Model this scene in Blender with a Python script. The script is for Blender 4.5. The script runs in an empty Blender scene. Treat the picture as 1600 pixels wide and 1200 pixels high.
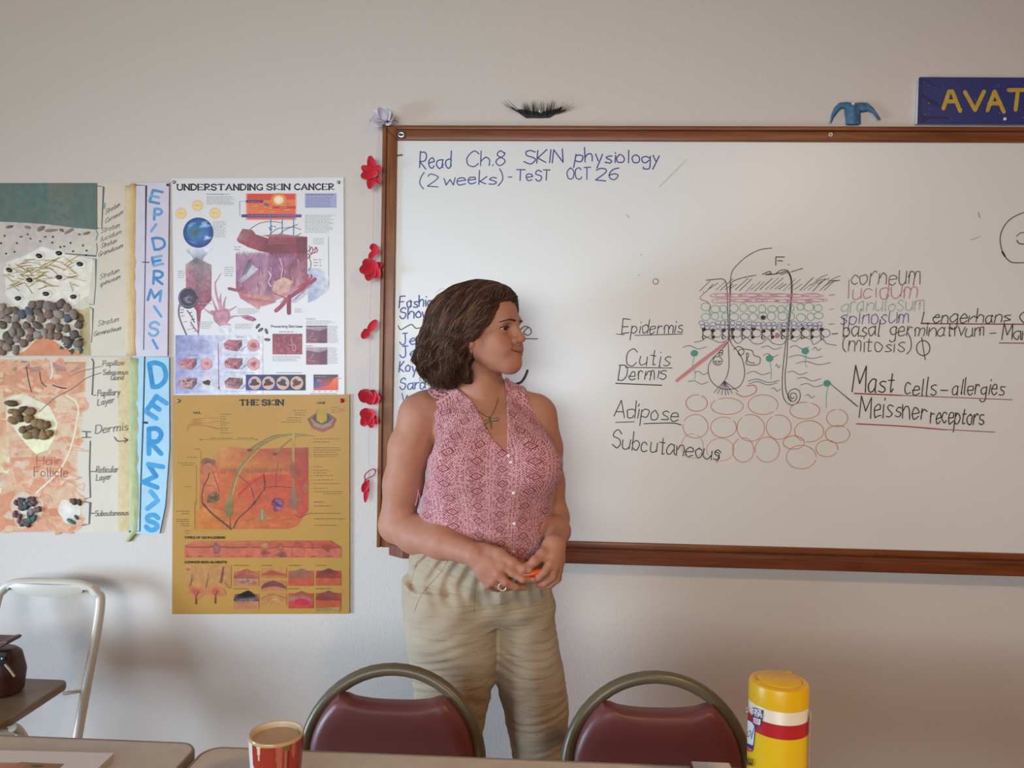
import bpy, bmesh, math, random
import numpy as np
from mathutils import Vector, Matrix

random.seed(7)
SC = bpy.context.scene
COL = SC.collection

# ------------------------------------------------------------------ camera
FPX = 1200.0                      # focal length in pixels of the 1600 wide frame
CAM = Vector((0.0, -2.2, 1.40))
YAW, PITCH, ROLL = math.radians(-2.65), math.radians(-1.0), math.radians(1.0)
Fw = Vector((math.sin(YAW) * math.cos(PITCH), math.cos(YAW) * math.cos(PITCH), math.sin(PITCH)))
R0 = Vector((math.cos(YAW), -math.sin(YAW), 0.0))
U0 = R0.cross(Fw)
Up = (U0 * math.cos(ROLL) - R0 * math.sin(ROLL)).normalized()
Rt = (R0 * math.cos(ROLL) + U0 * math.sin(ROLL)).normalized()
cd = bpy.data.cameras.new('camera')
cd.sensor_width = 36.0
cd.lens = FPX / 1600.0 * 36.0
cd.clip_start = 0.02
cam = bpy.data.objects.new('camera', cd)
COL.objects.link(cam)
cam.matrix_world = Matrix(((Rt.x, Up.x, -Fw.x, CAM.x), (Rt.y, Up.y, -Fw.y, CAM.y),
                           (Rt.z, Up.z, -Fw.z, CAM.z), (0, 0, 0, 1)))
SC.camera = cam


def ray(px, py):
    return Fw + Rt * ((px - 800.0) / FPX) - Up * ((py - 600.0) / FPX)


def at(px, py, Y=0.0):
    """the point where the sight line of a photo position meets the plane y = Y"""
    d = ray(px, py)
    return CAM + d * ((Y - CAM.y) / d.y)


def atz(px, py, Z):
    d = ray(px, py)
    return CAM + d * ((Z - CAM.z) / d.z)


# ------------------------------------------------------------------ world, light, exposure
w = bpy.data.worlds.new('world')
SC.world = w
w.use_nodes = True
bg = w.node_tree.nodes['Background']
bg.inputs[0].default_value = (0.75, 0.85, 1.0, 1)
bg.inputs[1].default_value = 0.6


def area(name, loc, target, sx, sy, power, color, spread=180):
    l = bpy.data.lights.new(name, 'AREA')
    l.shape = 'RECTANGLE'
    l.size, l.size_y = sx, sy
    l.energy = power
    l.color = color
    l.spread = math.radians(spread)
    o = bpy.data.objects.new(name, l)
    COL.objects.link(o)
    o.location = loc
    o.rotation_euler = (Vector(target) - Vector(loc)).to_track_quat('-Z', 'Y').to_euler()
    return o


area('window_daylight', (-1.50, -5.35, 1.75), (-0.75, 0, 1.62), 4.0, 1.5, 22.5, (0.93, 0.985, 1.0), 55)
area('side_window_daylight', (-3.80, -1.45, 0.75), (-0.45, -0.2, 0.62), 1.3, 1.0, 29, (0.60, 0.79, 1.0), 60)
area('ceiling_lamp_light', (1.36, -2.40, 2.66), (1.36, -2.4, 0), 0.30, 0.30, 34, (1.0, 0.60, 0.30))
SC.view_settings.view_transform = 'Standard'
SC.view_settings.look = 'None'
SC.view_settings.gamma = 1.0
SC.view_settings.use_curve_mapping = False
SC.view_settings.exposure = -0.17


# ------------------------------------------------------------------ helpers
def lin(c):
    """'#rrggbb' or 0-255 triple to linear rgb"""
    if isinstance(c, str):
        c = c.lstrip('#')
        c = [int(c[i:i + 2], 16) for i in (0, 2, 4)]
    r = []
    for v in c[:3]:
        v /= 255.0
        r.append(v / 12.92 if v <= 0.04045 else ((v + 0.055) / 1.055) ** 2.4)
    return tuple(r)


def tag(o, label=None, cat=None, group=None, kind=None):
    if label: o['label'] = label
    if cat: o['category'] = cat
    if group: o['group'] = group
    if kind: o['kind'] = kind
    return o


def empty(name, loc, label, cat, group=None, rz=0.0):
    o = bpy.data.objects.new(name, None)
    o.empty_display_size = 0.05
    COL.objects.link(o)
    o.location = loc
    o.rotation_euler = (0, 0, rz)
    return tag(o, label, cat, group)


def root_loc(o):
    v = Vector((0, 0, 0))
    while o is not None:
        v += o.location
        o = o.parent
    return v


class MB:
    """collects geometry for ONE mesh object"""

    def __init__(self):
        self.v, self.f, self.c, self.m = [], [], [], []
        self.col = (1, 1, 1)
        self.mi = 0

    def add(self, vs, fs, cols=None):
        b = len(self.v)
        self.v += [tuple(p) for p in vs]
        for i, f in enumerate(fs):
            self.f.append(tuple(b + k for k in f))
            if cols is None:
                self.c.append([self.col] * len(f))
            else:
                self.c.append([cols[k] for k in f])
            self.m.append(self.mi)
        return self

    def box(self, c, s, M=None, bev=0.0):
        x, y, z = s[0] / 2, s[1] / 2, s[2] / 2
        if bev <= 0:
            vs = [Vector((a * x, b * y, d * z)) for d in (-1, 1) for b in (-1, 1) for a in (-1, 1)]
            fs = [(0, 2, 3, 1), (4, 5, 7, 6), (0, 1, 5, 4), (2, 6, 7, 3), (0, 4, 6, 2), (1, 3, 7, 5)]
        else:
            bm = bmesh.new()
            bmesh.ops.create_cube(bm, size=1.0)
            bmesh.ops.scale(bm, vec=s, verts=bm.verts)
            bmesh.ops.bevel(bm, geom=bm.edges[:], offset=bev, segments=3, affect='EDGES', profile=0.5)
            bm.verts.index_update()
            vs = [v.co.copy() for v in bm.verts]
            fs = [tuple(v.index for v in f.verts) for f in bm.faces]
            bm.free()
        if M is not None:
            vs = [M @ v for v in vs]
        c = Vector(c)
        return self.add([v + c for v in vs], fs)

    def tube(self, path, r, seg=10, closed=False, caps=True, flat=1.0, up=None):
        """round tube along a list of points; r one radius or one per point"""
        P = [Vector(p) for p in path]
        n = len(P)
        if not hasattr(r, '__len__'):
            r = [r] * n
        T = []
        for i in range(n):
            a = P[(i - 1) % n] if (closed or i > 0) else P[i]
            b = P[(i + 1) % n] if (closed or i < n - 1) else P[i]
            t = (b - a)
            T.append(t.normalized() if t.length > 1e-9 else Vector((0, 0, 1)))
        if up is None:
            nv = T[0].orthogonal().normalized()
        else:
            nv = (Vector(up) - T[0] * Vector(up).dot(T[0])).normalized()
        vs = []
        for i in range(n):
            nv = (nv - T[i] * nv.dot(T[i]))
            nv = nv.normalized() if nv.length > 1e-6 else T[i].orthogonal().normalized()
            bv = T[i].cross(nv)
            for k in range(seg):
                a = 2 * math.pi * k / seg
                vs.append(P[i] + nv * (math.cos(a) * r[i]) + bv * (math.sin(a) * r[i] * flat))
        fs = []
        for i in range(n if closed else n - 1):
            j = (i + 1) % n
            for k in range(seg):
                k2 = (k + 1) % seg
                fs.append((i * seg + k, i * seg + k2, j * seg + k2, j * seg + k))
        if caps and not closed:
            fs.append(tuple(range(seg))[::-1])
            fs.append(tuple((n - 1) * seg + k for k in range(seg)))
        return self.add(vs, fs)

    def lathe(self, prof, seg=40, c=(0, 0, 0), M=None):
        """profile of (radius, height) turned about z"""
        vs, fs = [], []
        n = len(prof)
        for (r, z) in prof:
            for k in range(seg):
                a = 2 * math.pi * k / seg
                vs.append(Vector((r * math.cos(a), r * math.sin(a), z)))
        for i in range(n - 1):
            for k in range(seg):
                k2 = (k + 1) % seg
                fs.append((i * seg + k, i * seg + k2, (i + 1) * seg + k2, (i + 1) * seg + k))
        if M is not None:
            vs = [M @ v for v in vs]
        c = Vector(c)
        return self.add([v + c for v in vs], fs)

    def ball(self, c, s, M=None, nu=12, nv=8, lump=0.0, rng=None):
        vs, fs = [], []
        ph = [rng.random() * 6 for _ in range(6)] if lump else None
        for j in range(nv + 1):
            t = math.pi * j / nv
            for i in range(nu):
                a = 2 * math.pi * i / nu
                d = Vector((math.sin(t) * math.cos(a), math.sin(t) * math.sin(a), math.cos(t)))
                k = 1.0
                if lump:
                    k += lump * (math.sin(3 * d.x + ph[0]) * math.sin(2.5 * d.y + ph[1]) +
                                 math.sin(4 * d.z + ph[2]) * math.sin(3 * d.x + ph[3]))
                vs.append(Vector((d.x * s[0] * k, d.y * s[1] * k, d.z * s[2] * k)))
        for j in range(nv):
            for i in range(nu):
                i2 = (i + 1) % nu
                fs.append((j * nu + i, (j + 1) * nu + i, (j + 1) * nu + i2, j * nu + i2))
        if M is not None:
            vs = [M @ v for v in vs]
        c = Vector(c)
        return self.add([v + c for v in vs], fs)

    def prism(self, pts, d):
        """polygon of points, extruded by the vector d"""
        d = Vector(d)
        n = len(pts)
        vs = [Vector(p) for p in pts] + [Vector(p) + d for p in pts]
        fs = [tuple(range(n)), tuple(range(2 * n - 1, n - 1, -1))]
        for i in range(n):
            j = (i + 1) % n
            fs.append((i, i + n, j + n, j))
        return self.add(vs, fs)

    def build(self, name, mat, parent=None, world=True, smooth=False, loc=None, bevel=0.0):
        me = bpy.data.meshes.new(name)
        off = Vector((0, 0, 0))
        if parent is not None and world:
            off = root_loc(parent)
        if parent is None and loc is not None:
            off = Vector(loc)
        vs = [(p[0] - off.x, p[1] - off.y, p[2] - off.z) for p in self.v]
        me.from_pydata(vs, [], self.f)
        ca = me.color_attributes.new('Col', 'FLOAT_COLOR', 'CORNER')
        buf = []
        for f in self.c:
            for c in f:
                buf += [c[0], c[1], c[2], 1.0]
        ca.data.foreach_set('color', buf)
        mats = mat if isinstance(mat, (list, tuple)) else [mat]
        for m in mats:
            me.materials.append(m)
        if len(mats) > 1:
            me.polygons.foreach_set('material_index', self.m)
        bm = bmesh.new()
        bm.from_mesh(me)
        bmesh.ops.recalc_face_normals(bm, faces=bm.faces)
        bm.to_mesh(me)
        bm.free()
        if smooth:
            me.polygons.foreach_set('use_smooth', [True] * len(me.polygons))
            try:
                me.set_sharp_from_angle(angle=math.radians(40))
            except Exception:
                pass
        me.update()
        o = bpy.data.objects.new(name, me)
        COL.objects.link(o)
        if parent is not None:
            o.parent = parent
        elif loc is not None:
            o.location = loc
        if bevel:
            b = o.modifiers.new('bevel', 'BEVEL')
            b.width = bevel
            b.segments = 2
            b.limit_method = 'ANGLE'
        return o


def spline(pts, n=6, closed=False):
    """Catmull-Rom through the points; a doubled point makes a corner"""
    P = [np.array(p, float) for p in pts]
    N = len(P)
    out = []
    for i in range(N if closed else N - 1):
        p1, p2 = P[i], P[(i + 1) % N]
        if np.allclose(p1, p2):
            continue
        p0 = P[i - 1] if (i > 0 or closed) else p1
        p3 = P[(i + 2) % N] if (i + 2 < N or closed) else p2
        for k in range(n):
            t = k / n
            out.append(0.5 * ((2 * p1) + (-p0 + p2) * t + (2 * p0 - 5 * p1 + 4 * p2 - p3) * t * t +
                              (-p0 + 3 * p1 - 3 * p2 + p3) * t ** 3))
    if not closed:
        out.append(P[-1])
    return out


MATS = {}


def mat(name, color=(0.8, 0.8, 0.8), rough=0.6, metal=0.0, spec=0.5, attr=False, noise=None, bump=None, mottled=None,
        sheen=0.0, sss=0.0, coat=0.0):
    """principled material; attr: colour from the mesh's own print; noise=(scale, amount) mottles the colour;
    bump=(scale, strength, distance)"""
    if name in MATS:
        return MATS[name]
    m = bpy.data.materials.new(name)
    m.use_nodes = True
    nt = m.node_tree
    b = nt.nodes['Principled BSDF']
    b.inputs['Base Color'].default_value = (*color, 1)
    b.inputs['Roughness'].default_value = rough
    b.inputs['Metallic'].default_value = metal
    b.inputs['Specular IOR Level'].default_value = spec
    if coat: b.inputs['Coat Weight'].default_value = coat
    if sheen: b.inputs['Sheen Weight'].default_value = sheen
    if sss:
        b.inputs['Subsurface Weight'].default_value = sss
        b.inputs['Subsurface Radius'].default_value = (0.012, 0.005, 0.003)
        b.inputs['Subsurface Scale'].default_value = 0.6
    tc = nt.nodes.new('ShaderNodeTexCoord')
    src = None
    if attr:
        a = nt.nodes.new('ShaderNodeAttribute')
        a.attribute_name = 'Col'
        src = a.outputs['Color']
        nt.links.new(src, b.inputs['Base Color'])
    if noise:
        n = nt.nodes.new('ShaderNodeTexNoise')
        n.inputs['Scale'].default_value = noise[0]
        n.inputs['Detail'].default_value = 5
        nt.links.new(tc.outputs['Object'], n.inputs['Vector'])
        r = nt.nodes.new('ShaderNodeMapRange')
        r.inputs['From Min'].default_value = 0.3
        r.inputs['From Max'].default_value = 0.7
        r.inputs['To Min'].default_value = 1 - noise[1]
        r.inputs['To Max'].default_value = 1 + noise[1]
        nt.links.new(n.outputs['Fac'], r.inputs['Value'])
        mx = nt.nodes.new('ShaderNodeVectorMath')
        mx.operation = 'SCALE'
        if src is not None:
            nt.links.new(src, mx.inputs[0])
        else:
            mx.inputs[0].default_value = color
        nt.links.new(r.outputs[0], mx.inputs['Scale'])
        nt.links.new(mx.outputs[0], b.inputs['Base Color'])
    if bump:
        n = nt.nodes.new('ShaderNodeTexNoise')
        n.inputs['Scale'].default_value = bump[0]
        n.inputs['Detail'].default_value = 4
        nt.links.new(tc.outputs['Object'], n.inputs['Vector'])
        bp = nt.nodes.new('ShaderNodeBump')
        bp.inputs['Strength'].default_value = bump[1]
        bp.inputs['Distance'].default_value = bump[2]
        nt.links.new(n.outputs['Fac'], bp.inputs['Height'])
        nt.links.new(bp.outputs[0], b.inputs['Normal'])
    MATS[name] = m
    return m


def wood(name, c1, c2, axis, rough=0.35):
    """grain running along one axis"""
    if name in MATS:
        return MATS[name]
    m = mat(name, lin(c1), rough, spec=0.4)
    nt = m.node_tree
    b = nt.nodes['Principled BSDF']
    tc = nt.nodes.new('ShaderNodeTexCoord')
    mp = nt.nodes.new('ShaderNodeMapping')
    s = [60, 60, 60]
    s[axis] = 3.0
    mp.inputs['Scale'].default_value = s
    nt.links.new(tc.outputs['Object'], mp.inputs['Vector'])
    n = nt.nodes.new('ShaderNodeTexNoise')
    n.inputs['Scale'].default_value = 1.6
    n.inputs['Detail'].default_value = 6
    n.inputs['Distortion'].default_value = 1.0
    nt.links.new(mp.outputs[0], n.inputs['Vector'])
    r = nt.nodes.new('ShaderNodeValToRGB')
    r.color_ramp.elements[0].position = 0.32
    r.color_ramp.elements[0].color = (*lin(c2), 1)
    r.color_ramp.elements[1].position = 0.66
    r.color_ramp.elements[1].color = (*lin(c1), 1)
    nt.links.new(n.outputs['Fac'], r.inputs[0])
    nt.links.new(r.outputs[0], b.inputs['Base Color'])
    return m


# ------------------------------------------------------------------ drawing and lettering on flat sheets
GL = {
 'a': "8,9 5,10 1,8 0,4 2,0 5,0 8,4|8,10 8,10 8,2 9,0", 'b': "0,18 0,18 0,0|0,7 3,10 7,8 8,5 6,1 3,0 0,2",
 'c': "7,8 4,10 1,8 0,5 1,1 4,0 7,2", 'd': "8,8 5,10 1,8 0,4 2,0 5,0 8,3|8,18 8,18 8,0",
 'e': "0,5 0,5 8,6 8,6 7,9 4,10 1,8 0,4 2,0 5,0 8,2", 'f': "6,17 4,18 3,15 3,0|0,10 0,10 6,10",
 'g': "8,8 5,10 1,8 0,5 2,1 5,1 8,4|8,10 8,10 8,-4 6,-8 2,-8 0,-6", 'h': "0,18 0,18 0,0|0,6 3,10 6,10 8,7 8,0",
 'i': "1,10 1,10 1,0|1,14 1,15", 'k': "0,18 0,18 0,0|7,10 7,10 0,4 0,4 7,0", 'l': "1,18 1,18 1,1 2,0",
 'm': "0,10 0,10 0,0|0,6 2,10 5,10 6,7 6,0|6,6 8,10 11,10 12,7 12,0", 'n': "0,10 0,10 0,0|0,6 3,10 6,10 8,7 8,0",
 'o': "4,10 1,8 0,5 1,1 4,0 7,1 8,5 7,8 4,10", 'p': "0,10 0,10 0,-8|0,7 3,10 7,8 8,5 6,1 3,0 0,2",
 'r': "0,10 0,10 0,0|0,6 3,10 6,9", 's': "7,9 4,10 1,8 2,6 6,4 7,2 4,0 0,1", 't': "3,16 3,16 3,2 4,0 6,1|0,11 0,11 6,11",
 'u': "0,10 0,10 0,3 2,0 5,0 8,3|8,10 8,10 8,0", 'v': "0,10 0,10 4,0 4,0 8,10",
 'w': "0,10 0,10 3,0 3,0 6,8 6,8 9,0 9,0 11,10", 'y': "0,10 0,10 4,1|8,10 8,10 2,-8",
 'A': "0,0 0,0 6,18 6,18 12,0|2,6 2,6 10,6", 'B': "0,18 0,18 0,0|0,18 6,18 8,14 6,10 0,10|6,10 10,5 6,0 0,0",
 'C': "11,15 7,18 2,15 0,9 2,2 7,0 11,3",
 'D': "0,18 0,18 0,0|0,18 5,18 10,14 10,5 5,0 0,0", 'E': "10,18 10,18 0,18 0,18 0,0 0,0 10,0|0,9 0,9 8,9",
 'F': "9,18 9,18 0,18 0,18 0,0|0,9 0,9 7,9", 'G': "11,15 7,18 2,15 0,9 2,2 7,0 11,2 11,2 11,7 11,7 7,7",
 'H': "0,18 0,18 0,0|10,18 10,18 10,0|0,9 0,9 10,9", 'I': "1,18 1,18 1,0", 'J': "8,18 8,18 8,4 5,0 2,0 0,3|4,18 4,18 11,18",
 'K': "0,18 0,18 0,0|9,18 9,18 0,7 0,7 9,0", 'L': "0,18 0,18 0,0 0,0 9,0",
 'M': "0,0 0,0 1,18 1,18 7,5 7,5 13,18 13,18 14,0", 'N': "0,0 0,0 0,18 0,18 10,0 10,0 10,18",
 'O': "6,18 2,16 0,9 2,2 6,0 10,2 12,9 10,16 6,18", 'P': "0,18 0,18 0,0|0,18 6,18 9,14 6,9 0,9",
 'R': "0,0 0,0 0,18|0,18 6,18 9,14 6,9 0,9 0,9 9,0", 'S': "10,15 6,18 1,16 1,11 8,8 10,4 7,0 3,0 0,3",
 'T': "6,18 6,18 6,0|0,18 0,18 12,18", 'U': "0,18 0,18 0,5 3,0 7,0 10,5 10,18", 'V': "0,18 0,18 6,0 6,0 12,18",
 'W': "0,18 0,18 4,0 4,0 8,14 8,14 12,0 12,0 16,18", 'X': "0,18 0,18 10,0|10,18 10,18 0,0",
 'Y': "0,18 0,18 5,8 5,8 5,0|10,18 10,18 5,8",
 '8': "8,14 5,18 1,16 1,12 7,7 8,3 4,0 0,3 1,7 7,12 8,15", '2': "0,14 3,18 8,16 8,11 0,0 0,0 10,0",
 '6': "8,17 3,14 0,6 2,0 7,0 8,5 5,8 1,6", '1': "0,14 0,14 3,18 3,18 3,0",
 '(': "4,20 0,13 0,4 4,-3", ')': "0,20 4,13 4,4 0,-3", '-': "0,7 0,7 8,7", '.': "1,0 1,1", ' ': "",
}
GLYPH = {}
for ch, s in GL.items():
    st = []
    for part in s.split('|'):
        if part:
            st.append([tuple(float(q) for q in p.split(',')) for p in part.split()])
    wd = max([p[0] for q in st for p in q]) if st else 5
    GLYPH[ch] = (wd, st)


class Sheet:
    """draws on a flat sheet hanging in the plane y = Y; T turns drawing coordinates into photo coordinates"""

    def __init__(self, Y, T=None, step=2.2e-6):
        self.Y = Y
        self.T = T or (lambda u, v: (u, v))
        self.k = 0
        self.step = step
        self.mb = MB()
        self.hold = False
        self.wk = 1.0
        self.wob = 0.0

    def up(self):
        if not self.hold:
            self.k += 1

    def part(self):
        self.mb = MB()
        return self.mb

    def P(self, u, v):
        x, y = self.T(u, v)
        return at(x, y, self.Y - self.k * self.step)

    def poly(self, pts, col, cols=None):
        self.up()
        self.mb.col = lin(col) if col is not None else (1, 1, 1)
        self.mb.add([self.P(*p) for p in pts], [tuple(range(len(pts)))], [lin(c) for c in cols] if cols else None)

    def rect(self, x0, y0, x1, y1, col, cols=None):
        self.poly([(x0, y0), (x1, y0), (x1, y1), (x0, y1)], col, cols)

    def fan(self, pts, c, col_in, col_out):
        self.up()
        n = len(pts)
        vs = [self.P(*c)] + [self.P(*p) for p in pts]
        self.mb.add(vs, [(0, 1 + i, 1 + (i + 1) % n) for i in range(n)], [lin(col_in)] + [lin(col_out)] * n)

    def oval(self, cx, cy, rx, ry, col, col2=None, n=22, rot=0.0, wob=0.0):
        pts = []
        p0 = random.random() * 6
        for i in range(n):
            a = 2 * math.pi * i / n
            k = 1 + wob * (math.sin(3 * a + p0) + 0.6 * math.sin(5 * a + 2 * p0))
            x, y = rx * k * math.cos(a), ry * k * math.sin(a)
            pts.append((cx + x * math.cos(rot) - y * math.sin(rot), cy + x * math.sin(rot) + y * math.cos(rot)))
        self.fan(pts, (cx, cy), col, col2 or col)

    def ring(self, cx, cy, rx, ry, wd, col, a0=0.0, a1=6.283, n=22, rot=0.0):
        pts = []
        for i in range(n + 1):
            a = a0 + (a1 - a0) * i / n
            x, y = rx * math.cos(a), ry * math.sin(a)
            pts.append((cx + x * math.cos(rot) - y * math.sin(rot), cy + x * math.sin(rot) + y * math.cos(rot)))
        self.line(pts, wd, col, smooth=False)

    def line(self, pts, wd, col, smooth=True, taper=0.0):
        """a pen stroke with round ends"""
        self.up()
        self.mb.col = lin(col)
        q = spline(pts, 6) if (smooth and len(pts) > 2) else [np.array(p, float) for p in pts]
        q = [q[0]] + [b for a, b in zip(q, q[1:]) if np.linalg.norm(b - a) > 1e-6]
        n = len(q)
        h = wd * self.wk / 2
        if n == 1:
            self.mb.add([self.P(q[0][0] + h * math.cos(a * math.pi / 4), q[0][1] + h * math.sin(a * math.pi / 4)) for a in range(8)],
                        [tuple(range(8))])
            return
        L, R = [], []
        for i in range(n):
            a = q[max(i - 1, 0)]
            b = q[min(i + 1, n - 1)]
            t = b - a
            ln = np.linalg.norm(t)
            t = t / ln if ln > 1e-9 else np.array([1.0, 0])
            m = np.array([-t[1], t[0]])
            hh = h * (1 - taper * i / (n - 1))
            if 0 < i < n - 1:
                t1 = q[i] - q[i - 1]
                t1 = t1 / np.linalg.norm(t1)
                c = max(0.5, abs(np.dot(m, np.array([-t1[1], t1[0]]))))
                hh = hh / c
            L.append(q[i] + m * hh)
            R.append(q[i] - m * hh)
        vs = [self.P(*p) for p in L] + [self.P(*p) for p in R]
        fs = [(i, i + 1, n + i + 1, n + i) for i in range(n - 1)]
        self.mb.add(vs, fs)
        for e, s in ((q[0], q[0] - q[1]), (q[-1], q[-1] - q[-2])):
            hh = h if e is q[0] else h * (1 - taper)
            ln = np.linalg.norm(s)
            a0 = math.atan2(s[1], s[0])
            pts2 = [(e[0] + hh * math.cos(a0 + k), e[1] + hh * math.sin(a0 + k)) for k in (-1.57, -0.9, -0.3, 0.3, 0.9, 1.57)]
            self.mb.add([self.P(*p) for p in pts2], [tuple(range(6))])

    def text(self, s, x0, y0, x1, h, wd, col, slant=0.0, dy=0.0, jit=0.0, gap=3.0, slab=0.0):
        """single-stroke lettering: baseline from (x0,y0) to (x1,y0+dy), h = height of a small letter"""
        self.up()
        self.hold = True
        base, ns = self.k, 0
        tot = sum(GLYPH[c][0] for c in s) + gap * (len(s) - 1)
        k = (x1 - x0) / tot
        kv = h / 10.0
        pen = 0.0
        rot = dy / (x1 - x0)
        rng = random.Random(len(s) * 31 + int(x0))
        for c in s:
            wdt, strokes = GLYPH[c]
            jy = rng.uniform(-jit, jit)
            js = 1 + rng.uniform(-jit, jit) * 0.08
            for st in strokes:
                subs, last, dq = [[]], None, (0, 0)
                sh_ = (rng.gauss(0, self.wob), rng.gauss(0, self.wob))
                for (gx, gy) in st:
                    rep = (gx, gy) == last
                    if not rep:
                        dq = (rng.gauss(0, self.wob) + sh_[0], rng.gauss(0, self.wob) + sh_[1])
                    last = (gx, gy)
                    qx, qy = gx + dq[0], gy + dq[1]
                    p = (x0 + (pen + qx) * k + slant * qy * kv, y0 - qy * kv * js + jy + rot * (pen + qx) * k)
                    if rep and len(subs[-1]) > 1:
                        subs.append([p])
                    elif not rep:
                        subs[-1].append(p)
                for q in subs:
                    if len(q) < 2:
                        continue
                    ns += 1
                    self.k = base + ns % 12
                    w_ = wd
                    if slab and len(q) == 2:
                        ddx, ddy = abs(q[1][0] - q[0][0]), abs(q[1][1] - q[0][1])
                        w_ = wd * (.45 if ddx > ddy else (1.0 if ddx < .2 * ddy else .85))
                    elif slab:
                        w_ = wd * .82
                    self.line(q, w_, col)
                if slab:
                    for (gx, gy) in (st[0], st[-1]):
                        if gy in (0.0, 18.0):
                            ns += 1
                            self.k = base + ns % 12
                            cx, cy = x0 + (pen + gx) * k, y0 - gy * kv
                            cy += -slab / 2 if gy == 0 else slab / 2
                            b = wd * 0.8
                            self.rect(cx - b, cy - slab / 2, cx + b, cy + slab / 2, col)
            pen += wdt + gap
        self.k = base + 12
        self.hold = False

    def fine(self, x0, y0, x1, y1, rows, col, wd=None, ragged=0.25):
        """a block of print too small to read: rows of short dashes"""
        rng = random.Random(int(x0 * 7 + y0 * 3))
        self.up()
        self.hold = True
        st = (y1 - y0) / rows
        wd = wd or st * 0.36
        for r in range(rows):
            y = y0 + st * (r + 0.5)
            x = x0
            xe = x1 - (x1 - x0) * rng.random() * ragged
            while x < xe:
                l = st * rng.uniform(0.8, 2.6)
                self.rect(x, y - wd / 2, min(x + l, xe), y + wd / 2, col)
                x += l + st * 0.5
        self.hold = False


def tr(x0, y0, s):
    return lambda u, v: (x0 + u * s, y0 + v * s)

# ------------------------------------------------------------------ the room
WALL = mat('wall_paint', lin('#d8d1ca'), 0.75, spec=0.25, bump=(150, 0.30, 0.004))
RX0, RX1, RY0, RZ = -3.9, 3.6, -5.6, 2.75


def slab(name, lo, hi, m, kind='structure'):
    b = MB()
    lo, hi = Vector(lo), Vector(hi)
    b.box((lo + hi) / 2, hi - lo)
    o = b.build(name, m, loc=(lo + hi) / 2)
    o['kind'] = kind
    return o


slab('wall_back', (RX0, 0, 0), (RX1, 0.12, RZ), WALL)
TAN = mat('tan_wall_paint', lin('#b0814f'), 0.8)
slab('wall_left', (RX0 - 0.12, RY0, 0), (RX0, 0.12, RZ), TAN)
slab('wall_right', (RX1, RY0, 0), (RX1 + 0.12, 0.12, RZ), TAN)
slab('floor', (RX0 - 0.12, RY0 - 0.12, -0.1), (RX1 + 0.12, 0.12, 0), mat('floor_tile', lin('#8c6238'), 0.35, noise=(6, 0.12)))
slab('ceiling', (RX0 - 0.12, RY0 - 0.12, RZ), (RX1 + 0.12, 0.12, RZ + 0.1), mat('ceiling_paint', lin('#cfc3b4'), 0.9))
# the wall behind the viewer, with the window that lights the room
b = MB()
WX0, WX1, WZ0, WZ1 = -3.55, 0.85, 0.95, 2.65
for lo, hi in (((RX0, 0), (WX0, RZ)), ((WX1, 0), (RX1, RZ)), ((WX0, 0), (WX1, WZ0)), ((WX0, WZ1), (WX1, RZ))):
    b.box(((lo[0] + hi[0]) / 2, RY0 - 0.06, (lo[1] + hi[1]) / 2), (hi[0] - lo[0], 0.12, hi[1] - lo[1]))
o = b.build('wall_front', TAN)
o['kind'] = 'structure'
b = MB()
for x in (WX0, WX0 + 1.47, WX0 + 2.93, WX1):
    b.box((x, RY0 - 0.02, (WZ0 + WZ1) / 2), (0.05, 0.06, WZ1 - WZ0))
for z in (WZ0, WZ1):
    b.box(((WX0 + WX1) / 2, RY0 - 0.02, z), (WX1 - WX0, 0.06, 0.05))
o = b.build('window_1', mat('window_white', lin('#dddddd'), 0.5))
o['kind'] = 'structure'
slab('baseboard_back', (RX0, -0.012, 0), (RX1, 0, 0.09), mat('vinyl_base', lin('#5b5148'), 0.5))

# ceiling lamp whose glare shows on the whiteboard
lamp = empty('ceiling_lamp', (1.36, -2.4, RZ), 'small square ceiling lamp hanging above the tables', 'lamp')
b = MB(); b.box((1.36, -2.4, RZ - 0.025), (0.36, 0.36, 0.05)); b.build('housing', mat('window_white'), lamp)
b = MB(); b.box((1.36, -2.4, RZ - 0.055), (0.32, 0.32, 0.012))
em = mat('lamp_diffuser', (1, 0.9, 0.75), 0.4)
em.node_tree.nodes['Principled BSDF'].inputs['Emission Color'].default_value = (1, 0.82, 0.6, 1)
em.node_tree.nodes['Principled BSDF'].inputs['Emission Strength'].default_value = 6
b.build('diffuser', em, lamp)

# ------------------------------------------------------------------ whiteboard
YB = -0.012                                       # face of the board
pTL = at(598, 196, -0.02)
BX0, BZ1 = pTL.x, pTL.z
BX1 = BX0 + 2.44
BZ0 = at(594, 855, -0.02).z
RW = 0.041
wb = empty('whiteboard', (BX0 + 1.22, 0, BZ0), 'large white marker board in a brown wooden frame on the wall', 'whiteboard')
WH = wood('frame_wood_across', '#8a5230', '#6f3d22', 0)
WV = wood('frame_wood_upright', '#93603a', '#774524', 2)
b = MB()
b.box(((BX0 + BX1) / 2, YB / 2, (BZ0 + BZ1) / 2), (BX1 - BX0 - 0.02, -YB, BZ1 - BZ0 - 0.02))
wbm = mat('board_enamel', lin('#e4e6e5'), 0.36, spec=0.5, coat=0.0)
b.build('writing_surface', wbm, wb)


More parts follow.
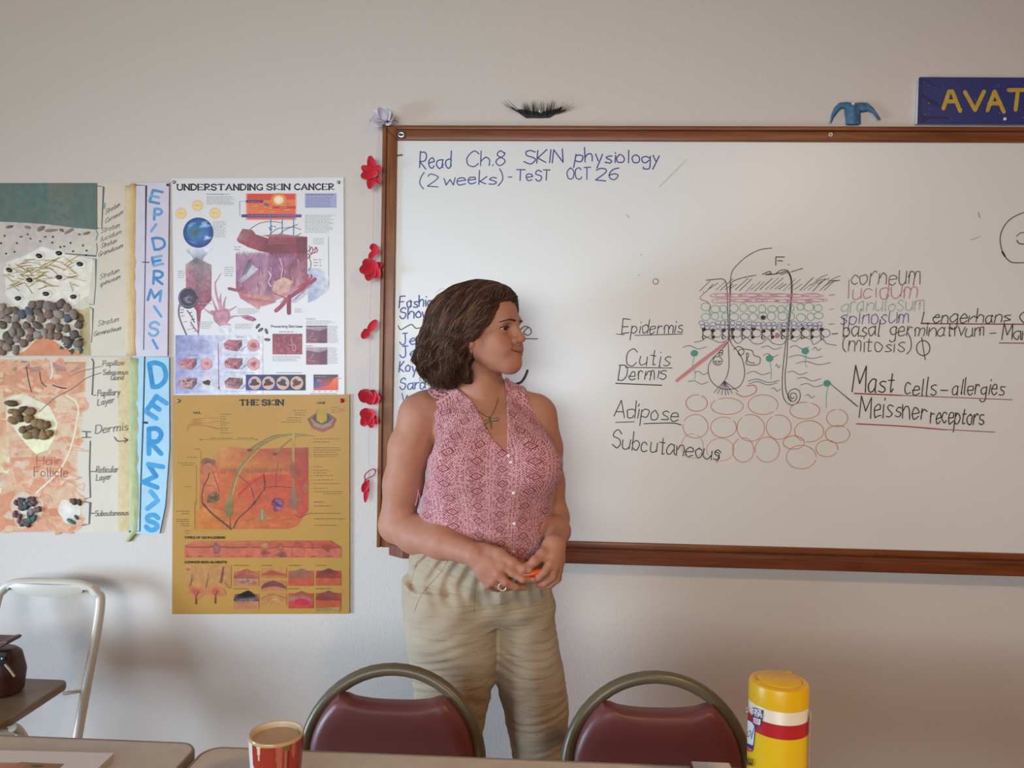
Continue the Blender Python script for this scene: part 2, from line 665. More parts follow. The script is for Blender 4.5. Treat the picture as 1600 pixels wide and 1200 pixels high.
def rail(lo, hi, horiz, m, flip=1):
    b = MB()
    (x0, z0), (x1, z1) = lo, hi
    if horiz:
        zi = z1 - 0.013 if flip > 0 else z0 + 0.013
        parts = [(x0, zi + 0.0012, x1, z1, 0.024), (x0, z0, x1, zi - 0.0012, 0.021)] if flip > 0 else \
                [(x0, z0, x1, zi - 0.0012, 0.024), (x0, zi + 0.0012, x1, z1, 0.021)]
        parts.append((x0, zi - 0.003, x1, zi + 0.003, 0.016))
    else:
        xi = x0 + 0.013 if flip > 0 else x1 - 0.013
        parts = [(x0, z0, xi - 0.0012, z1, 0.024), (xi + 0.0012, z0, x1, z1, 0.021)] if flip > 0 else \
                [(xi + 0.0012, z0, x1, z1, 0.024), (x0, z0, xi - 0.0012, z1, 0.021)]
        parts.append((xi - 0.003, z0, xi + 0.003, z1, 0.016))
    for (a, c, d, e, dep) in parts:
        b.box(((a + d) / 2, -dep / 2, (c + e) / 2), (d - a, dep, e - c), bev=0.0022 if dep > 0.017 else 0)
    return b.build('frame_rail', m, wb, smooth=True)


rail((BX0, BZ0), (BX0 + RW, BZ1), False, WV)
rail((BX1 - RW, BZ0), (BX1, BZ1), False, WV, -1)
rail((BX0 + RW, BZ1 - RW), (BX1 - RW, BZ1), True, WH)
rail((BX0 + RW, BZ0), (BX1 - RW, BZ0 + 0.032), True, WH, -1)
# mitred corner line
b = MB()
b.tube([(BX0 + 0.004, -0.0235, BZ1 - 0.004), (BX0 + RW, -0.0213, BZ1 - RW)], 0.0007, 5)
b.build('mitre_joint', mat('dark_gap', lin('#2c190f'), 0.8), wb)
# marker tray under the board, its left end cut at a slant
tz1 = BZ0 + 0.012
tz0 = tz1 - 0.034
tx0 = at(607, 852, -0.024).x
b = MB()
plan = [(tx0, -0.022), (tx0 + 0.046, -0.058), (BX1 - 0.05, -0.058), (BX1 - 0.01, -0.022)]
b.prism([(x, y, tz0) for x, y in plan], (0, 0, tz1 - tz0))
tray = b.build('marker_tray', wood('tray_wood', '#7d4426', '#5d2f1a', 0), wb, bevel=0.0025)
b = MB()
b.prism([(x, y - (0.002 if y < -0.03 else 0), tz1 + 0.0) for x, y in plan], (0, 0, 0.003))
b.build('tray_lip', wood('tray_wood', 0, 0, 0), tray, bevel=0.001)

# screw plate with its ring at the top left corner, screw on the top rail
b = MB()
p = at(627, 211, -0.022)
b.box((p.x, -0.0222, p.z), (0.024, 0.0024, 0.020))
b.build('corner_plate', mat('dark_plate', lin('#3a322b'), 0.5), wb)
b = MB()
b.tube([(p.x + 0.0075 * math.cos(a * 0.3927), -0.0245, p.z + 0.0058 * math.sin(a * 0.3927)) for a in range(16)], 0.0013, 6, closed=True)
b.build('hanging_ring', mat('bright_metal', (0.75, 0.75, 0.75), 0.25, 1.0), wb, smooth=True)
b = MB()
p = at(1298, 210, -0.023)
b.tube([(p.x + 0.0042 * math.cos(a * 0.52), -0.0225, p.z + 0.0042 * math.sin(a * 0.52)) for a in range(12)], 0.0016, 6, closed=True)
b.build('screw_ring', mat('cream_plastic', lin('#f0dcc8'), 0.4), wb, smooth=True)

# --- writing
INK = mat('marker_ink', (0, 0, 0), 0.55, attr=True)
sh = Sheet(YB - 0.0002)
sh.wk, sh.wob = 0.74, 0.42


def done(name, label=None):
    o = sh.mb.build(name, INK, wb)
    if label: o['label'] = label
    sh.part()
    return o


BL, BL2, BK, RD, PK, GN, PU, OR = '#3a4590', '#535ea6', '#2c2724', '#9c3a30', '#c0709a', '#5fa99a', '#615c98', '#c8704e'
t = sh.text
t("Read", 655, 263, 705, 13.5, 2.6, BL, 0.05, -2, 0.6)
t("Ch.8", 729, 260, 788, 13, 2.4, BL, 0.05, -2, 0.4)
t("SKIN", 819, 256, 879, 11, 2.6, BL, 0.05, -3, 0.5)
t("physiology", 898, 253, 1030, 11.5, 2.6, BL, 0.05, 2, 1.0)
t("(2", 655, 291, 686, 11, 2.2, BL, 0.05)
t("weeks)", 692, 289, 785, 11, 2.4, BL, 0.05, -3, 0.6)
t("-", 794, 284, 800, 9, 2.2, BL)
t("T", 806, 282, 820, 9.5, 2.4, BL); t("e", 822, 282, 832, 11, 2.4, BL); t("ST", 836, 282, 860, 9, 2.4, BL)
t("OCT", 886, 280, 922, 9.5, 2.3, BL); t("26", 930, 281, 965, 10.5, 2.4, BL, 0.1)
done('handwriting', 'blue handwriting at the top')
t("Fashion", 624, 480, 685, 9.5, 2.6, BL, 0.05, -2, 0.5)
t("Show", 625, 497, 671, 9, 2.6, BL, 0.05, -1, 0.5)
sh.line([(622, 509), (626, 515), (634, 511), (643, 507), (650, 513), (660, 511), (668, 506), (676, 513), (690, 509)], 2.0, BK)
t("Jess", 625, 538, 670, 9.5, 2.5, BL2, 0.05, -1)
t("Jess", 625, 558, 672, 9.5, 2.5, BL2, 0.05, -1)
t("Koyaw", 623, 581, 672, 9.5, 2.6, BL2, 0.05, 0)
t("Sara", 625, 608, 665, 9.5, 2.5, BL2, 0.05, -1)
t("H", 674, 606, 684, 9, 3.4, BK)
t("W", 627, 629, 646, 8, 2.2, BL2, 0.1)
t("C", 625, 650, 636, 8, 2.2, '#7c3f6e')
done('handwriting', 'names and notes in the left column')
sh.line([(804, 523), (812, 516), (820, 510), (828, 513), (830, 520), (824, 524), (818, 519), (826, 511)], 1.8, BK)
sh.line([(806, 529), (840, 529.5)], 1.8, BK)
done('handwriting', 'small loop and line right of the nose')
sh.line([(806, 600), (814, 597), (820, 589), (824, 579)], 5.0, BK)
done('handwriting', 'thick black curve below the face')
t("Epidermis", 971, 521, 1066, 12, 1.9, BK, 0.12, 0, 0.4)
sh.line([(963, 522), (975, 523)], 1.5, BK, False); sh.line([(992, 524), (1066, 522)], 1.6, BK, False)
t("Cutis", 977, 572, 1046, 14, 1.9, BK, 0.12, -1, 0.4)
sh.line([(977, 574), (1050, 575)], 1.7, BK, False)
t("Dermis", 966, 594, 1040, 13, 2.0, BK, 0.12, -2, 0.4)
sh.line([(962, 599), (1034, 602)], 2.2, BK, False)
t("Adipose", 959, 650, 1058, 14, 2.0, BK, 0.15, 9, 0.4)
sh.line([(962, 660), (991, 659)], 1.7, BK, False); sh.line([(1006, 662), (1050, 661), (1064, 664)], 2.0, BK)
t("Subcutaneous", 956, 699, 1124, 15, 2.1, BK, 0.12, 20, 0.4)
sh.line([(1118, 706), (1124, 710), (1120, 722)], 2.0, BK)
done('handwriting', 'black labels left of the drawing')
D = tr(1280, 320, 0.30829)
sh.T = D
K = 1 / 0.30829
t("corneum", 160, 405, 510, 55, 6, '#5b534c', 0.12, -8, 2)
t("lucidum", 138, 474, 492, 50, 6, PK, 0.12, -5, 2)
t("granulosum", 108, 545, 530, 44, 6, '#9db9b0', 0.12, -12, 2)
t("spinosum", 108, 606, 452, 45, 6, PU, 0.12, -8, 2)
t("basal", 122, 668, 305, 46, 6.5, '#3d3836', 0.08, -4, 2)
t("germinativum", 358, 662, 835, 42, 6.5, '#4a4542', 0.08, 4, 2)
sh.line([(866, 652), (896, 650)], 6, BK, False)
t("Mars", 926, 680, 1090, 44, 6.5, '#3d3836', 0.1, 6)
t("(mitosis)", 116, 738, 462, 46, 6, '#4a4542', 0.06, 10, 2)
sh.ring(527, 726, 34, 38, 6, '#3d3836'); sh.line([(520, 672), (528, 730), (538, 786)], 5.5, '#3d3836')
sh.line([(66, 655), (94, 652)], 6, BK, False)
for y in (385, 458, 530, 605):
    sh.line([(50, y), (78, y - 2)], 5, ['#5b534c', PK, '#9db9b0', PU][(385, 458, 530, 605).index(y)], False)
done('handwriting', 'layer names in several colours')
t("Lengerhans", 524, 598, 968, 36, 6.5, '#3d3836', 0.15, -6, 2)
t("Cells", 1016, 600, 1190, 34, 6.5, '#3d3836', 0.1)
sh.line([(516, 602), (1120, 606)], 7, '#7c3527', False)
sh.line([(912, 700), (1120, 702)], 6, '#7c3527', False)
done('handwriting', 'Lengerhans note underlined in dark red')
t("Mast", 172, 946, 372, 62, 8, BK, 0.1, 4, 2)
t("cells", 430, 962, 590, 52, 7, BK, 0.1, 5, 2)
sh.line([(616, 940), (652, 941)], 7, BK, False)
t("allergies", 672, 958, 935, 46, 6.5, BK, 0.12, 6, 2)
sh.line([(178, 956), (420, 966)], 9, '#a8452f', False); sh.line([(400, 965), (978, 988)], 6, '#9c6a62', False)
t("Meissner", 205, 1072, 540, 56, 7, BK, 0.08, 12, 2)
t("receptors", 562, 1104, 830, 50, 7, BK, 0.1, 12, 2)
sh.line([(190, 1110), (420, 1122), (640, 1140)], 8, '#a8452f'); sh.line([(620, 1138), (890, 1152)], 6, '#9c6a62', False)
done('handwriting', 'Mast cells and Meissner notes underlined in red')
sh.line([(56, 906), (192, 1022)], 3.5, BK, False)
done('drawing', 'thin pointer line')
sh.line([(1120, 30), (1040, 38), (960, 80), (920, 150), (925, 225), (960, 282), (1010, 294), (1120, 285)], 6, '#3d3836')
sh.line([(928, 238), (942, 262)], 12, BK, False)
sh.line([(1000, 160), (1022, 142), (1060, 140)], 5, '#3d3836'); sh.line([(1002, 180), (1020, 198), (1070, 196)], 6, BK)
done('drawing', 'black circle at the right edge')

# --- the drawn skin section
sh.T = tr(940, 370, 0.30842)
R = random.Random(3)
l = sh.line
l([(862, 57), (800, 66), (735, 100), (690, 140), (662, 175), (652, 230), (650, 330), (648, 520)], 5, BK)
l([(530, 220), (590, 214), (618, 216), (634, 250), (640, 400), (644, 530)], 5, BK)
l([(652, 300), (656, 240), (672, 222), (720, 206), (782, 194)], 5, BK)
l([(815, 190), (850, 176), (858, 186), (830, 192), (880, 188), (930, 176), (945, 172)], 6, BK)
l([(880, 190), (905, 170), (935, 168), (955, 190), (966, 240), (962, 330), (945, 500), (938, 620), (930, 700), (935, 780), (960, 830)], 5, BK)
l([(905, 192), (944, 180)], 5, BK)
l([(945, 178), (958, 215), (960, 300), (940, 480), (930, 560), (918, 680), (916, 780), (930, 830), (962, 852), (992, 840), (1006, 812), (1002, 782), (980, 770), (956, 780),
   (944, 806), (952, 828), (972, 834), (988, 818), (984, 796), (966, 792), (956, 806), (966, 820), (976, 812)], 5, BK)
l([(960, 178), (1018, 160)], 5, BK)
t("F", 884, 145, 925, 24, 6, BK, 0.1); t(".", 940, 140, 946, 10, 7, BK)
for i in range(26):
    x = 500 + i * 25 + R.uniform(-6, 6)
    hgt = R.uniform(40, 75)
    l([(x, 282 - R.uniform(0, 20)), (x + hgt * 0.9, 282 - hgt)], R.uniform(3, 5), '#4a4340', False)
for x, y in ((1060, 245), (1095, 240), (1130, 250), (1085, 222), (1150, 228)):
    l([(x, y), (x + 28, y - 18), (x + 60, y - 30)], 4, '#4a4340')
l([(1185, 224), (1206, 220)], 5, BK, False)
done('drawing', 'black outlines of hair, pore and gland')
for row, y in enumerate((297, 323)):
    for i in range(7):
        x = 590 + i * 78 + row * 20 + R.uniform(-10, 10)
        sh.ring(x, y + R.uniform(-3, 3), R.uniform(40, 62), R.uniform(7, 11), 4, '#c97fa0')
        sh.ring(x + 20, y + R.uniform(-3, 3), R.uniform(40, 52), R.uniform(6, 9), 3, '#d596b2')
l([(515, 278), (520, 285), (500, 305), (505, 318), (535, 328), (550, 350), (545, 375), (555, 400)], 4, '#a8453f')
for row, y in enumerate((362, 405)):
    for i in range(13):
        x = 525 + i * 48 + row * 4 + R.uniform(-5, 5)
        sh.ring(x, y + R.uniform(-8, 6), R.uniform(18, 25), R.uniform(16, 22), 4, GN)
for row, y in enumerate((440, 458)):
    for i in range(24):
        sh.ring(510 + i * 26 + R.uniform(-4, 4), y + R.uniform(-5, 5), R.uniform(10, 14), R.uniform(9, 12), 3.5, '#6c6aa6')
done('drawing', 'pink, green and violet cell rows')
for i in range(13):
    x = 512 + i * 50
    l([(x, 465), (x + R.uniform(-3, 3), 520)], 4, BK, False)
    sh.ring(x + 24, 488, 22, 20, 3.5, '#3d3836')
    sh.oval(x + R.uniform(-3, 10), 470 + R.uniform(-3, 8), 11, 9, BK)
    if i % 2: sh.oval(x + 4, 508, 9, 8, BK)
    else: sh.ring(x + 6, 508, 9, 8, 4, BK)
l([(470, 535), (510, 525), (530, 510), (560, 520), (600, 535), (630, 525), (655, 505), (690, 540), (735, 510), (770, 540), (810, 540), (840, 515), (870, 540), (915, 545),
   (945, 515), (980, 530), (1010, 510), (1060, 520), (1075, 545), (1120, 520), (1140, 540), (1190, 550)], 4, '#5b5674')
sh.oval(818, 408, 12, 10, BK); l([(822, 420), (832, 402)], 4, BK, False)
sh.oval(890, 500, 12, 14, '#b98090')
sh.poly([(372, 728), (385, 738), (640, 540), (625, 530)], '#d8a0a2')
l([(380, 728), (500, 632), (632, 536)], 18, '#cf8f93', False)
l([(648, 520), (620, 560), (560, 620), (540, 670), (556, 730), (600, 766), (650, 772), (700, 756), (724, 700), (716, 630), (690, 580), (660, 545), (652, 520)], 4.5, BK)
l([(642, 540), (646, 640), (640, 690), (624, 730)], 4.5, BK)
for dx in (-52, -34, -14, 6, 22, 40, 70):
    l([(622, 730), (622 + dx, 805 - abs(dx) * 0.3)], 4.5, '#5a3f55', False)
sh.ring(588, 628, 23, 22, 4.5, BK); l([(572, 630), (586, 642), (602, 630)], 4.5, BK); l([(574, 630), (604, 630)], 4, BK, False)
t("B", 592, 600, 612, 14, 4.5, BK, 0.3); 
l([(670, 572), (690, 556), (716, 566), (720, 590), (700, 600), (692, 582), (710, 570), (760, 575), (772, 600), (802, 612), (798, 644), (760, 650), (730, 640), (745, 600), (735, 590), (740, 630), (775, 640)], 4.5, BK)
done('drawing', 'black basal cells and follicle bulb')
for (x0, y0, x1) in ((412, 560, 530), (440, 738, 540), (470, 690, 540), (820, 600, 895), (810, 562, 912), (742, 730, 900), (735, 690, 855), (748, 742, 890), (860, 774, 905), (950, 608, 1120),
                     (985, 640, 1160), (990, 722, 1110), (1008, 752, 1120), (940, 690, 1040), (1035, 808, 1080), (955, 560, 1050), (1070, 568, 1112), (880, 655, 905)):
    l([(x0, y0 + R.uniform(-4, 4)), (x0 + (x1 - x0) * .3, y0 - 9), (x0 + (x1 - x0) * .65, y0 + 8), (x1, y0 - 3)], 4, '#5f5c72')
for (x, y, pts) in ((470, 590, [(470, 605), (462, 650), (475, 690), (472, 720)]), (851, 616, [(853, 630), (860, 680), (858, 722)]),
                    (1032, 578, [(1038, 592), (1032, 640), (1042, 660)]), (1142, 742, [(1150, 752), (1140, 800), (1138, 865)])):
    sh.oval(x, y, 16, 13, '#4f9f92'); sh.ring(x, y, 17, 15, 5, '#4f9f92'); l(pts, 4, '#6fae9f')
l([(1160, 745), (1300, 860)], 3.2, BK, False)
OR2 = '#cf8466'
for (x, y, rx, ry, c) in ((482, 842, 54, 42, '#c8664a'), (636, 858, 82, 42, OR2), (818, 850, 76, 50, OR2), (1030, 880, 76, 42, OR2), (476, 960, 64, 60, OR2), (618, 965, 66, 52, OR2),
                          (756, 968, 70, 68, OR2), (898, 964, 64, 62, OR2), (1052, 985, 74, 54, OR2), (1194, 918, 54, 44, OR2), (1196, 1000, 62, 44, '#cf7854'), (460, 1060, 56, 62, '#d9a488'),
                          (602, 1078, 70, 58, '#d9a488'), (718, 1080, 54, 62, OR2), (840, 1078, 62, 64, OR2), (974, 1042, 54, 34, '#cf7854'), (1012, 1116, 76, 60, OR2), (1142, 1072, 56, 42, OR2)):
    a = R.uniform(0, 6)
    sh.ring(x, y, rx, ry, 4.5, c, a, a + 6.0)
l([(680, 790), (720, 810), (770, 795), (786, 770), (770, 752), (736, 756)], 5, '#c8664a')
done('drawing', 'orange fat cells')
sh.ring(274, 226, 13, 14, 5, '#a04a48')
done('drawing', 'small red circle')
for (x, y) in ((200, 88), (188, 190)):
    l([(x, y), (x + 3, y + 6)], 4, '#8a8a90', False)
done('stain', 'small grey specks')
sh.T = lambda u, v: (u, v)
for (a, c, w_) in (((620, 243), (628, 242), 3), ((980, 336), (983, 340), 2), ((1529, 332), (1531, 340), 2), ((1517, 375), (1532, 369), 1.2), ((1030, 292), (1072, 250), 0.8)):
    l([a, c], w_, '#4e4b4a' if w_ > 2.5 else '#a9a6a6', False)
    done('stain')

# ------------------------------------------------------------------ smooth volumes for the person
def smin(a, b, k):
    if k <= 0:
        return np.minimum(a, b)
    h = np.maximum(k - np.abs(a - b), 0) / k
    return np.minimum(a, b) - h * h * k * 0.25


def smax(a, b, k):
    return -smin(-a, -b, k)


class Vol:
    CAP = 0.05

    def __init__(self, lo, hi, h):
        self.lo, self.h = np.array(lo, np.float32), h
        n = np.ceil((np.array(hi) - np.array(lo)) / h).astype(int) + 1
        self.n = n
        self.ax = [(self.lo[i] + h * np.arange(n[i])).astype(np.float32) for i in range(3)]
        self.F = np.full(n, self.CAP, np.float32)

    def sub(self, lo, hi):
        s = []
        for i in range(3):
            a = int(max(0, math.floor((lo[i] - self.lo[i]) / self.h)))
            b = int(min(self.n[i], math.ceil((hi[i] - self.lo[i]) / self.h) + 1))
            s.append(slice(a, max(a, b)))
        s = tuple(s)
        return s, self.ax[0][s[0]][:, None, None], self.ax[1][s[1]][None, :, None], self.ax[2][s[2]][None, None, :]

    def put(self, fn, lo, hi, k=0.0, op='u'):
        m = max(k, 0.0) + 3 * self.h
        s, X, Y, Z = self.sub(np.array(lo) - m, np.array(hi) + m)
        if self.F[s].size == 0:
            return
        d = fn(X, Y, Z).astype(np.float32)
        f = self.F[s]
        if op == 'u': self.F[s] = smin(f, d, k)
        elif op == 's': self.F[s] = smax(f, -d, k)
        elif op == 'i': self.F[s] = smax(f, d, k)

    def cone(self, a, b, ra, rb, k=0.0, op='u'):
        a, b = np.array(a, float), np.array(b, float)
        ab = b - a
        L = max(float(ab @ ab), 1e-12)

        def fn(X, Y, Z):
            px, py, pz = X - a[0], Y - a[1], Z - a[2]
            t = np.clip((px * ab[0] + py * ab[1] + pz * ab[2]) / L, 0, 1)
            return np.sqrt((px - ab[0] * t) ** 2 + (py - ab[1] * t) ** 2 + (pz - ab[2] * t) ** 2) - (ra + (rb - ra) * t)
        r = max(ra, rb)
        self.put(fn, np.minimum(a, b) - r, np.maximum(a, b) + r, k, op)

    def chain(self, pts, rs, k=0.0, op='u'):
        for i in range(len(pts) - 1):
            self.cone(pts[i], pts[i + 1], rs[i], rs[i + 1], k, op)

    def ell(self, c, r, k=0.0, op='u', B=None):
        """ellipsoid; B = three axis vectors"""
        c = np.array(c, float)
        B = np.eye(3) if B is None else np.array(B, float)

        def fn(X, Y, Z):
            px, py, pz = X - c[0], Y - c[1], Z - c[2]
            q = [px * B[i][0] + py * B[i][1] + pz * B[i][2] for i in range(3)]
            k0 = np.sqrt((q[0] / r[0]) ** 2 + (q[1] / r[1]) ** 2 + (q[2] / r[2]) ** 2)
            k1 = np.sqrt((q[0] / r[0] ** 2) ** 2 + (q[1] / r[1] ** 2) ** 2 + (q[2] / r[2] ** 2) ** 2)
            return np.where(k1 > 1e-6, k0 * (k0 - 1) / np.maximum(k1, 1e-6), -min(r))
        m = max(r)
        self.put(fn, c - m, c + m, k, op)

    def loft(self, rows, off=0.0, k=0.0, pw=2.3):
        """rows of (z, cx, cy, rx, ry), from top to bottom"""
        R = np.array(sorted(rows), float)
        z = R[:, 0]

        def fn(X, Y, Z):
            zz = Z.ravel()
            q = [np.interp(zz, z, R[:, i])[None, None, :] for i in range(1, 5)]
            rx, ry = q[2] + off, q[3] + off
            e = (np.abs((X - q[0]) / rx) ** pw + np.abs((Y - q[1]) / ry) ** pw) ** (1 / pw)
            d = (e - 1) * np.minimum(rx, ry) * 0.95
            dz = np.maximum(Z - z[-1] - off, z[0] - off - Z)
            return np.maximum(d, dz)
        mr = max(R[:, 3].max(), R[:, 4].max())
        self.put(fn, (R[:, 1].min() - mr, R[:, 2].min() - mr, z[0]), (R[:, 1].max() + mr, R[:, 2].max() + mr, z[-1]), k)

    def at(self, P):
        q = (np.asarray(P, float) - self.lo) / self.h
        i = np.clip(np.floor(q).astype(int), 0, self.n - 2)
        f = np.clip(q - i, 0, 1)
        r = 0
        for dx in (0, 1):
            for dy in (0, 1):
                for dz in (0, 1):
                    wgt = (f[..., 0] if dx else 1 - f[..., 0]) * (f[..., 1] if dy else 1 - f[..., 1]) * (f[..., 2] if dz else 1 - f[..., 2])
                    r = r + wgt * self.F[i[..., 0] + dx, i[..., 1] + dy, i[..., 2] + dz]
        return r

    def grad(self, P):
        e = self.h
        g = np.stack([self.at(P + np.eye(3)[i] * e) - self.at(P - np.eye(3)[i] * e) for i in range(3)], -1)
        return g / np.maximum(np.linalg.norm(g, axis=-1, keepdims=True), 1e-6)

    def hit(self, px, py, y0, y1, off=0.0):
        """first surface point along a sight line, between two depths"""
        for y in np.linspace(y0, y1, 240):
            p = at(px, py, y)
            if float(self.at(np.array(p))) < off:
                return p
        return at(px, py, (y0 + y1) / 2)

    def mesh(self):
        """surface nets"""
        F = self.F
        S = F < 0
        c = np.zeros(tuple(self.n - 1), np.int8)
        for dx in (0, 1):
            for dy in (0, 1):
                for dz in (0, 1):
                    c += S[dx:self.n[0] - 1 + dx, dy:self.n[1] - 1 + dy, dz:self.n[2] - 1 + dz]
        act = np.argwhere((c > 0) & (c < 8))
        idx = np.full(tuple(self.n - 1), -1, np.int32)
        idx[act[:, 0], act[:, 1], act[:, 2]] = np.arange(len(act))
        acc = np.zeros((len(act), 3))
        cnt = np.zeros(len(act))
        cor = [(a, b, d) for a in (0, 1) for b in (0, 1) for d in (0, 1)]
        val = {k: F[act[:, 0] + k[0], act[:, 1] + k[1], act[:, 2] + k[2]] for k in cor}
        for k in cor:
            for ax in range(3):
                if k[ax] == 0:
                    k2 = list(k); k2[ax] = 1; k2 = tuple(k2)
                    a, b = val[k], val[k2]
                    m = (a < 0) != (b < 0)
                    t = np.where(m, a / np.where(m, a - b, 1), 0)
                    p = np.array(k, float)[None, :].repeat(len(act), 0)
                    p[:, ax] = t
                    acc[m] += p[m]
                    cnt[m] += 1
        V = self.lo + (act + acc / np.maximum(cnt, 1)[:, None]) * self.h
        faces = []
        for ax in range(3):
            o = [i for i in range(3) if i != ax]
            sl0 = [slice(None)] * 3; sl1 = [slice(None)] * 3
            sl0[ax] = slice(0, -1); sl1[ax] = slice(1, None)
            e = np.argwhere(S[tuple(sl0)] != S[tuple(sl1)])
            e = e[(e[:, o[0]] > 0) & (e[:, o[1]] > 0) & (e[:, o[0]] < self.n[o[0]] - 1) & (e[:, o[1]] < self.n[o[1]] - 1)]
            q = []
            for (da, db) in ((0, 0), (-1, 0), (-1, -1), (0, -1)):
                k = e.copy(); k[:, o[0]] += da; k[:, o[1]] += db
                q.append(idx[k[:, 0], k[:, 1], k[:, 2]])
            q = np.stack(q, 1)
            inside = S[e[:, 0], e[:, 1], e[:, 2]]
            flip = inside if ax != 1 else ~inside
            q[~flip] = q[~flip][:, ::-1]
            faces.append(q[(q >= 0).all(1)])
        return V, np.concatenate(faces)


def vol_object(name, V, Q, m, parent, cols=None, relax=2, keep=None):
    """mesh object from a volume's surface; a little relaxing takes out the grid"""
    if relax:
        E = np.concatenate([Q[:, [0, 1]], Q[:, [1, 2]], Q[:, [2, 3]], Q[:, [3, 0]]])
        for s in (0.5, -0.52) * relax:
            acc = np.zeros_like(V); cnt = np.zeros(len(V))
            for i in range(3):
                acc[:, i] = np.bincount(E[:, 0], V[E[:, 1], i], len(V)) + np.bincount(E[:, 1], V[E[:, 0], i], len(V))
            cnt = np.bincount(E[:, 0], minlength=len(V)) + np.bincount(E[:, 1], minlength=len(V))
            V = V + s * (acc / np.maximum(cnt, 1)[:, None] - V)
    me = bpy.data.meshes.new(name)
    off = np.array(root_loc(parent))
    me.vertices.add(len(V))
    me.vertices.foreach_set('co', (V - off).astype(np.float32).ravel())
    me.loops.add(Q.size)
    me.loops.foreach_set('vertex_index', Q.astype(np.int32).ravel())
    me.polygons.add(len(Q))
    me.polygons.foreach_set('loop_start', np.arange(0, Q.size, 4, dtype=np.int32))
    me.polygons.foreach_set('loop_total', np.full(len(Q), 4, np.int32))
    me.update(calc_edges=True)
    me.validate()
    me.polygons.foreach_set('use_smooth', [True] * len(me.polygons))
    if cols is not None:
        ca = me.color_attributes.new('Col', 'FLOAT_COLOR', 'POINT')
        ca.data.foreach_set('color', np.concatenate([cols, np.ones((len(V), 1))], 1).astype(np.float32).ravel())
    me.materials.append(m)
    o = bpy.data.objects.new(name, me)
    COL.objects.link(o)
    o.parent = parent
    return o


# ------------------------------------------------------------------ the person
YP = -0.29


def pp(px, py, dy=0.0):
    return np.array(at(px, py, YP + dy))


ps = at(770, 900, YP)
person = empty('person', (ps.x, YP, 0),
               'person in a pink patterned sleeveless blouse and beige trousers standing before the whiteboard, looking right', 'person')


def row(py, xl, xr, cy, ry, grow=0.0):
    a, b = pp(xl, py, cy), pp(xr, py, cy)
    return ((a[2] + b[2]) / 2, (a[0] + b[0]) / 2, YP + cy, (b[0] - a[0]) / 2 + grow, ry)


TORSO = [row(600, 736, 772, .036, .020), row(614, 718, 792, .032, .040), row(628, 694, 814, .022, .060), row(645, 677, 838, .012, .080), row(675, 675, 862, .0, .100), row(700, 675, 871, -.006, .110), row(740, 668, 872, -.008, .116),
         row(770, 661, 866, -.004, .112), row(800, 656, 860, .0, .108), row(830, 655, 858, .0, .110), row(860, 645, 856, .0, .115), row(892, 642, 858, .0, .118)]


def torso(vol, off, n=None):
    vol.loft(TORSO[:n], off, 0.0, 2.25)
    vol.cone(pp(742, 602, .035), pp(668, 634, .022), .043 + off, .040 + off, .03)
    vol.cone(pp(745, 604, .035), pp(836, 634, .028), .040 + off, .037 + off, .03)
    vol.ell(pp(716, 728, -.075), (.060 + off, .046 + off, .058 + off), .05)
    vol.ell(pp(838, 724, -.070), (.056 + off, .046 + off, .056 + off), .05)


# --- body: head, neck, arms and hands in one surface
lo = np.minimum(pp(575, 1000, 0), pp(575, 1000, 0)) ; 
b0, b1 = pp(578, 945, 0), pp(905, 432, 0)
BODY = Vol((b0[0], YP - .235, b0[2]), (b1[0], YP + .16, b1[2]), 0.0021)
torso(BODY, -0.008, -2)
BODY.cone(pp(750, 640, .02), pp(752, 556, .012), .054, .050, .03)
# head
HC = pp(757, 517, -.012)
hy, hp = math.radians(65), math.radians(3)
Fh = np.array([math.sin(hy) * math.cos(hp), -math.cos(hy) * math.cos(hp), math.sin(hp)])
Rh = np.array([-math.cos(hy), -math.sin(hy), 0.0])
Uh = np.cross(Rh, Fh); Uh = Uh if Uh[2] > 0 else -Uh
HB = (Fh, Rh, Uh)


def hh(f, r, u):
    return HC + f * Fh + r * Rh + u * Uh


HEAD = Vol(HC - np.array([.2, .2, .16]), HC + np.array([.2, .2, .15]), 0.0021)
HEAD.lo = BODY.lo + np.round((HEAD.lo - BODY.lo) / BODY.h) * BODY.h
HEAD.ax = [(HEAD.lo[i] + HEAD.h * np.arange(HEAD.n[i])).astype(np.float32) for i in range(3)]
H = HEAD
H.ell(hh(-.006, 0, .034), (.093, .073, .074), 0, 'u', HB)
H.ell(hh(.030, 0, -.035), (.056, .055, .070), .03, 'u', HB)
H.ell(hh(.056, 0, -.054), (.034, .034, .030), .02, 'u', HB)
for s in (-1, 1):
    H.cone(hh(-.004, s * .054, -.045), hh(.066, s * .016, -.083), .017, .016, .03)
    H.ell(hh(.054, s * .037, -.030), (.026, .024, .026), .02, 'u', HB)
H.cone(hh(.076, 0, -.084), hh(.074, 0, -.086), .0185, .0185, .022)
H.cone(hh(.075, -.028, .018), hh(.075, .028, .018), .013, .013, .016)
for s in (-1, 1):
    H.ell(hh(.093, s * .031, -.001), (.017, .018, .0125), .014, 's', HB)
H.cone(hh(.084, 0, .008), hh(.1015, 0, -.0245), .0072, .0088, .012)
H.cone(hh(.1015, 0, -.0245), hh(.088, 0, -.034), .0088, .008, .006)
for s in (-1, 1):
    H.cone(hh(.090, s * .0115, -.030), hh(.082, s * .013, -.030), .0078, .006, .006)
    H.cone(hh(.099, s * .0055, -.039), hh(.092, s * .006, -.034), .0028, .003, .002, 's')
    H.cone(hh(.083, s * .018, -.034), hh(.0735, s * .030, -.050), .0022, .0020, .010, 's')
EYE = [hh(.066, s * .031, -.001) for s in (-1, 1)]
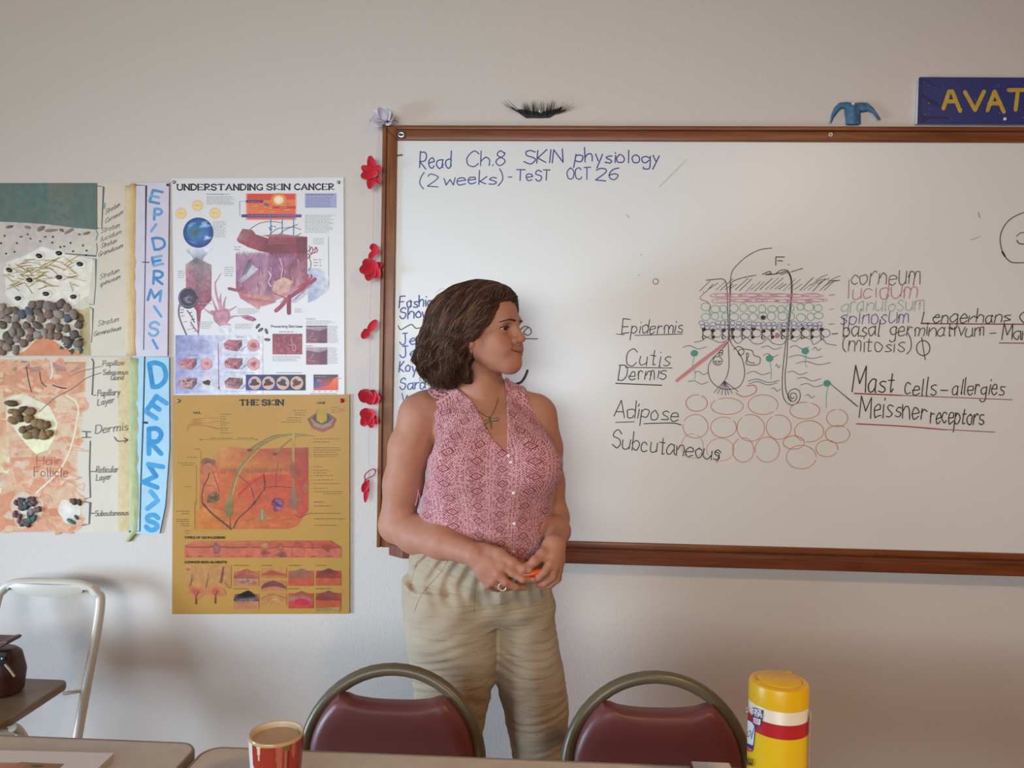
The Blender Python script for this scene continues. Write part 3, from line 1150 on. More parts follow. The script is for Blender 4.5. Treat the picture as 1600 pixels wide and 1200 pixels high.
for e, s in zip(EYE, (-1, 1)):
    H.ell(e, (.0134, .0134, .0134), .004)
    out = .79 * Fh + .61 * s * Rh
    H.ell(hh(.0735, s * .0325, -.001), (.012, .0145, .0038), .0012, 's', HB)
for s in (-1, 1):
    H.ell(hh(.066, s * .031, -.048), (.020, .016, .016), .018, 'u', HB)
    pass


def face_f(r, u):
    """how far the face reaches forward at a place"""
    for f in np.arange(.125, .03, -.0005):
        if float(HEAD.at(hh(f, r, u))) < 0:
            return float(f)
    return .07


UPL = [(0, -.0528, .0012, .0046), (.010, -.0526, .0008, .0047), (.019, -.0532, -.0002, .0036), (.0275, -.0530, -.0010, .0016)]
LOL = [(0, -.0622, .0008, .0058), (.010, -.0614, .0004, .0054), (.018, -.0580, -.0006, .0038), (.0265, -.0538, -.0010, .0015)]
LIPC = [[(face_f(r, u) + o - .002, r, u, q) for (r, u, o, q) in L] for L in (UPL, LOL)]
for s in (-1, 1):
    for L in LIPC:
        H.chain([hh(f, s * r, u) for (f, r, u, q) in L], [q for (f, r, u, q) in L], .005)
MOUTH = [(face_f(r, u), r, u) for (r, u) in ((0, -.0576), (.010, -.0572), (.020, -.0552), (.0305, -.0510))]
for s in (-1, 1):
    H.chain([hh(f + .0004, s * r, u) for (f, r, u) in MOUTH], (.0015, .0015, .0015, .0012), .002, 's')
for s in (-1, 1):
    H.ell(hh(-.004, s * .073, -.010), (.016, .008, .027), .006, 'u', HB)
    H.ell(hh(.002, s * .073, -.036), (.009, .006, .010), .006, 'u', HB)
    H.ell(hh(-.001, s * .083, -.006), (.009, .006, .016), .005, 's', HB)
s0 = np.round((HEAD.lo - BODY.lo) / BODY.h).astype(int)
dst, src = [], []
for i in range(3):
    a, b = max(0, s0[i]), min(BODY.n[i], s0[i] + HEAD.n[i])
    dst.append(slice(a, b)); src.append(slice(a - s0[i], b - s0[i]))
BODY.F[tuple(dst)] = smin(BODY.F[tuple(dst)], HEAD.F[tuple(src)], .022)
# throat and collar bones
# arms
B = BODY
B.chain([pp(657, 648, .018), pp(640, 700, .02), pp(630, 755, .022), pp(620, 818, .03)], (.051, .051, .048, .043), .02)
B.cone(pp(668, 640, .02), pp(657, 648, .018), .046, .051, .02)
B.chain([pp(620, 822, .028), pp(650, 836, -.02), pp(690, 848, -.085), pp(742, 866, -.150)], (.043, .044, .037, .0265), .02)
B.chain([pp(842, 648, .03), pp(850, 700, .035), pp(856, 755, .045), pp(866, 810, .06)], (.046, .044, .040, .034), .02)
B.chain([pp(867, 810, .056), pp(871, 830, -.035), pp(866, 853, -.135)], (.033, .0275, .0240), .025)


def hand(wrist, wr, knuckles, fingers, thumb, thr):
    for kn, kr in knuckles:
        B.chain([wrist, (np.array(wrist) * .45 + np.array(kn) * .55), kn], (wr * .8, wr * .62, kr), .012)
    B.chain(thumb, thr, .008)
    for f, r in fingers:
        B.chain(f, r, .0035)


hand(pp(744, 868, -.152), .026,
     [(pp(786, 883, -.183), .0118), (pp(778, 897, -.187), .0115), (pp(770, 907, -.182), .011), (pp(763, 913, -.172), .0102)],
     [([pp(786, 883, -.183), pp(800, 895, -.187), pp(817, 905, -.190), pp(830, 906, -.180)], (.0112, .0092, .0085, .0068)),
      ([pp(778, 897, -.187), pp(790, 910, -.190), pp(806, 917, -.180), pp(819, 918, -.166)], (.0112, .0092, .0084, .0068)),
      ([pp(770, 907, -.182), pp(780, 915, -.176), pp(791, 918, -.163), pp(801, 918, -.152)], (.0105, .0088, .008, .0066)),
      ([pp(763, 913, -.172), pp(769, 918, -.160), pp(777, 920, -.148), pp(785, 919, -.139)], (.0098, .0078, .0072, .006))],
     [pp(756, 860, -.150), pp(781, 866, -.172), pp(801, 879, -.184), pp(818, 889, -.187), pp(827, 893, -.184)], (.019, .0138, .0105, .0092, .0072))
hand(pp(866, 853, -.137), .025,
     [(pp(859, 880, -.172), .0115), (pp(866, 885, -.168), .0115), (pp(871, 889, -.155), .011), (pp(873, 890, -.138), .010)],
     [([pp(859, 880, -.172), pp(851, 893, -.180), pp(842, 902, -.182), pp(834, 907, -.176)], (.0112, .0092, .0084, .0068)),
      ([pp(866, 885, -.168), pp(863, 902, -.168), pp(851, 911, -.168), pp(841, 914, -.160)], (.0112, .0092, .0084, .0068)),
      ([pp(871, 889, -.155), pp(869, 906, -.152), pp(858, 915, -.150), pp(848, 916, -.145)], (.0105, .0088, .008, .0066)),
      ([pp(873, 890, -.138), pp(872, 904, -.132), pp(863, 912, -.128), pp(855, 913, -.122)], (.0096, .0078, .0072, .006))],
     [pp(858, 856, -.140), pp(848, 866, -.163), pp(835, 877, -.178), pp(824, 886, -.181), pp(819, 890, -.179)], (.018, .0128, .0103, .0088, .007))
V, Q = BODY.mesh()
# skin colours: lips, cheeks, lids, knuckles and nails; painted shade in creases
rel = V - HC
lf, lr, lu = rel @ Fh, rel @ Rh, rel @ Uh
skin = np.tile(np.array(lin('#b67f67')), (len(V), 1))


def tint(mask, col):
    global skin
    skin = skin * (1 - mask[:, None]) + np.array(lin(col)) * mask[:, None]


def soft(d, a, b):
    return np.clip((b - d) / (b - a), 0, 1)


for s in (-1, 1):
    tint(0.40 * soft(np.linalg.norm((np.stack([lf, lr, lu], 1) - np.array([.064, s * .042, -.030])) / np.array([.03, .03, .026]), axis=1), .1, 1.0), '#b4604c')
    tint(0.6 * soft(np.linalg.norm((np.stack([lf, lr, lu], 1) - np.array([.078, s * .033, .004])) / np.array([.02, .02, .012]), axis=1), .4, 1.0), '#8a5c48')
LQ0 = np.stack([lf, lr, lu], 1)
nearl = np.where(np.linalg.norm(LQ0 - np.array([.08, 0, -.056]), axis=1) < .05)[0]
for L in LIPC:
    for s in (-1, 1):
        for a_, b_ in zip(L, L[1:]):
            for t_ in np.linspace(0, 1, 6):
                c_ = np.array([a_[0] + (b_[0] - a_[0]) * t_ + .001, s * (a_[1] + (b_[1] - a_[1]) * t_), a_[2] + (b_[2] - a_[2]) * t_]); q_ = a_[3] + (b_[3] - a_[3]) * t_
                m_ = np.zeros(len(V)); m_[nearl] = soft(np.linalg.norm(LQ0[nearl] - c_, axis=1), q_ * .9, q_ * 1.25)
                tint(.35 * m_, '#a4544e')
LQ = np.stack([lf, lr, lu], 1)
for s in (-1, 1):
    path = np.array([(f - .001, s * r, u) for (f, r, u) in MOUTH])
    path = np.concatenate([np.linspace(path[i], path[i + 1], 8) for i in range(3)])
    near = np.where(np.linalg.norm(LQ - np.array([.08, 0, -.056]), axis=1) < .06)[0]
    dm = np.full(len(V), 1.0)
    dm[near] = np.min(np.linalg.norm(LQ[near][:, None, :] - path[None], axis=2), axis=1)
    tint(0.85 * soft(dm, .0010, .0034), '#5f2c26')  # shade painted into the crease between the lips
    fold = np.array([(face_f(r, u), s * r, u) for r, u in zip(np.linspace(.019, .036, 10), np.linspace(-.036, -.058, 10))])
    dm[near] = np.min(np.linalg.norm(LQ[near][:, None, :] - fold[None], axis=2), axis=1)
    tint(0.30 * soft(dm, .001, .005), '#8a4f3c')  # soft shade painted along the smile fold
tint(0.35 * soft(np.linalg.norm((np.stack([lf, lr, lu], 1) - np.array([.105, 0, -.027])) / .016, axis=1), .2, 1.0), '#b8694f')
for p in (pp(786, 883, -.19), pp(778, 897, -.195), pp(770, 907, -.19), pp(800, 895, -.195), pp(859, 880, -.18), pp(851, 893, -.185), pp(801, 879, -.19)):
    tint(0.35 * soft(np.linalg.norm(V - p, axis=1), .003, .016), '#b8735c')
for p, c in ((pp(826, 891, -.192), .006), (pp(832, 904, -.187), .005), (pp(820, 888, -.188), .005)):
    tint(0.6 * soft(np.linalg.norm(V - p, axis=1), c * .7, c), '#dba896')
SKIN = mat('skin', lin('#b67f67'), 0.56, spec=0.32, attr=True, sss=0.12, noise=(55, 0.05), bump=(420, 0.12, 0.002))
vol_object('body', V, Q, SKIN, person, skin, relax=2)

# eyes, brows, lashes
EYEM = mat('eye', (1, 1, 1), 0.12, attr=True)
look = .97 * Fh + .2 * Rh
look = look / np.linalg.norm(look)
for e in EYE:
    b = MB()
    z = Vector(look); x = z.orthogonal().normalized(); y = z.cross(x)
    M = Matrix((x, y, z)).transposed()
    vs, fs, cs = [], [], []
    nu, nv = 20, 20
    for j in range(nv + 1):
        tt = math.pi * j / nv
        for i in range(nu):
            a = 2 * math.pi * i / nu
            vs.append(M @ Vector((math.sin(tt) * math.cos(a), math.sin(tt) * math.sin(a), math.cos(tt))) * .0122 + Vector(e))
            cs.append(lin('#0c0807') if tt < .22 else lin('#3d271b') if tt < .56 else lin('#9a8a80'))
    for j in range(nv):
        for i in range(nu):
            fs.append((j * nu + i, (j + 1) * nu + i, (j + 1) * nu + (i + 1) % nu, j * nu + (i + 1) % nu))
    b.add(vs, fs, cs)
    b.build('eye', EYEM, person, smooth=True)
BROW = mat('brow_hair', lin('#553526'), 0.8)


def on_face(pts, lift):
    out = []
    for p in pts:
        p = np.array(p, float)
        for _ in range(5):
            p = p - BODY.grad(p) * (BODY.at(p) - lift)
        out.append(p)
    return out


for s in (-1, 1):
    b = MB()
    pts = on_face(spline([hh(.088, s * .011, .0185), hh(.086, s * .021, .0205), hh(.080, s * .033, .0205), hh(.067, s * .047, .0135)], 5), .0004)
    n = len(pts)
    b.tube(pts, [.0034 * (1 - .75 * (i / (n - 1)) ** 2) for i in range(n)], 8, flat=0.7)
    b.build('eyebrow', BROW, person, smooth=True)
    b = MB()
    pts = [hh(.0775, s * .019, .0006), hh(.0800, s * .026, .0040), hh(.0788, s * .033, .0048), hh(.0735, s * .041, .0032), hh(.0675, s * .046, -.0006)]
    b.tube(spline(pts, 4), .0011, 6)
    b.build('eyelashes', mat('lash', lin('#1a100c'), 0.6), person, smooth=True)

# --- hair: a full body of hair and many locks laid over it
HAIR = Vol(HC - np.array([.26, .2, .18]), HC + np.array([.17, .2, .17]), 0.003)
G = HAIR
G.ell(hh(-.010, 0, .036), (.108, .098, .086), 0, 'u', HB)
hulls = [(pp(712, 508, -.035), (.072, .075, .078)), (pp(694, 548, -.02), (.060, .075, .062)), (pp(678, 562, -.01), (.038, .06, .036)),
         (pp(700, 575, -.035), (.045, .050, .040)), (pp(722, 570, -.030), (.030, .045, .046)), (pp(705, 520, .05), (.07, .07, .08)), (pp(735, 545, .075), (.06, .045, .06)),
         (pp(690, 590, .0), (.035, .05, .022))]
for c, r in hulls:
    G.ell(c, r, .03)
hl = np.array([(-.30, -.012), (-.040, -.012), (-.026, -.002), (-.012, .022), (.006, .040), (.030, .052), (.062, .060), (.080, .080), (.092, .100), (.12, .13)])


def cutfn(X, Y, Z):
    px, py, pz = X - HC[0], Y - HC[1], Z - HC[2]
    f = px * Fh[0] + py * Fh[1] + pz * Fh[2]
    u = px * Uh[0] + py * Uh[1] + pz * Uh[2]
    r = px * Rh[0] + py * Rh[1] + pz * Rh[2]
    return (f - np.interp(u, hl[:, 0], hl[:, 1]) - np.where(r < 0, .012, 0)) * .7


G.put(cutfn, HC - .3, HC + .3, .012, 'i')
# loose waves
s_, X_, Y_, Z_ = G.sub(G.lo, G.lo + 9)
wv = np.sin(X_ * 95 + 2.2 * np.sin(Z_ * 60) + Y_ * 40) * np.sin(Z_ * 70 + 30 * Y_)
low = np.clip((HC[2] + .03 - Z_) / .06, 0.25, 1)
G.F += (wv * (.0020 + .0085 * np.clip((HC[2] + .02 - Z_) / .07, 0, 1))).astype(np.float32)
Vh, Qh = G.mesh()
rng = np.random.default_rng(5)
hc = np.array(lin('#2b1b15'))[None, :] * (0.85 + 0.3 * rng.random((len(Vh), 1)))
HM = mat('hair', lin('#2b1b15'), 0.58, spec=0.28, attr=True)
hairbase = vol_object('hair', Vh, Qh, HM, person, hc, relax=1)
GUIDES = [
    [(800, 464, -.012), (790, 468, -.05), (777, 486, -.085), (764, 506, -.098), (748, 522, -.1), (734, 542, -.098), (727, 566, -.09), (726, 588, -.078), (736, 602, -.06)],
    [(797, 462, -.015), (786, 463, -.05), (770, 482, -.085), (754, 503, -.1), (733, 520, -.1), (712, 540, -.1), (700, 566, -.09), (712, 590, -.075)],
    [(790, 454, -.015), (772, 462, -.06), (752, 482, -.09), (732, 505, -.1), (712, 528, -.11), (696, 556, -.11), (697, 585, -.085), (714, 598, -.07)],
    [(780, 449, -.02), (757, 459, -.065), (732, 480, -.095), (709, 508, -.11), (692, 540, -.11), (683, 570, -.09), (692, 596, -.06), (708, 600, -.05)],
    [(770, 446, -.02), (742, 456, -.065), (715, 478, -.09), (694, 510, -.1), (680, 545, -.09), (671, 572, -.07), (680, 594, -.05), (694, 600, -.03)],
    [(758, 444, -.015), (728, 453, -.05), (700, 474, -.07), (680, 508, -.075), (666, 545, -.07), (660, 568, -.05), (670, 586, -.03), (682, 594, -.01)],
    [(750, 443, .0), (720, 449, -.02), (692, 466, -.035), (672, 500, -.04), (658, 540, -.04), (653, 562, -.03), (661, 577, -.01), (672, 584, .0)],
    [(750, 443, .01), (720, 448, .01), (690, 466, .01), (670, 502, .0), (655, 545, .0), (652, 566, .01), (660, 578, .01), (670, 582, .02)],
    [(752, 443, .025), (722, 450, .045), (696, 470, .06), (676, 505, .06), (662, 545, .05), (664, 570, .05), (676, 588, .05), (690, 592, .04)],
    [(765, 445, .03), (750, 452, .07), (730, 472, .1), (712, 505, .12), (700, 545, .11), (700, 575, .09), (710, 590, .08), (720, 592, .07)],
    [(780, 448, .02), (790, 456, .05), (792, 470, .08), (780, 495, .1), (765, 525, .11), (755, 555, .1), (750, 575, .09), (750, 585, .08)],
]


def resample(g, n=36):
    P = np.array([pp(*q) for q in spline(g, 6)])
    d = np.concatenate([[0], np.cumsum(np.linalg.norm(np.diff(P, axis=0), axis=1))])
    return np.stack([np.interp(np.linspace(0, d[-1], n), d, P[:, i]) for i in range(3)], 1)


GU = [resample(g) for g in GUIDES]
mbh = MB()
NST = 4200
rnd = random.Random(11)
allp, meta = [], []
for k in range(NST):
    gi = rnd.random() * (len(GU) - 1.001)
    if rnd.random() < .7: gi = rnd.random() * 7.0
    a = int(gi); t_ = gi - a
    P = GU[a] * (1 - t_) + GU[a + 1] * t_
    n = len(P)
    i0 = int(rnd.random() ** 1.6 * n * .55)
    i1 = min(n, max(i0 + 12, int(n * (0.75 + 0.3 * rnd.random()))))
    P = P[i0:i1]
    lay = rnd.uniform(.0005, .0055)
    ph, fr, am = rnd.random() * 6.28, rnd.uniform(5, 9), rnd.uniform(.3, 1.0)
    s = np.linspace(i0 / n, i1 / n, len(P))
    wob = np.stack([np.sin(s * fr * 2 + ph), np.cos(s * fr * 1.7 + ph), np.sin(s * fr * 1.4 + ph * 2)], 1) * (.002 + .012 * s[:, None] ** 1.4) * am
    P = P + np.array([rnd.gauss(0, .003) for _ in range(3)]) + wob
    allp.append(P); meta.append((lay, s, rnd.random()))
flat = np.concatenate(allp)
lays = np.concatenate([np.full(len(p), m[0]) + .004 * np.sin(np.arange(len(p)) * .6 + i) * m[1] for i, (p, m) in enumerate(zip(allp, meta))])
for _ in range(5):
    dd = G.at(flat)
    dd = np.clip(dd - lays, -.03, .03)
    flat = flat - G.grad(flat) * dd[:, None] * .8
k0 = 0
for p, (lay, s, cr) in zip(allp, meta):
    q = flat[k0:k0 + len(p)]; k0 += len(p)
    n = len(q)
    base = np.array(lin('#2c1c16')) * (1 - cr ** 2.0) + np.array(lin('#75543f')) * cr ** 2.0
    cl = .5 + .5 * math.sin(q[0][0] * 210 + q[0][2] * 160 + 3 * math.sin(q[0][1] * 90))
    mbh.col = tuple(base * (0.55 + .35 * rnd.random() + .75 * cl))
    rr = rnd.uniform(.0006, .0014)
    mbh.tube(q, [rr * min(1, (i + 1) / 3, (n - i) / (n * .45)) for i in range(n)], 4)
# the curl that stands out over the forehead, and a few flyaways
mbh.col = lin('#2a1b16')
for j in range(16):
    o_ = rnd.uniform(-2, 2)
    pts = [pp(778 + o_, 450 + o_, .0), pp(790 + o_, 452 + o_ * .6, .02), pp(800 + o_, 459 + o_ * .5, .03), pp(806 + o_ * .6, 468, .035), pp(807 + o_ * .5, 476, .035), pp(803 + o_ * .4, 480 + o_ * .5, .032)]
    mbh.tube(spline(pts, 4), .0016, 5)
for j in range(14):
    x = rnd.uniform(700, 796)
    y = 446 + abs(x - 745) * .12
    pts = [pp(x, y + 5, -.01), pp(x - 10, y - rnd.random() * 2, -.01), pp(x - 20, y + 4 + rnd.random() * 4, .0)]
    mbh.tube(spline(pts, 4), .00028, 4)
for j in range(40):
    y = rnd.uniform(525, 580)
    x = 662 + abs(y - 560) * .3
    pts = [pp(x + 10, y - 8, -.02), pp(x - 4, y, -.02), pp(x - 9 - rnd.random() * 5, y + 7, -.02), pp(x - 2, y + 14 + rnd.random() * 5, -.02), pp(x + 6, y + 12, -.03)]
    mbh.tube(spline(pts, 4), rnd.uniform(.0006, .0013), 4)
mbh.build('hair_lock', HM, hairbase, smooth=False).data.polygons.foreach_set('use_smooth', [True] * len(mbh.f))

# ------------------------------------------------------------------ blouse
c0, c1 = pp(620, 925, 0), pp(905, 585, 0)
BL_V = Vol((c0[0], YP - .2, c0[2]), (c1[0], YP + .18, c1[2]), 0.0026)
torso(BL_V, 0.0)
BL_V.cone(pp(750, 640, .02), pp(752, 585, .014), .062, .060, .03)


def polycut(vol, pts, y0, y1, dy, k=.004):
    """cuts away an upright prism whose outline is given on the person's plane"""
    P = [np.array(pp(x, y, dy)) for x, y in pts]
    xs, zs = [p[0] for p in P], [p[2] for p in P]
    n = len(P)

    def fn(X, Y, Z):
        d = np.full(np.broadcast(X, Z).shape, 1e9)
        inside = np.zeros(d.shape, bool)
        for i in range(n):
            j = (i + 1) % n
            ex, ez = xs[j] - xs[i], zs[j] - zs[i]
            wx, wz = X - xs[i], Z - zs[i]
            t = np.clip((wx * ex + wz * ez) / (ex * ex + ez * ez), 0, 1)
            d = np.minimum(d, (wx - ex * t) ** 2 + (wz - ez * t) ** 2)
            c = ((zs[i] > Z) != (zs[j] > Z)) & (X < ex * (Z - zs[i]) / (ez if abs(ez) > 1e-9 else 1e-9) + xs[i])
            inside ^= c
        d = np.sqrt(d) * np.where(inside, -1, 1)
        dy_ = np.maximum(Y - y1, y0 - Y)
        return np.maximum(d, dy_)
    vol.put(fn, (min(xs), y0, min(zs)), (max(xs), y1, max(zs)), k, 's')


# soft drapes
s_, X_, Y_, Z_ = BL_V.sub(BL_V.lo, BL_V.lo + 9)
zb = (Z_ - pp(770, 860)[2])
dr = np.sin((X_ - ps.x) * 70 + 14 * zb + 6 * np.sin(zb * 11)) * np.clip((.20 - zb) / .2, 0, 1) * .0028
dr = dr + np.sin(zb * 55 + (X_ - ps.x) * 26) * .0017 * np.clip((.16 - zb) / .12, 0, 1)
BL_V.F += dr.astype(np.float32)
# neck opening, arm holes, hem
polycut(BL_V, [(640, 560), (688, 596), (710, 609), (735, 627), (755, 659), (771, 686), (791.5, 705), (792.5, 690), (792, 660), (789, 632), (787, 611), (784, 590), (800, 540)], YP - .3, YP + .055, -.09)
polycut(BL_V, [(640, 500), (640, 590), (688, 597), (740, 596), (785, 591), (830, 585), (830, 500)], YP - .3, YP + .3, .02)
polycut(BL_V, [(600, 590), (662, 606), (672, 632), (681, 657), (684, 677), (679, 704), (668, 716), (600, 700)], YP - .3, YP + .3, -.03)
polycut(BL_V, [(900, 560), (818, 600), (827, 630), (846, 657), (860, 684), (872, 708), (920, 700)], YP - .3, YP + .3, -.03)
polycut(BL_V, [(600, 861), (700, 872), (780, 886), (826, 890), (850, 872), (870, 850), (920, 860), (920, 960), (600, 960)], YP - .3, YP + .3, -.1)
Vb, Qb = BL_V.mesh()


def N(nt, t, op=None, a=None, b=None, c=None):
    n = nt.nodes.new(t)
    if op: n.operation = op
    for i, v in enumerate((a, b, c)):
        if v is None: continue
        if hasattr(v, 'is_linked') or isinstance(v, bpy.types.NodeSocket): nt.links.new(v, n.inputs[i])
        else: n.inputs[i].default_value = v
    return n.outputs[0]


def math_(nt, op, a, b=None, c=None):
    return N(nt, 'ShaderNodeMath', op, a, b, c)


def blouse_material():
    m = mat('blouse_print', lin('#b06a70'), 0.8, spec=0.2, sheen=0.15)
    nt = m.node_tree
    bsdf = nt.nodes['Principled BSDF']
    tc = nt.nodes.new('ShaderNodeTexCoord')
    nz = nt.nodes.new('ShaderNodeTexNoise'); nz.inputs['Scale'].default_value = 12; nz.inputs['Detail'].default_value = 2
    nt.links.new(tc.outputs['Object'], nz.inputs['Vector'])
    sx = nt.nodes.new('ShaderNodeSeparateXYZ'); nt.links.new(tc.outputs['Object'], sx.inputs[0])
    X, Y, Z = sx.outputs
    # around the body, so that the print runs on at the sides
    ang = math_(nt, 'ARCTAN2', X, math_(nt, 'MULTIPLY', Y, -1.0))
    wob = math_(nt, 'MULTIPLY_ADD', nz.outputs['Fac'], 0.012, -0.006)
    u = math_(nt, 'ADD', math_(nt, 'MULTIPLY_ADD', ang, 0.135, 0.003), wob)
    v = math_(nt, 'ADD', Z, wob)
    P = 0.064
    uc = math_(nt, 'DIVIDE', u, P)
    col = math_(nt, 'FLOOR', uc)
    odd = math_(nt, 'MODULO', math_(nt, 'ABSOLUTE', col), 2.0)
    fu = math_(nt, 'ABSOLUTE', math_(nt, 'SUBTRACT', math_(nt, 'FRACT', uc), 0.5))
    vv = math_(nt, 'MULTIPLY_ADD', odd, 0.5, math_(nt, 'DIVIDE', v, 0.036))
    fv = math_(nt, 'ABSOLUTE', math_(nt, 'SUBTRACT', math_(nt, 'FRACT', vv), 0.5))
    dia = math_(nt, 'ADD', math_(nt, 'MULTIPLY', fu, 1.62), math_(nt, 'MULTIPLY', fv, 1.45))
    # diamond with rings: dark / pale bands
    r = nt.nodes.new('ShaderNodeValToRGB')
    r.color_ramp.interpolation = 'CONSTANT'
    D_, L_ = (0, 0, 0, 1), (1, 1, 1, 1)
    els = [(0, L_), (.07, D_), (.16, L_), (.195, L_), (.25, D_), (.30, D_), (.40, L_), (.44, D_), (.46, D_)]
    while len(r.color_ramp.elements) < len(els): r.color_ramp.elements.new(0.5)
    for e, (p_, c_) in zip(r.color_ramp.elements, els): e.position = p_; e.color = c_
    # toothed edges: small checks in the ground between the diamonds
    ck = math_(nt, 'MULTIPLY', math_(nt, 'SINE', math_(nt, 'MULTIPLY', u, 1150.0)), math_(nt, 'SINE', math_(nt, 'MULTIPLY', v, 1060.0)))
    vor = nt.nodes.new('ShaderNodeTexVoronoi'); vor.inputs['Scale'].default_value = 240
    nt.links.new(tc.outputs['Object'], vor.inputs['Vector'])
    ck2 = math_(nt, 'ADD', ck, math_(nt, 'MULTIPLY_ADD', vor.outputs['Distance'], 2.2, -1.05))
    teeth = math_(nt, 'GREATER_THAN', ck2, 0.02)
    nt.links.new(math_(nt, 'MULTIPLY_ADD', ck, 0.028, dia), r.inputs[0])
    isd = math_(nt, 'LESS_THAN', dia, 0.44)
    mix = nt.nodes.new('ShaderNodeMix'); mix.data_type = 'FLOAT'
    nt.links.new(isd, mix.inputs[0]); nt.links.new(teeth, mix.inputs[2])
    rb = nt.nodes.new('ShaderNodeRGBToBW'); nt.links.new(r.outputs[0], rb.inputs[0])
    nt.links.new(rb.outputs[0], mix.inputs[3])
    # narrow pale lines between the columns
    ln = math_(nt, 'MAXIMUM', math_(nt, 'GREATER_THAN', fu, 0.482), math_(nt, 'LESS_THAN', math_(nt, 'ABSOLUTE', math_(nt, 'SUBTRACT', fu, 0.36)), 0.012))
    tot = math_(nt, 'MAXIMUM', mix.outputs[0], math_(nt, 'MULTIPLY', ln, 0.85))
    cm = nt.nodes.new('ShaderNodeMix'); cm.data_type = 'RGBA'
    nt.links.new(tot, cm.inputs[0])
    cm.inputs[6].default_value = (*lin('#8c434d'), 1)
    cm.inputs[7].default_value = (*lin('#d5a1a2'), 1)
    nt.links.new(cm.outputs[2], bsdf.inputs['Base Color'])
    n2 = nt.nodes.new('ShaderNodeTexNoise'); n2.inputs['Scale'].default_value = 500
    nt.links.new(tc.outputs['Object'], n2.inputs['Vector'])
    bp = nt.nodes.new('ShaderNodeBump'); bp.inputs['Strength'].default_value = .2; bp.inputs['Distance'].default_value = .002
    nt.links.new(n2.outputs['Fac'], bp.inputs['Height']); nt.links.new(bp.outputs[0], bsdf.inputs['Normal'])
    return m


blouse = vol_object('blouse', Vb, Qb, blouse_material(), person, None, relax=2)
for (x, y) in ((795, 712), (799, 722), (803, 770), (804, 818), (802, 862)):
    p = BL_V.hit(x, y, YP - .19, YP)
    b = MB()
    b.ball((p.x, p.y - .0022, p.z), (.0046, .0022, .0046), nu=10, nv=6)
    b.build('button', mat('pearl_button', lin('#e8cfc8'), 0.25), blouse, smooth=True)
# tie hanging at the side of the waist
b = MB()
for pts in ([pp(654, 765, -.02), pp(652, 778, -.03), pp(649, 790, -.035)], [pp(655, 770, -.02), pp(656, 782, -.03), pp(653, 795, -.034)]):
    b.tube(spline(pts, 4), .0016, 5)
b.build('side_tie', mat('tie_cord', lin('#b98a92'), 0.8), blouse, smooth=True)

# ------------------------------------------------------------------ trousers
d0, d1 = pp(600, 900, 0), pp(930, 845, 0)
TR = Vol((d0[0], YP - .2, 0.02), (d1[0], YP + .2, d1[2]), 0.0032)
HIPS = [row(846, 652, 846, .005, .108), row(862, 645, 851, .005, .112), row(885, 640, 856, .0, .118), row(915, 635, 863, .0, .122), row(945, 634, 866, .0, .112), row(962, 645, 858, .0, .090)]


def leg(rows, zend, cy):
    R_ = [row(y, a, b_, cy, ry) for (y, a, b_, ry) in rows]
    last = R_[-1]
    R_.append((zend, last[1] + .004, YP + cy, last[3] * .95, last[4] * .95))
    return R_


TR.loft(HIPS, 0, 0, 2.2)
TR.loft(leg([(915, 638, 768, .100), (940, 634, 772, .108), (960, 634, 775, .108), (985, 634, 779, .104), (1030, 639, 778, .098), (1065, 645, 772, .092), (1100, 650, 763, .086), (1150, 657, 753, .079), (1200, 663, 748, .074)], 0.05, -.028), 0, .03, 2.1)
TR.loft(leg([(915, 768, 862, .096), (940, 767, 866, .102), (960, 766, 867, .102), (985, 767, 869, .100), (1030, 769, 878, .096), (1065, 775, 884, .092), (1110, 787, 889, .086), (1150, 795, 887, .080), (1180, 801, 883, .076)], 0.05, .020), 0, .010, 2.1)
s_, X_, Y_, Z_ = TR.sub(TR.lo, TR.lo + 9)
zt = pp(760, 862)[2] - Z_                                  # distance below the waist
xx = X_ - ps.x
cr = np.sin(zt * 250 + 5 * np.sin(xx * 17 + zt * 9) + 2.5 * np.sin(Y_ * 21 + zt * 31)) * (0.5 + 0.5 * np.sin(xx * 29 + zt * 47 + 2 * np.sin(zt * 13)))
cr2 = np.sin(zt * 87 + 4 * np.sin(xx * 13 - zt * 6) + Y_ * 17)
legm = np.clip((zt - .13) / .1, 0, 1) * np.clip(1.6 - zt * 1.6, .5, 1)
wa = np.sin(xx * 175 + 6 * np.sin(zt * 23) + Y_ * 60) * np.clip((.12 - zt) / .12, 0, 1)
dg = np.sin(xx * 75 + zt * 95 + 2 * np.sin(zt * 31)) * np.clip((zt - .02) / .05, 0, 1) * np.clip((.2 - zt) / .1, 0, 1)
TR.F += (cr * .0016 * legm + cr2 * .0008 * legm + wa * .0040 + dg * .0022).astype(np.float32)
Vt, Qt = TR.mesh()
LIN_ = mat('linen', lin('#b2a28a'), 0.85, spec=0.2, noise=(9, 0.07), sheen=0.1)
nt_ = LIN_.node_tree
tc_ = nt_.nodes.new('ShaderNodeTexCoord'); mp_ = nt_.nodes.new('ShaderNodeMapping'); mp_.inputs['Scale'].default_value = (14, 14, 75)
nz_ = nt_.nodes.new('ShaderNodeTexNoise'); nz_.inputs['Scale'].default_value = 1.0; nz_.inputs['Detail'].default_value = 5; nz_.inputs['Distortion'].default_value = 0.6
nt_.links.new(tc_.outputs['Object'], mp_.inputs['Vector']); nt_.links.new(mp_.outputs[0], nz_.inputs['Vector'])
bp_n = nt_.nodes.new('ShaderNodeBump'); bp_n.inputs['Strength'].default_value = .55; bp_n.inputs['Distance'].default_value = .012
nt_.links.new(nz_.outputs['Fac'], bp_n.inputs['Height']); nt_.links.new(bp_n.outputs[0], nt_.nodes['Principled BSDF'].inputs['Normal'])
tro = vol_object('trousers', Vt, Qt, LIN_, person, None, relax=2)
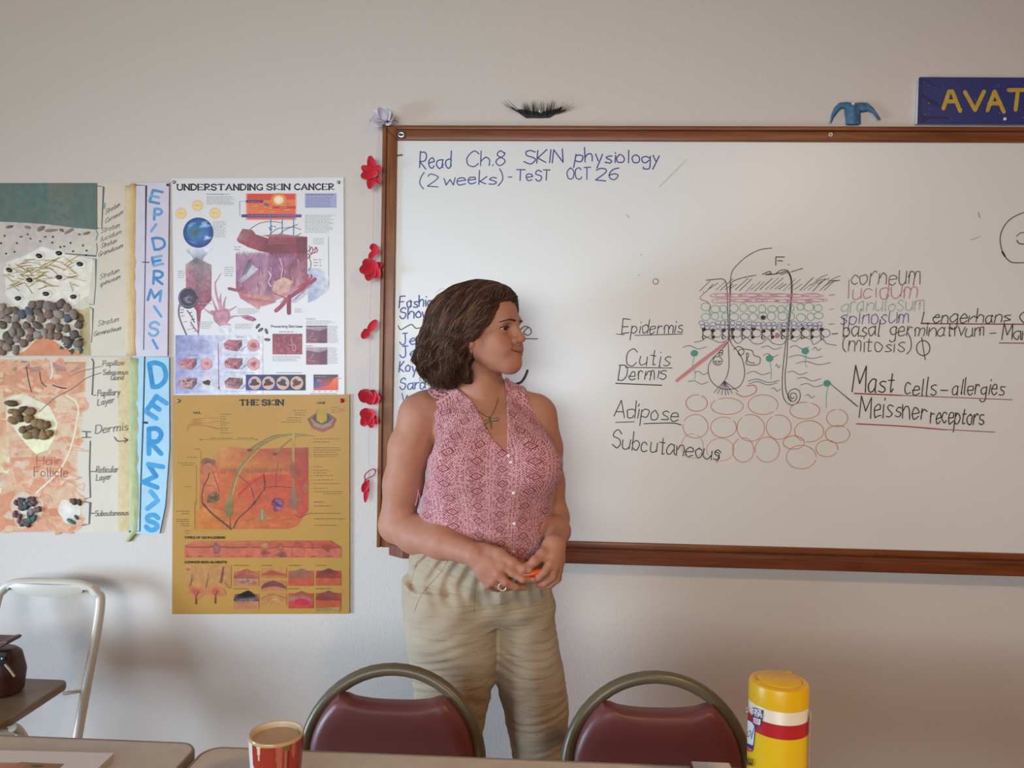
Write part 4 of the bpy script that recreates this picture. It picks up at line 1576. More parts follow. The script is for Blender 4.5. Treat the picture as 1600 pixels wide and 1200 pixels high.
SEAM = mat('linen_seam', lin('#93836a'), 0.9)


def seam(px_pts, nm='seam', r=.0008):
    b = MB()
    P = []
    for (x, y) in spline(px_pts, 6):
        p = TR.hit(x, y, YP - .18, YP + .05)
        P.append((p.x, p.y - .0002, p.z))
    b.tube(P, r, 5)
    return b.build(nm, SEAM, tro, smooth=True)


seam([(744, 872), (744, 900), (742, 930), (741, 962)])
seam([(702, 872), (690, 893), (670, 915), (655, 936), (648, 955)], 'pocket_edge', .0011)
seam([(655, 868), (645, 900), (639, 930)])
# shoes, hidden behind the tables
for (x, cy) in ((705, -.02), (838, .025)):
    p = pp(x, 1180, cy)
    vol = Vol((p[0] - .08, YP + cy - .2, 0), (p[0] + .1, YP + cy + .13, .12), .005)
    vol.ell((p[0] + .005, YP + cy + .05, .035), (.038, .06, .036), .02)
    vol.ell((p[0] + .012, YP + cy - .06, .026), (.043, .095, .027), .03)
    vol.cone((p[0] + .004, YP + cy + .03, .06), (p[0] + .002, YP + cy + .02, .11), .034, .034, .03)
    vs_, qs_ = vol.mesh()
    vol_object('shoe', vs_, qs_, mat('shoe_leather', lin('#5a4030'), 0.5), person)

# necklace with a dragonfly pendant, finger rings, marker in the hands
b = MB()


def skin_pt(x, y, lift=.0012):
    p = BODY.hit(x, y, YP - .2, YP + .1)
    g = BODY.grad(np.array(p))
    return np.array(p) + g * lift


b.tube([skin_pt(*q) for q in spline([(736, 633), (748, 643), (758, 650), (765, 653)], 5)], .0009, 5)
b.tube([skin_pt(*q) for q in spline([(778, 622), (776, 632), (771, 644), (766, 653)], 5)], .0009, 5)
neck = b.build('necklace', mat('cord_brown', lin('#5d4632'), 0.6), person, smooth=True)
b = MB()
q = [skin_pt(x, y, .003) for x, y in ((755, 660.5), (766, 658), (779, 656))]
b.tube([q[0], q[0] * .4 + q[1] * .6, q[1]], [.0042, .0036, .0018], 8, flat=.35, up=(0, 0, 1))
b.tube([q[2], q[2] * .4 + q[1] * .6, q[1]], [.0046, .0036, .0018], 8, flat=.35, up=(0, 0, 1))
b.tube([skin_pt(756, 664, .003), q[1]], [.003, .0015], 8, flat=.35, up=(0, 0, 1))
b.tube([skin_pt(765, 653, .004), skin_pt(766, 660, .004), skin_pt(768, 671, .0035)], [.0024, .0016, .0008], 8)
pen = b.build('pendant', mat('pewter', lin('#8f8468'), 0.3, 0.8), neck, smooth=True)
b = MB()
c = pp(785, 917, -.186)
rx = Vector((1, 0, 0)); rz = Vector((0, -.25, .97))
b.tube([Vector(c) + rx * .0088 * math.cos(a * .3142) + rz * .0092 * math.sin(a * .3142) for a in range(20)], .0013, 8, closed=True)
b.build('finger_ring', mat('pale_ring', lin('#efe6d6'), 0.25, 0.2), person, smooth=True)['label'] = 'pale loop ring'
b = MB()
c = pp(858, 914, -.150)
b.tube([Vector(c) + Vector((.8, .2, -.5)).normalized() * .0092 * math.cos(a * .3142) + Vector((.4, -.7, .5)).normalized() * .0092 * math.sin(a * .3142) for a in range(20)], .0012, 8, closed=True)
b.build('finger_ring', mat('gold', lin('#d8b060'), 0.25, 1.0), person, smooth=True)

pa, pb = Vector(pp(806, 901, -.186)), Vector(pp(846, 893, -.178))
mk = empty('marker', (pa + pb) / 2, 'short orange marker with a white cap held between the fingertips', 'marker')
dv = (pb - pa)
b = MB(); b.tube([pa + dv * .34, pa + dv * .36, pa + dv * .9, pa + dv], [.0066, .0074, .0074, .006], 16)
b.build('barrel', mat('marker_orange', lin('#e8531f'), 0.35), mk, smooth=True)
b = MB(); b.tube([pa, pa + dv * .02, pa + dv * .34, pa + dv * .345], [.0055, .0068, .0072, .006], 16)
b.build('cap', mat('marker_white', lin('#efd9cf'), 0.4), mk, smooth=True)

# ------------------------------------------------------------------ printed posters
PRINT = mat('poster_print', (1, 1, 1), 0.38, spec=0.4, attr=True)
PRINTN = mat('poster_print_mottled', (1, 1, 1), 0.38, spec=0.4, attr=True, noise=(70, 0.22))  # same print, its colour mottled by noise
T3, T4 = tr(260, 270, .18125), tr(260, 440, .18125)
T5, T6 = tr(260, 610, .1875), tr(260, 780, .1875)


def paper(name, corners, y_front, thick, m, parent):
    b = MB()
    pts = [at(x, y, y_front) for x, y in corners]
    b.prism(pts, (0, thick, 0))
    return b.build(name, m, parent)


pc = at(404, 450, 0)
p1 = empty('poster', (pc.x, 0, pc.z), 'white printed poster titled UNDERSTANDING SKIN CANCER with purple skin blocks', 'poster')
paper('paper', [(268, 279), (537, 277), (538.5, 630), (275, 631)], -.0030, .0006, mat('poster_paper', lin('#e4e4e6'), 0.35, spec=0.45), p1)
s = Sheet(-.00302, T3)


def pdone(name, parent, m=None, label=None):
    o = s.mb.build(name, m or PRINT, parent)
    if label: o['label'] = label
    s.part()
    return o


s.text("UNDERSTANDING", 96, 148, 826, 27, 14.5, '#16161a', gap=4.2, slab=6)
s.text("SKIN", 866, 146, 1062, 27, 14.5, '#16161a', gap=4.2, slab=6)
s.text("CANCER", 1106, 145, 1438, 27, 14.5, '#16161a', gap=4.2, slab=6)
pdone('title', p1)
for (x, y) in ((268, 282), (126, 350), (420, 348)):
    s.oval(x, y, 50, 50, '#f2dca0', '#e9c6a6'); s.oval(x, y, 36, 36, '#f3dc92', '#f0d68c')
    s.fine(x - 18, y - 8, x + 18, y + 6, 1, '#8a7a50')
pdone('sun_disc', p1)
s.oval(275, 516, 131, 131, '#4c8fd2', '#1d3f86', 40)
s.oval(250, 520, 70, 58, '#4e6a62', '#3f7fb8', wob=.18); s.oval(330, 450, 44, 30, '#bcd8ee', '#4c8fd2', wob=.25); s.oval(215, 450, 40, 16, '#86a9a0', '#4c8fd2', rot=-.6, wob=.2)
s.oval(350, 560, 36, 22, '#dbe9f4', '#3a77c0', wob=.25); s.oval(230, 600, 60, 12, '#5d98d6', '#27509c', rot=.3)
pdone('globe', p1, PRINTN)
s.poly([(140, 655), (405, 655), (330, 720), (310, 760), (240, 760), (220, 720)], None, ['#dfe4ec', '#dfe4ec', '#a9b2c6', '#8b95b0', '#8b95b0', '#a9b2c6'])
# column of skin under the globe
s.poly([(165, 790), (258, 728), (258, 1190), (190, 1100), (168, 1000)], None, ['#b9a0a0', '#8a8a94', '#a8354f', '#c66c80', '#c96a8a'])
s.poly([(258, 728), (390, 795), (388, 1100), (300, 1190), (275, 1440), (258, 1190)], None, ['#8a8a94', '#a89098', '#93405c', '#a84a66', '#b24a5c', '#8c3c58'])
s.poly([(165, 790), (258, 728), (390, 795), (390, 830), (262, 780), (166, 826)], None, ['#b0a0a0', '#777880', '#a08f92', '#b49aa0', '#6f707c', '#c0a0a4'])
R = random.Random(4)
for i in range(60):
    x, y = R.uniform(180, 380), R.uniform(830, 1150)
    s.line([(x, y), (x + R.uniform(-16, 16), y + R.uniform(8, 26))], 4, R.choice(['#e08aa4', '#7c2c48', '#c05070', '#a03a58']), False)
s.oval(188, 1080, 86, 92, '#4a4258', '#2c2838'); s.ring(190, 1075, 78, 80, 9, '#77708a'); s.oval(196, 1090, 62, 46, '#5a5068', '#332e40', wob=.12)
for k in range(5):
    s.ring(200 + R.uniform(-10, 10), 1090 + R.uniform(-10, 10), R.uniform(16, 48), R.uniform(12, 36), 5, '#8d849c', R.uniform(0, 3), R.uniform(3.5, 6))
pdone('illustration', p1, PRINTN, 'skin column under the globe')
# dna strands
s.T = T4
s.line([(112, 200), (106, 280), (130, 360), (160, 430), (190, 500)], 14, '#6c6474')
s.line([(180, 250), (215, 300), (240, 350)], 10, '#6f5562'); s.line([(210, 350), (240, 400), (275, 440)], 10, '#83626e')
for (x, y) in ((118, 215), (124, 245), (120, 270), (126, 300), (150, 350), (195, 270), (205, 300), (215, 330), (205, 380), (220, 405), (235, 430), (180, 415)):
    s.line([(x, y), (x + 26, y - 6)], 7, R.choice(['#b26a7c', '#c98a98', '#4c4654']), False)
# branching cell with tentacles
for pts in ([(470, 250), (450, 180), (430, 110), (420, 20), (440, -20), (470, -70)], [(440, 260), (410, 190), (390, 130)], [(490, 240), (500, 170), (516, 130)], [(520, 260), (560, 240), (606, 210)],
            [(420, 290), (360, 260), (310, 220)], [(530, 320), (580, 300), (640, 295)], [(470, 240), (465, 150), (470, 100)], [(400, 260), (380, 250)]):
    s.line(pts, 26, '#c694a4', taper=.8)
s.oval(478, 310, 74, 80, '#d8a5b0', '#b97a90', wob=.14); s.oval(486, 300, 34, 30, '#b87e92', '#c58fa2'); s.oval(500, 380, 44, 30, '#c98c9c', '#d8aab4', wob=.2)
s.oval(520, 410, 80, 36, '#dfe2ea', '#e2e3e8')
s.poly([(640, 290), (700, 285), (760, 310), (778, 330), (745, 345), (690, 330), (650, 312)], None, ['#c490a2', '#c58aa0', '#a05a78', '#7c3a58', '#a8607c', '#b87890', '#c694a4'])
s.oval(700, 310, 22, 9, '#a85a78')
for (x, y, a) in ((788, 384, -.9), (812, 416, -.6), (862, 428, 1.2), (870, 500, .1)):
    s.oval(x, y, 27, 13, '#4c4c58', '#3b3b46', rot=a); s.oval(x, y, 12, 5, '#77778a', rot=a)
pdone('illustration', p1, PRINTN, 'branching cell and strand')
s.T = T3
# sunset panel
s.rect(684, 176, 1120, 408, '#f5a3a0')
s.rect(696, 182, 1110, 400, None, ['#d8472f', '#dd4a30', '#e4674f', '#e05a48'])
s.poly([(696, 240), (1110, 230), (1110, 350), (696, 350)], None, ['#ec7a3e', '#f0843c', '#e5603a', '#ea7c4c'])
s.oval(968, 234, 70, 60, '#f8c880', '#ec7a3e'); s.oval(968, 234, 42, 36, '#fdf3dc', '#f9dda0')
for i in range(14):
    x, y = R.uniform(710, 1060), R.uniform(262, 345)
    s.line([(x, y), (x + R.uniform(20, 50), y + R.uniform(-6, 3))], 5, R.choice(['#f6a55c', '#e0553a', '#f2b070']), False)
s.rect(686, 236, 834, 258, '#43306c'); s.rect(914, 288, 1114, 308, '#c8343a')
s.poly([(836, 258), (870, 262), (890, 280), (872, 290), (846, 280)], '#5f6a80')
s.rect(648, 358, 1164, 384, None, ['#4a3c82', '#7a5aa0', '#5a3c80', '#3c3478'])
for x in (900, 998, 1096):
    s.rect(x - 5, 384, x + 5, 552, '#4f96b4')
s.fine(702, 242, 820, 254, 1, '#a090c0'); s.fine(700, 364, 1120, 378, 1, '#a49ac8', ragged=.05); s.fine(980, 292, 1040, 304, 1, '#f0b0b0')
s.line([(686, 246), (632, 246), (632, 372), (648, 372)], 3, '#7d87a8', False)
pdone('sunset_panel', p1)
s.rect(1194, 176, 1466, 302, '#a9abd0')
s.fine(1206, 182, 1440, 198, 1, '#30304c'); s.fine(1206, 206, 1456, 296, 7, '#7377a6')
pdone('text_panel', p1)
s.fine(346, 178, 580, 192, 1, '#55585e'); pdone('text_block', p1); s.fine(346, 200, 606, 276, 6, '#9a9da2'); pdone('text_block', p1); s.fine(1194, 360, 1462, 520, 13, '#a0a3a8'); pdone('text_block', p1); s.fine(402, 414, 524, 560, 11, '#a4a7ac'); pdone('text_block', p1)
s.fine(1266, 560, 1370, 620, 5, '#a4a7ac'); pdone('text_block', p1); s.fine(500, 806, 586, 896, 5, '#a4a7ac'); pdone('text_block', p1); s.fine(100, 840, 160, 910, 4, '#a4a7ac'); pdone('text_block', p1); s.fine(1268, 736, 1340, 812, 3, '#a4a7ac'); pdone('text_block', p1); s.fine(584, 630, 650, 672, 2, '#a4a7ac'); pdone('text_block', p1)
s.line([(1396, 552), (1400, 980)], 4, '#7d8088', False)
pdone('bracket_line', p1)
# large block of skin
s.poly([(1222, 820), (1330, 826), (1400, 900), (1396, 1010), (1290, 1090), (1222, 1120)], None, ['#b4bdd2', '#c6cddd', '#dbe0ea', '#d6dbe8', '#b9c2d8', '#a3aed0'])
s.poly([(597, 700), (880, 690), (880, 1000), (800, 1180), (640, 1085), (600, 1000)], None, ['#b086a4', '#a87c9c', '#8e5478', '#d0a0a0', '#c27d8e', '#94587c'])
s.poly([(880, 690), (1124, 690), (1214, 640), (1214, 960), (1120, 1030), (820, 1150), (880, 1000)], None, ['#9a6c90', '#a9709a', '#7c3a50', '#9c5a74', '#c88c98', '#d7a7a2', '#8e5478'])
s.poly([(880, 550), (1120, 556), (1124, 700), (884, 690)], None, ['#9c4a5c', '#93404f', '#8a3a4c', '#7c3040'])
s.poly([(1120, 556), (1214, 552), (1212, 700), (1124, 712)], None, ['#7c3244', '#702c3c', '#6b2a3a', '#743042'])
s.poly([(880, 620), (1122, 612), (1122, 690), (882, 700)], None, ['#7c2e40', '#84344a', '#8c3a4e', '#7c2e40'])
s.poly([(820, 540), (980, 526), (1214, 552), (1120, 558), (880, 552)], None, ['#a9656f', '#b8757c', '#b06a74', '#a2566a', '#a8606c'])
# peeled flap
s.poly([(655, 482), (740, 492), (770, 530), (880, 566), (880, 690), (800, 674), (700, 640), (607, 586)], None, ['#9a5a64', '#92525f', '#9c4858', '#8a3a4a', '#7c2c3e', '#9a4054', '#a4485c', '#b0606c'])
s.poly([(655, 482), (740, 492), (715, 600), (607, 570)], None, ['#a06a6e', '#94585f', '#96505c', '#b0757c'])
s.poly([(607, 570), (715, 600), (712, 640), (620, 600)], None, ['#b8566c', '#a03c54', '#9a3850', '#b04c62'])
for i in range(16):
    x = 600 + i * 18
    s.poly([(x, 710), (x + 9, 672 + R.uniform(-8, 8)), (x + 18, 710)], R.choice(['#b894ac', '#a8829e', '#c09cb2']))
for i in range(18):
    x = 884 + i * 18
    s.poly([(x, 694), (x + 8, 735 + R.uniform(-8, 16)), (x + 18, 694)], R.choice(['#8a4058', '#7c3850', '#984c64']))
for i in range(70):
    x, y = R.uniform(620, 1200), R.uniform(720, 1000)
    pts = [(x, y), (x + R.uniform(-14, 14), y + 30), (x + R.uniform(-20, 20), y + R.uniform(50, 90))]
    s.line(pts, R.uniform(4, 9), R.choice(['#7c3a5c', '#b07894', '#c89ab0', '#92587c', '#8c4466', '#a86c86']), taper=.6)
s.poly([(640, 910), (700, 760), (730, 740), (724, 800), (666, 930)], None, ['#6f6a78', '#5a5664', '#4c4858', '#8a8090', '#9c90a0'])
s.poly([(690, 870), (740, 790), (790, 830), (740, 880), (650, 950), (610, 930)], None, ['#c2bccb', '#b6b0c0', '#cfc8d4', '#bdb4c4', '#b0a6b8', '#a2909f'])
s.poly([(930, 940), (1010, 900), (1090, 930), (1060, 1020), (960, 1060), (910, 1010)], None, ['#d7ae9f', '#e0bca8', '#d0a08e', '#cf9c90', '#dab0a4', '#c99a94'])
for pts, c, w_ in (([(980, 740), (1000, 830), (990, 900), (1010, 960)], '#dcb4a8', 9), ([(880, 850), (900, 890), (880, 940), (900, 980)], '#d9c2d0', 10), ([(1080, 780), (1060, 860), (1075, 930)], '#86405c', 8)):
    s.line(pts, w_, c)
pdone('illustration', p1, PRINTN, 'large purple block of skin with its top layer peeled')
for pts in ([(720, 486), (800, 436), (900, 420), (1000, 432)], [(890, 530), (960, 480), (1040, 476)], [(960, 548), (1010, 500), (1130, 444)], [(1040, 470), (1100, 470), (1160, 490)], [(1112, 548), (1160, 520)]):
    s.line(pts, 5, '#4a4a58')
for (x, y) in ((886, 470), (905, 456), (930, 460), (900, 482), (890, 486)): s.line([(x, y), (x + 9, y + 8)], 7, '#3c5080', False)
for pts in ([(1214, 680), (1240, 650), (1225, 630)], [(1230, 690), (1250, 640), (1262, 670), (1240, 700)], [(1250, 690), (1290, 640), (1280, 680), (1262, 690)], [(1214, 740), (1250, 700), (1300, 680), (1296, 650)],
            [(1230, 730), (1246, 780), (1236, 830), (1220, 840)], [(1200, 720), (1222, 700), (1240, 730)]):
    s.line(pts, 6, '#8c3c50')
for pts in ([(1140, 985), (1200, 950), (1250, 900), (1246, 880)], [(1150, 1000), (1230, 970), (1276, 915)], [(1180, 900), (1210, 930), (1220, 880)]):
    s.line(pts, 16, '#a8384e')
s.T = T4
s.line([(540, 60), (620, 75), (660, 50)], 26, '#9a5064')
s.poly([(620, 90), (820, 140), (940, 130), (940, 180), (820, 215), (640, 130)], None, ['#c4747e', '#d8a08c', '#c07c84', '#b86a7a', '#d0988c', '#c06c78'])
for pts, w_, c in (([(1280, -20), (1200, 40), (1100, 110), (1040, 150)], 32, '#9c3a58'), ([(1060, 130), (1055, 200), (1056, 270)], 36, '#8a2e48'), ([(1040, 150), (990, 210), (945, 250)], 34, '#a04260'),
                   ([(1240, 30), (1140, 120), (1090, 170)], 14, '#b8889a'), ([(970, 20), (960, 80), (1000, 130)], 10, '#d8b0a4'), ([(1030, 130), (980, 180)], 8, '#d8a8b0'), ([(930, 100), (1000, 130), (1040, 150)], 12, '#b24a60')):
    s.line(pts, w_, c)
s.line([(1085, 160), (1110, 170), (1200, 100), (1300, 20)], 22, '#b9c3da')
pdone('illustration', p1, PRINTN, 'blood vessels beside the block')
# lower panels
s.rect(78, 462, 500, 968, None, ['#8b8fc4', '#d9dcee', '#dfe2f2', '#9a9fd0'])
s.rect(92, 480, 420, 620, None, ['#9296c6', '#c4c8e2', '#b6bade', '#9ca0cc'])
s.rect(400, 462, 830, 968, None, ['#ccd0e6', '#e6e8ec', '#e4e6ec', '#cfd4e8'])
s.fine(110, 500, 370, 600, 9, '#8286b4'); s.fine(196, 628, 290, 642, 1, '#4c4c70'); s.fine(610, 472, 676, 486, 1, '#4c4c70')


def blockpic(x, y, c):
    s.poly([(x + 120, y + 100), (x + 190, y + 60), (x + 215, y + 40), (x + 160, y + 110)], '#a4abc8')
    s.poly([(x, y + 40), (x + 40, y + 4), (x + 120, y + 10), (x + 150, y + 6), (x + 118, y + 46), (x + 116, y + 106), (x + 10, y + 92)], None, [c[0], c[1], c[0], c[2], c[1], c[2], '#c9a0a4'])
    s.poly([(x + 118, y + 46), (x + 158, y + 4), (x + 158, y + 60), (x + 118, y + 108)], None, ['#7c5660', '#5f4450', '#6f4c58', '#8c646c'])
    for k in range(12):
        s.oval(x + R.uniform(14, 110), y + R.uniform(22, 88), R.uniform(5, 14), R.uniform(4, 12), R.choice(c), R.choice(c), n=10, wob=.2)


def discpic(x, y, r, c1, c2, c3):
    s.oval(x, y, r, r, '#e2b3b0', '#c58f92'); s.oval(x, y, r * .86, r * .86, c1, '#dba6a4'); s.oval(x, y, r * .5, r * .46, c2, c1, wob=.2); s.oval(x + 4, y - 3, r * .22, r * .2, c3, c2, wob=.25)


RS = ['#a8445a', '#c06c7c', '#8a3048']; BR = ['#8a4a50', '#5a343c', '#b07c7c']
blockpic(104, 655, ['#b0566a', '#c9838c', '#9a4058']); discpic(346, 710, 54, '#dc9ea0', '#c4747c', '#a84a5c')
blockpic(104, 822, ['#8a4a50', '#d0a49c', '#4c2c34']); s.oval(352, 872, 54, 54, '#eae2dc', '#d8d0d0'); s.oval(350, 870, 34, 22, '#28262c', '#3f3a40', wob=.15)
blockpic(494, 495, RS); discpic(750, 550, 54, '#c06874', '#9c3c50', '#d08c90')
blockpic(498, 652, ['#a04a58', '#b86a70', '#74303e']); discpic(752, 710, 56, '#cc8488', '#a84c60', '#8c3448')
blockpic(500, 822, BR)
s.line([(446, 530), (450, 720), (452, 930)], 7, '#b0566e', False); s.poly([(440, 905), (464, 905), (452, 936)], '#b0566e')
for (x, y) in ((102, 782), (102, 944), (500, 632), (500, 784), (504, 944)): s.fine(x, y - 4, x + 290, y + 6, 1, '#9a9ec0')
pdone('lower_panel', p1, PRINTN, 'pale violet panel of small lesion pictures')
s.rect(684, 802, 1198, 938, None, ['#1d3478', '#22262e', '#2a2c34', '#2b4c9e'])
for x, c1, c2 in ((762, '#2e2430', '#5a3a48'), (880, '#2a1c1e', '#5f342e'), (1004, '#26262c', '#4a4650'), (1124, '#3a201c', '#7c4438')):
    s.oval(x, 874, 56, 58, '#dcb9ae', '#cba79e'); s.oval(x - 4, 872, 36, 30, c1, c2, wob=.22); s.oval(x + 6, 864, 14, 10, c2, c1, wob=.3)
s.fine(950, 780, 1198, 792, 1, '#55585e')
pdone('lesion_strip', p1, PRINT)
s.rect(1268, 802, 1478, 936, None, ['#16223c', '#24365e', '#e8604c', '#3a62b4'])
s.poly([(1270, 916), (1330, 914), (1390, 900), (1420, 872), (1440, 840), (1478, 818), (1478, 936), (1270, 936)], None, ['#d84c4c', '#e0564c', '#e85c44', '#ee6a40', '#f0783c', '#f08038', '#e0483c', '#c83c48'])
s.fine(1280, 812, 1390, 824, 1, '#9cb0d8'); s.fine(1300, 840, 1340, 866, 2, '#9cb0d8')
for i in range(5): s.rect(1264 + i * 50, 944, 1272 + i * 50, 952, '#d85c78')
s.fine(1244, 960, 1480, 972, 1, '#55585e')
s.fine(1486, 830, 1512, 840, 1, '#55585e')
pdone('bar_chart', p1, PRINT)
s.text("Preventing", 902, 395, 1040, 11, 3.4, '#3c3c44'); s.text("Skin", 1052, 395, 1102, 11, 3.4, '#3c3c44'); s.text("Cancer", 1112, 395, 1172, 11, 3.4, '#3c3c44')
s.fine(970, 426, 1110, 440, 1, '#77777e')
pdone('heading', p1)
s.rect(914, 450, 1168, 628, None, ['#8a3c50', '#8c4458', '#a04a58', '#b0506a'])
for i in range(70):
    x, y = R.uniform(922, 1160), R.uniform(458, 620)
    s.line([(x, y), (x + R.uniform(-12, 12), y + R.uniform(4, 18))], R.uniform(3, 6), R.choice(['#b86a80', '#6a2438', '#c8899a', '#9c4054', '#7a2c44']), False)
s.line([(1075, 500), (1090, 540), (1110, 550), (1112, 590), (1090, 590), (1088, 555), (1070, 545)], 5, '#d8a4a8')
pdone('photo_panel', p1, PRINTN)
for y in (380, 566):
    s.rect(1204, y, 1384, y + 150, None, ['#875068', '#7d4a60', '#6d3e54', '#94586c'])
    s.poly([(1204, y), (1384, y), (1384, y + 22), (1320, y + 46), (1204, y + 26)], None, ['#a89aa8', '#b0a4b0', '#9d8494', '#a28696', '#b5a5b2'])
    s.poly([(1320, y + 46), (1384, y + 22), (1384, y + 150), (1320, y + 150)], '#693a50')
    s.line([(1240, y + 100), (1268, y + 56)], 5, '#b893a4', False); s.line([(1218, y + 110), (1260, y + 120), (1290, y + 122)], 4, '#c0a0ae')
s.rect(1204, 380, 1384, 390, '#5c4a58')
pdone('photo_panel', p1, PRINTN, 'two stacked grey-purple skin pictures')
s.fine(1204, 316, 1290, 328, 1, '#44444a'); pdone('text_block', p1); s.fine(1204, 334, 1450, 372, 3, '#a4a7ac'); pdone('text_block', p1); s.fine(1392, 380, 1480, 530, 12, '#a4a7ac'); pdone('text_block', p1); s.fine(1204, 548, 1280, 560, 1, '#44444a'); pdone('text_block', p1); s.fine(1392, 566, 1480, 710, 11, '#a4a7ac'); pdone('text_block', p1)
s.fine(914, 638, 1168, 690, 4, '#a4a7ac'); pdone('text_block', p1); s.fine(612, 228, 820, 280, 4, '#a9acb2'); pdone('text_block', p1); s.fine(270, 340, 400, 410, 5, '#a9acb2'); pdone('text_block', p1); s.fine(590, 360, 760, 410, 4, '#a9acb2'); pdone('text_block', p1); s.fine(1104, 228, 1180, 270, 3, '#a9acb2'); pdone('text_block', p1)
s.fine(270, 180, 400, 200, 1, '#a9acb2'); pdone('text_block', p1); s.fine(1266, 66, 1380, 78, 1, '#a9acb2'); pdone('text_block', p1)

# ------------------------------------------------------------------ THE SKIN poster
pc = at(408, 790, 0)
p2 = empty('poster', (pc.x, 0, pc.z), 'mustard yellow laminated poster titled THE SKIN below the white poster', 'poster')
LAM = mat('laminated_yellow', lin('#bb8f47'), 0.38, spec=0.3, noise=(5, .04))
paper('sheet', [(270, 617.5), (546, 616.5), (546, 959), (269, 959.5)], -.0062, .0014, LAM, p2)
LP = mat('laminated_print', (1, 1, 1), 0.38, spec=0.3, attr=True)
LPN = mat('laminated_print_mottled', (1, 1, 1), 0.38, spec=0.3, attr=True, noise=(60, .14))
s = Sheet(-.00622, T5)
s.text("THE", 614, 122, 764, 24, 15, '#1c1712', gap=5, slab=6.5); s.text("SKIN", 798, 122, 972, 24, 15, '#1c1712', gap=4.5, slab=6.5)
pdone('title', p2, LP)
s.text("NAIL", 226, 194, 288, 9.5, 4.5, '#2c2418'); s.text("HAIR", 1258, 112, 1322, 9, 5, '#2c2418')
DKT = '#6a5430'
for i, y in enumerate((198, 218, 238, 256, 272, 290, 314, 332, 354)): s.fine(450, y - 6, 450 + (100, 50, 60, 44, 80, 56, 72, 70, 94)[i], y + 6, 1, DKT, 5, .1)
for i, y in enumerate((166, 186, 204, 228, 246, 264)): s.fine((1048, 1068, 1070, 1008, 1000, 960)[i], y - 6, (1168, 1160, 1160, 1132, 1132, 1130)[i], y + 6, 1, DKT, 5, .05)
for y in (144, 162, 180): s.fine(1376, y - 6, 1430, y + 6, 1, DKT, 5, .3)
s.fine(1448, 150, 1490, 178, 2, DKT, 5)
s.line([(1436, 138), (1436, 188)], 2.5, DKT, False)
for y in (404, 430, 478, 496, 514, 534, 550, 636, 666, 688, 710, 746, 776, 816, 844, 862, 930): 
    s.fine(1228 if y != 862 else 1310, y - 6, 1228 + R.uniform(70, 250) if y != 862 else 1480, y + 6, 1, DKT, 5, .1)
    if y < 850: s.line([(1186, y + 6), (1222, y)], 2.5, '#8c7038', False)
for (x, y, x1) in ((236, 490, 282), (174, 558, 256), (96, 604, 240), (126, 622, 232), (156, 800, 216)): s.fine(x, y - 6, x1, y + 6, 1, DKT, 5, .05)
s.fine(360, 392, 560, 404, 1, DKT, 5, .05); s.fine(590, 390, 730, 402, 1, DKT, 5, .05)
s.line([(280, 410), (750, 410)], 2.5, DKT, False); s.poly([(272, 410), (292, 403), (292, 417)], DKT); s.poly([(762, 410), (742, 403), (742, 417)], DKT)
s.line([(250, 620), (250, 960)], 3, DKT, False); s.line([(288, 500), (288, 610)], 3, DKT, False)
pdone('caption', p2, LP)
# finger nail
s.poly([(165, 350), (175, 290), (230, 240), (380, 226), (380, 262), (260, 280), (200, 300)], None, ['#b8863e', '#b07a3c', '#b27a42', '#c4964c', '#c4964c', '#b8803c', '#a87038'])
for (y0, y1) in ((240, 236), (282, 262), (300, 330)): s.line([(210, y0), (300, y0 - 8), (440, y1 - 6)], 4, '#a06c34')
s.line([(200, 286), (300, 290), (450, 320)], 4, '#a06c34')
# hair root section
s.poly([(1176, 240), (1240, 190), (1350, 190), (1418, 240), (1390, 310), (1300, 352), (1210, 315)], None, ['#7c4636', '#7a5c4a', '#7a5c4a', '#7c4636', '#985c46', '#a0644c', '#985c46'])
s.poly([(1200, 240), (1250, 200), (1346, 200), (1400, 240), (1370, 292), (1300, 320), (1230, 292)], None, ['#8a7a72', '#8a7a72', '#8a7a72', '#8a7a72', '#a48474', '#a88c7c', '#a48474'])
s.poly([(1214, 238), (1250, 190), (1340, 190), (1378, 238), (1350, 270), (1300, 288), (1250, 270)], None, ['#4c4438'] * 4 + ['#645648'] * 3)
s.poly([(1246, 160), (1290, 146), (1338, 156), (1336, 250), (1294, 274), (1252, 250)], None, ['#a08030', '#b8983c', '#a8862e', '#b48f36', '#c49c40', '#b48f36'])
pdone('illustration', p2, LPN, 'nail and hair root drawings')
# main skin block
s.poly([(280, 620), (330, 560), (380, 575), (460, 480), (560, 470), (700, 490), (900, 480), (1184, 474), (1184, 980), (1180, 1000), (1090, 1130), (1020, 1155), (246, 1155), (250, 1100), (275, 1060)],
       '#c4673c')
s.T = T5
s.poly([(380, 575), (460, 480), (560, 468), (700, 492), (1184, 474), (1184, 540), (1130, 590), (1050, 640), (700, 668), (460, 660)], None,
       ['#b87a4c', '#c4884c', '#c07048', '#b86040', '#a4543c', '#9c4a3c', '#b05a44', '#b86840', '#bc7444', '#c07c48'])
s.poly([(400, 610), (700, 600), (1050, 600), (1050, 650), (860, 680), (700, 690), (460, 672)], None, ['#c07c48', '#c8783e', '#b8603c', '#b06040', '#a4583c', '#a8603c', '#b87044'])
s.poly([(1050, 560), (1184, 500), (1184, 1000), (1100, 1100), (1060, 900)], None, ['#a8503c', '#9c4038', '#bc4c3a', '#c05a40', '#bf5038'])
s.poly([(280, 700), (420, 690), (460, 900), (500, 1000), (300, 1010), (278, 900)], None, ['#bf7048', '#cc7c54', '#c8683e', '#bc5c38', '#c86c40', '#bc6440'])
s.poly([(600, 800), (800, 700), (1050, 700), (1050, 1050), (700, 1060)], None, ['#c45a3c', '#b4503c', '#c0523a', '#c85c3c', '#c46040'])
s.T = T6
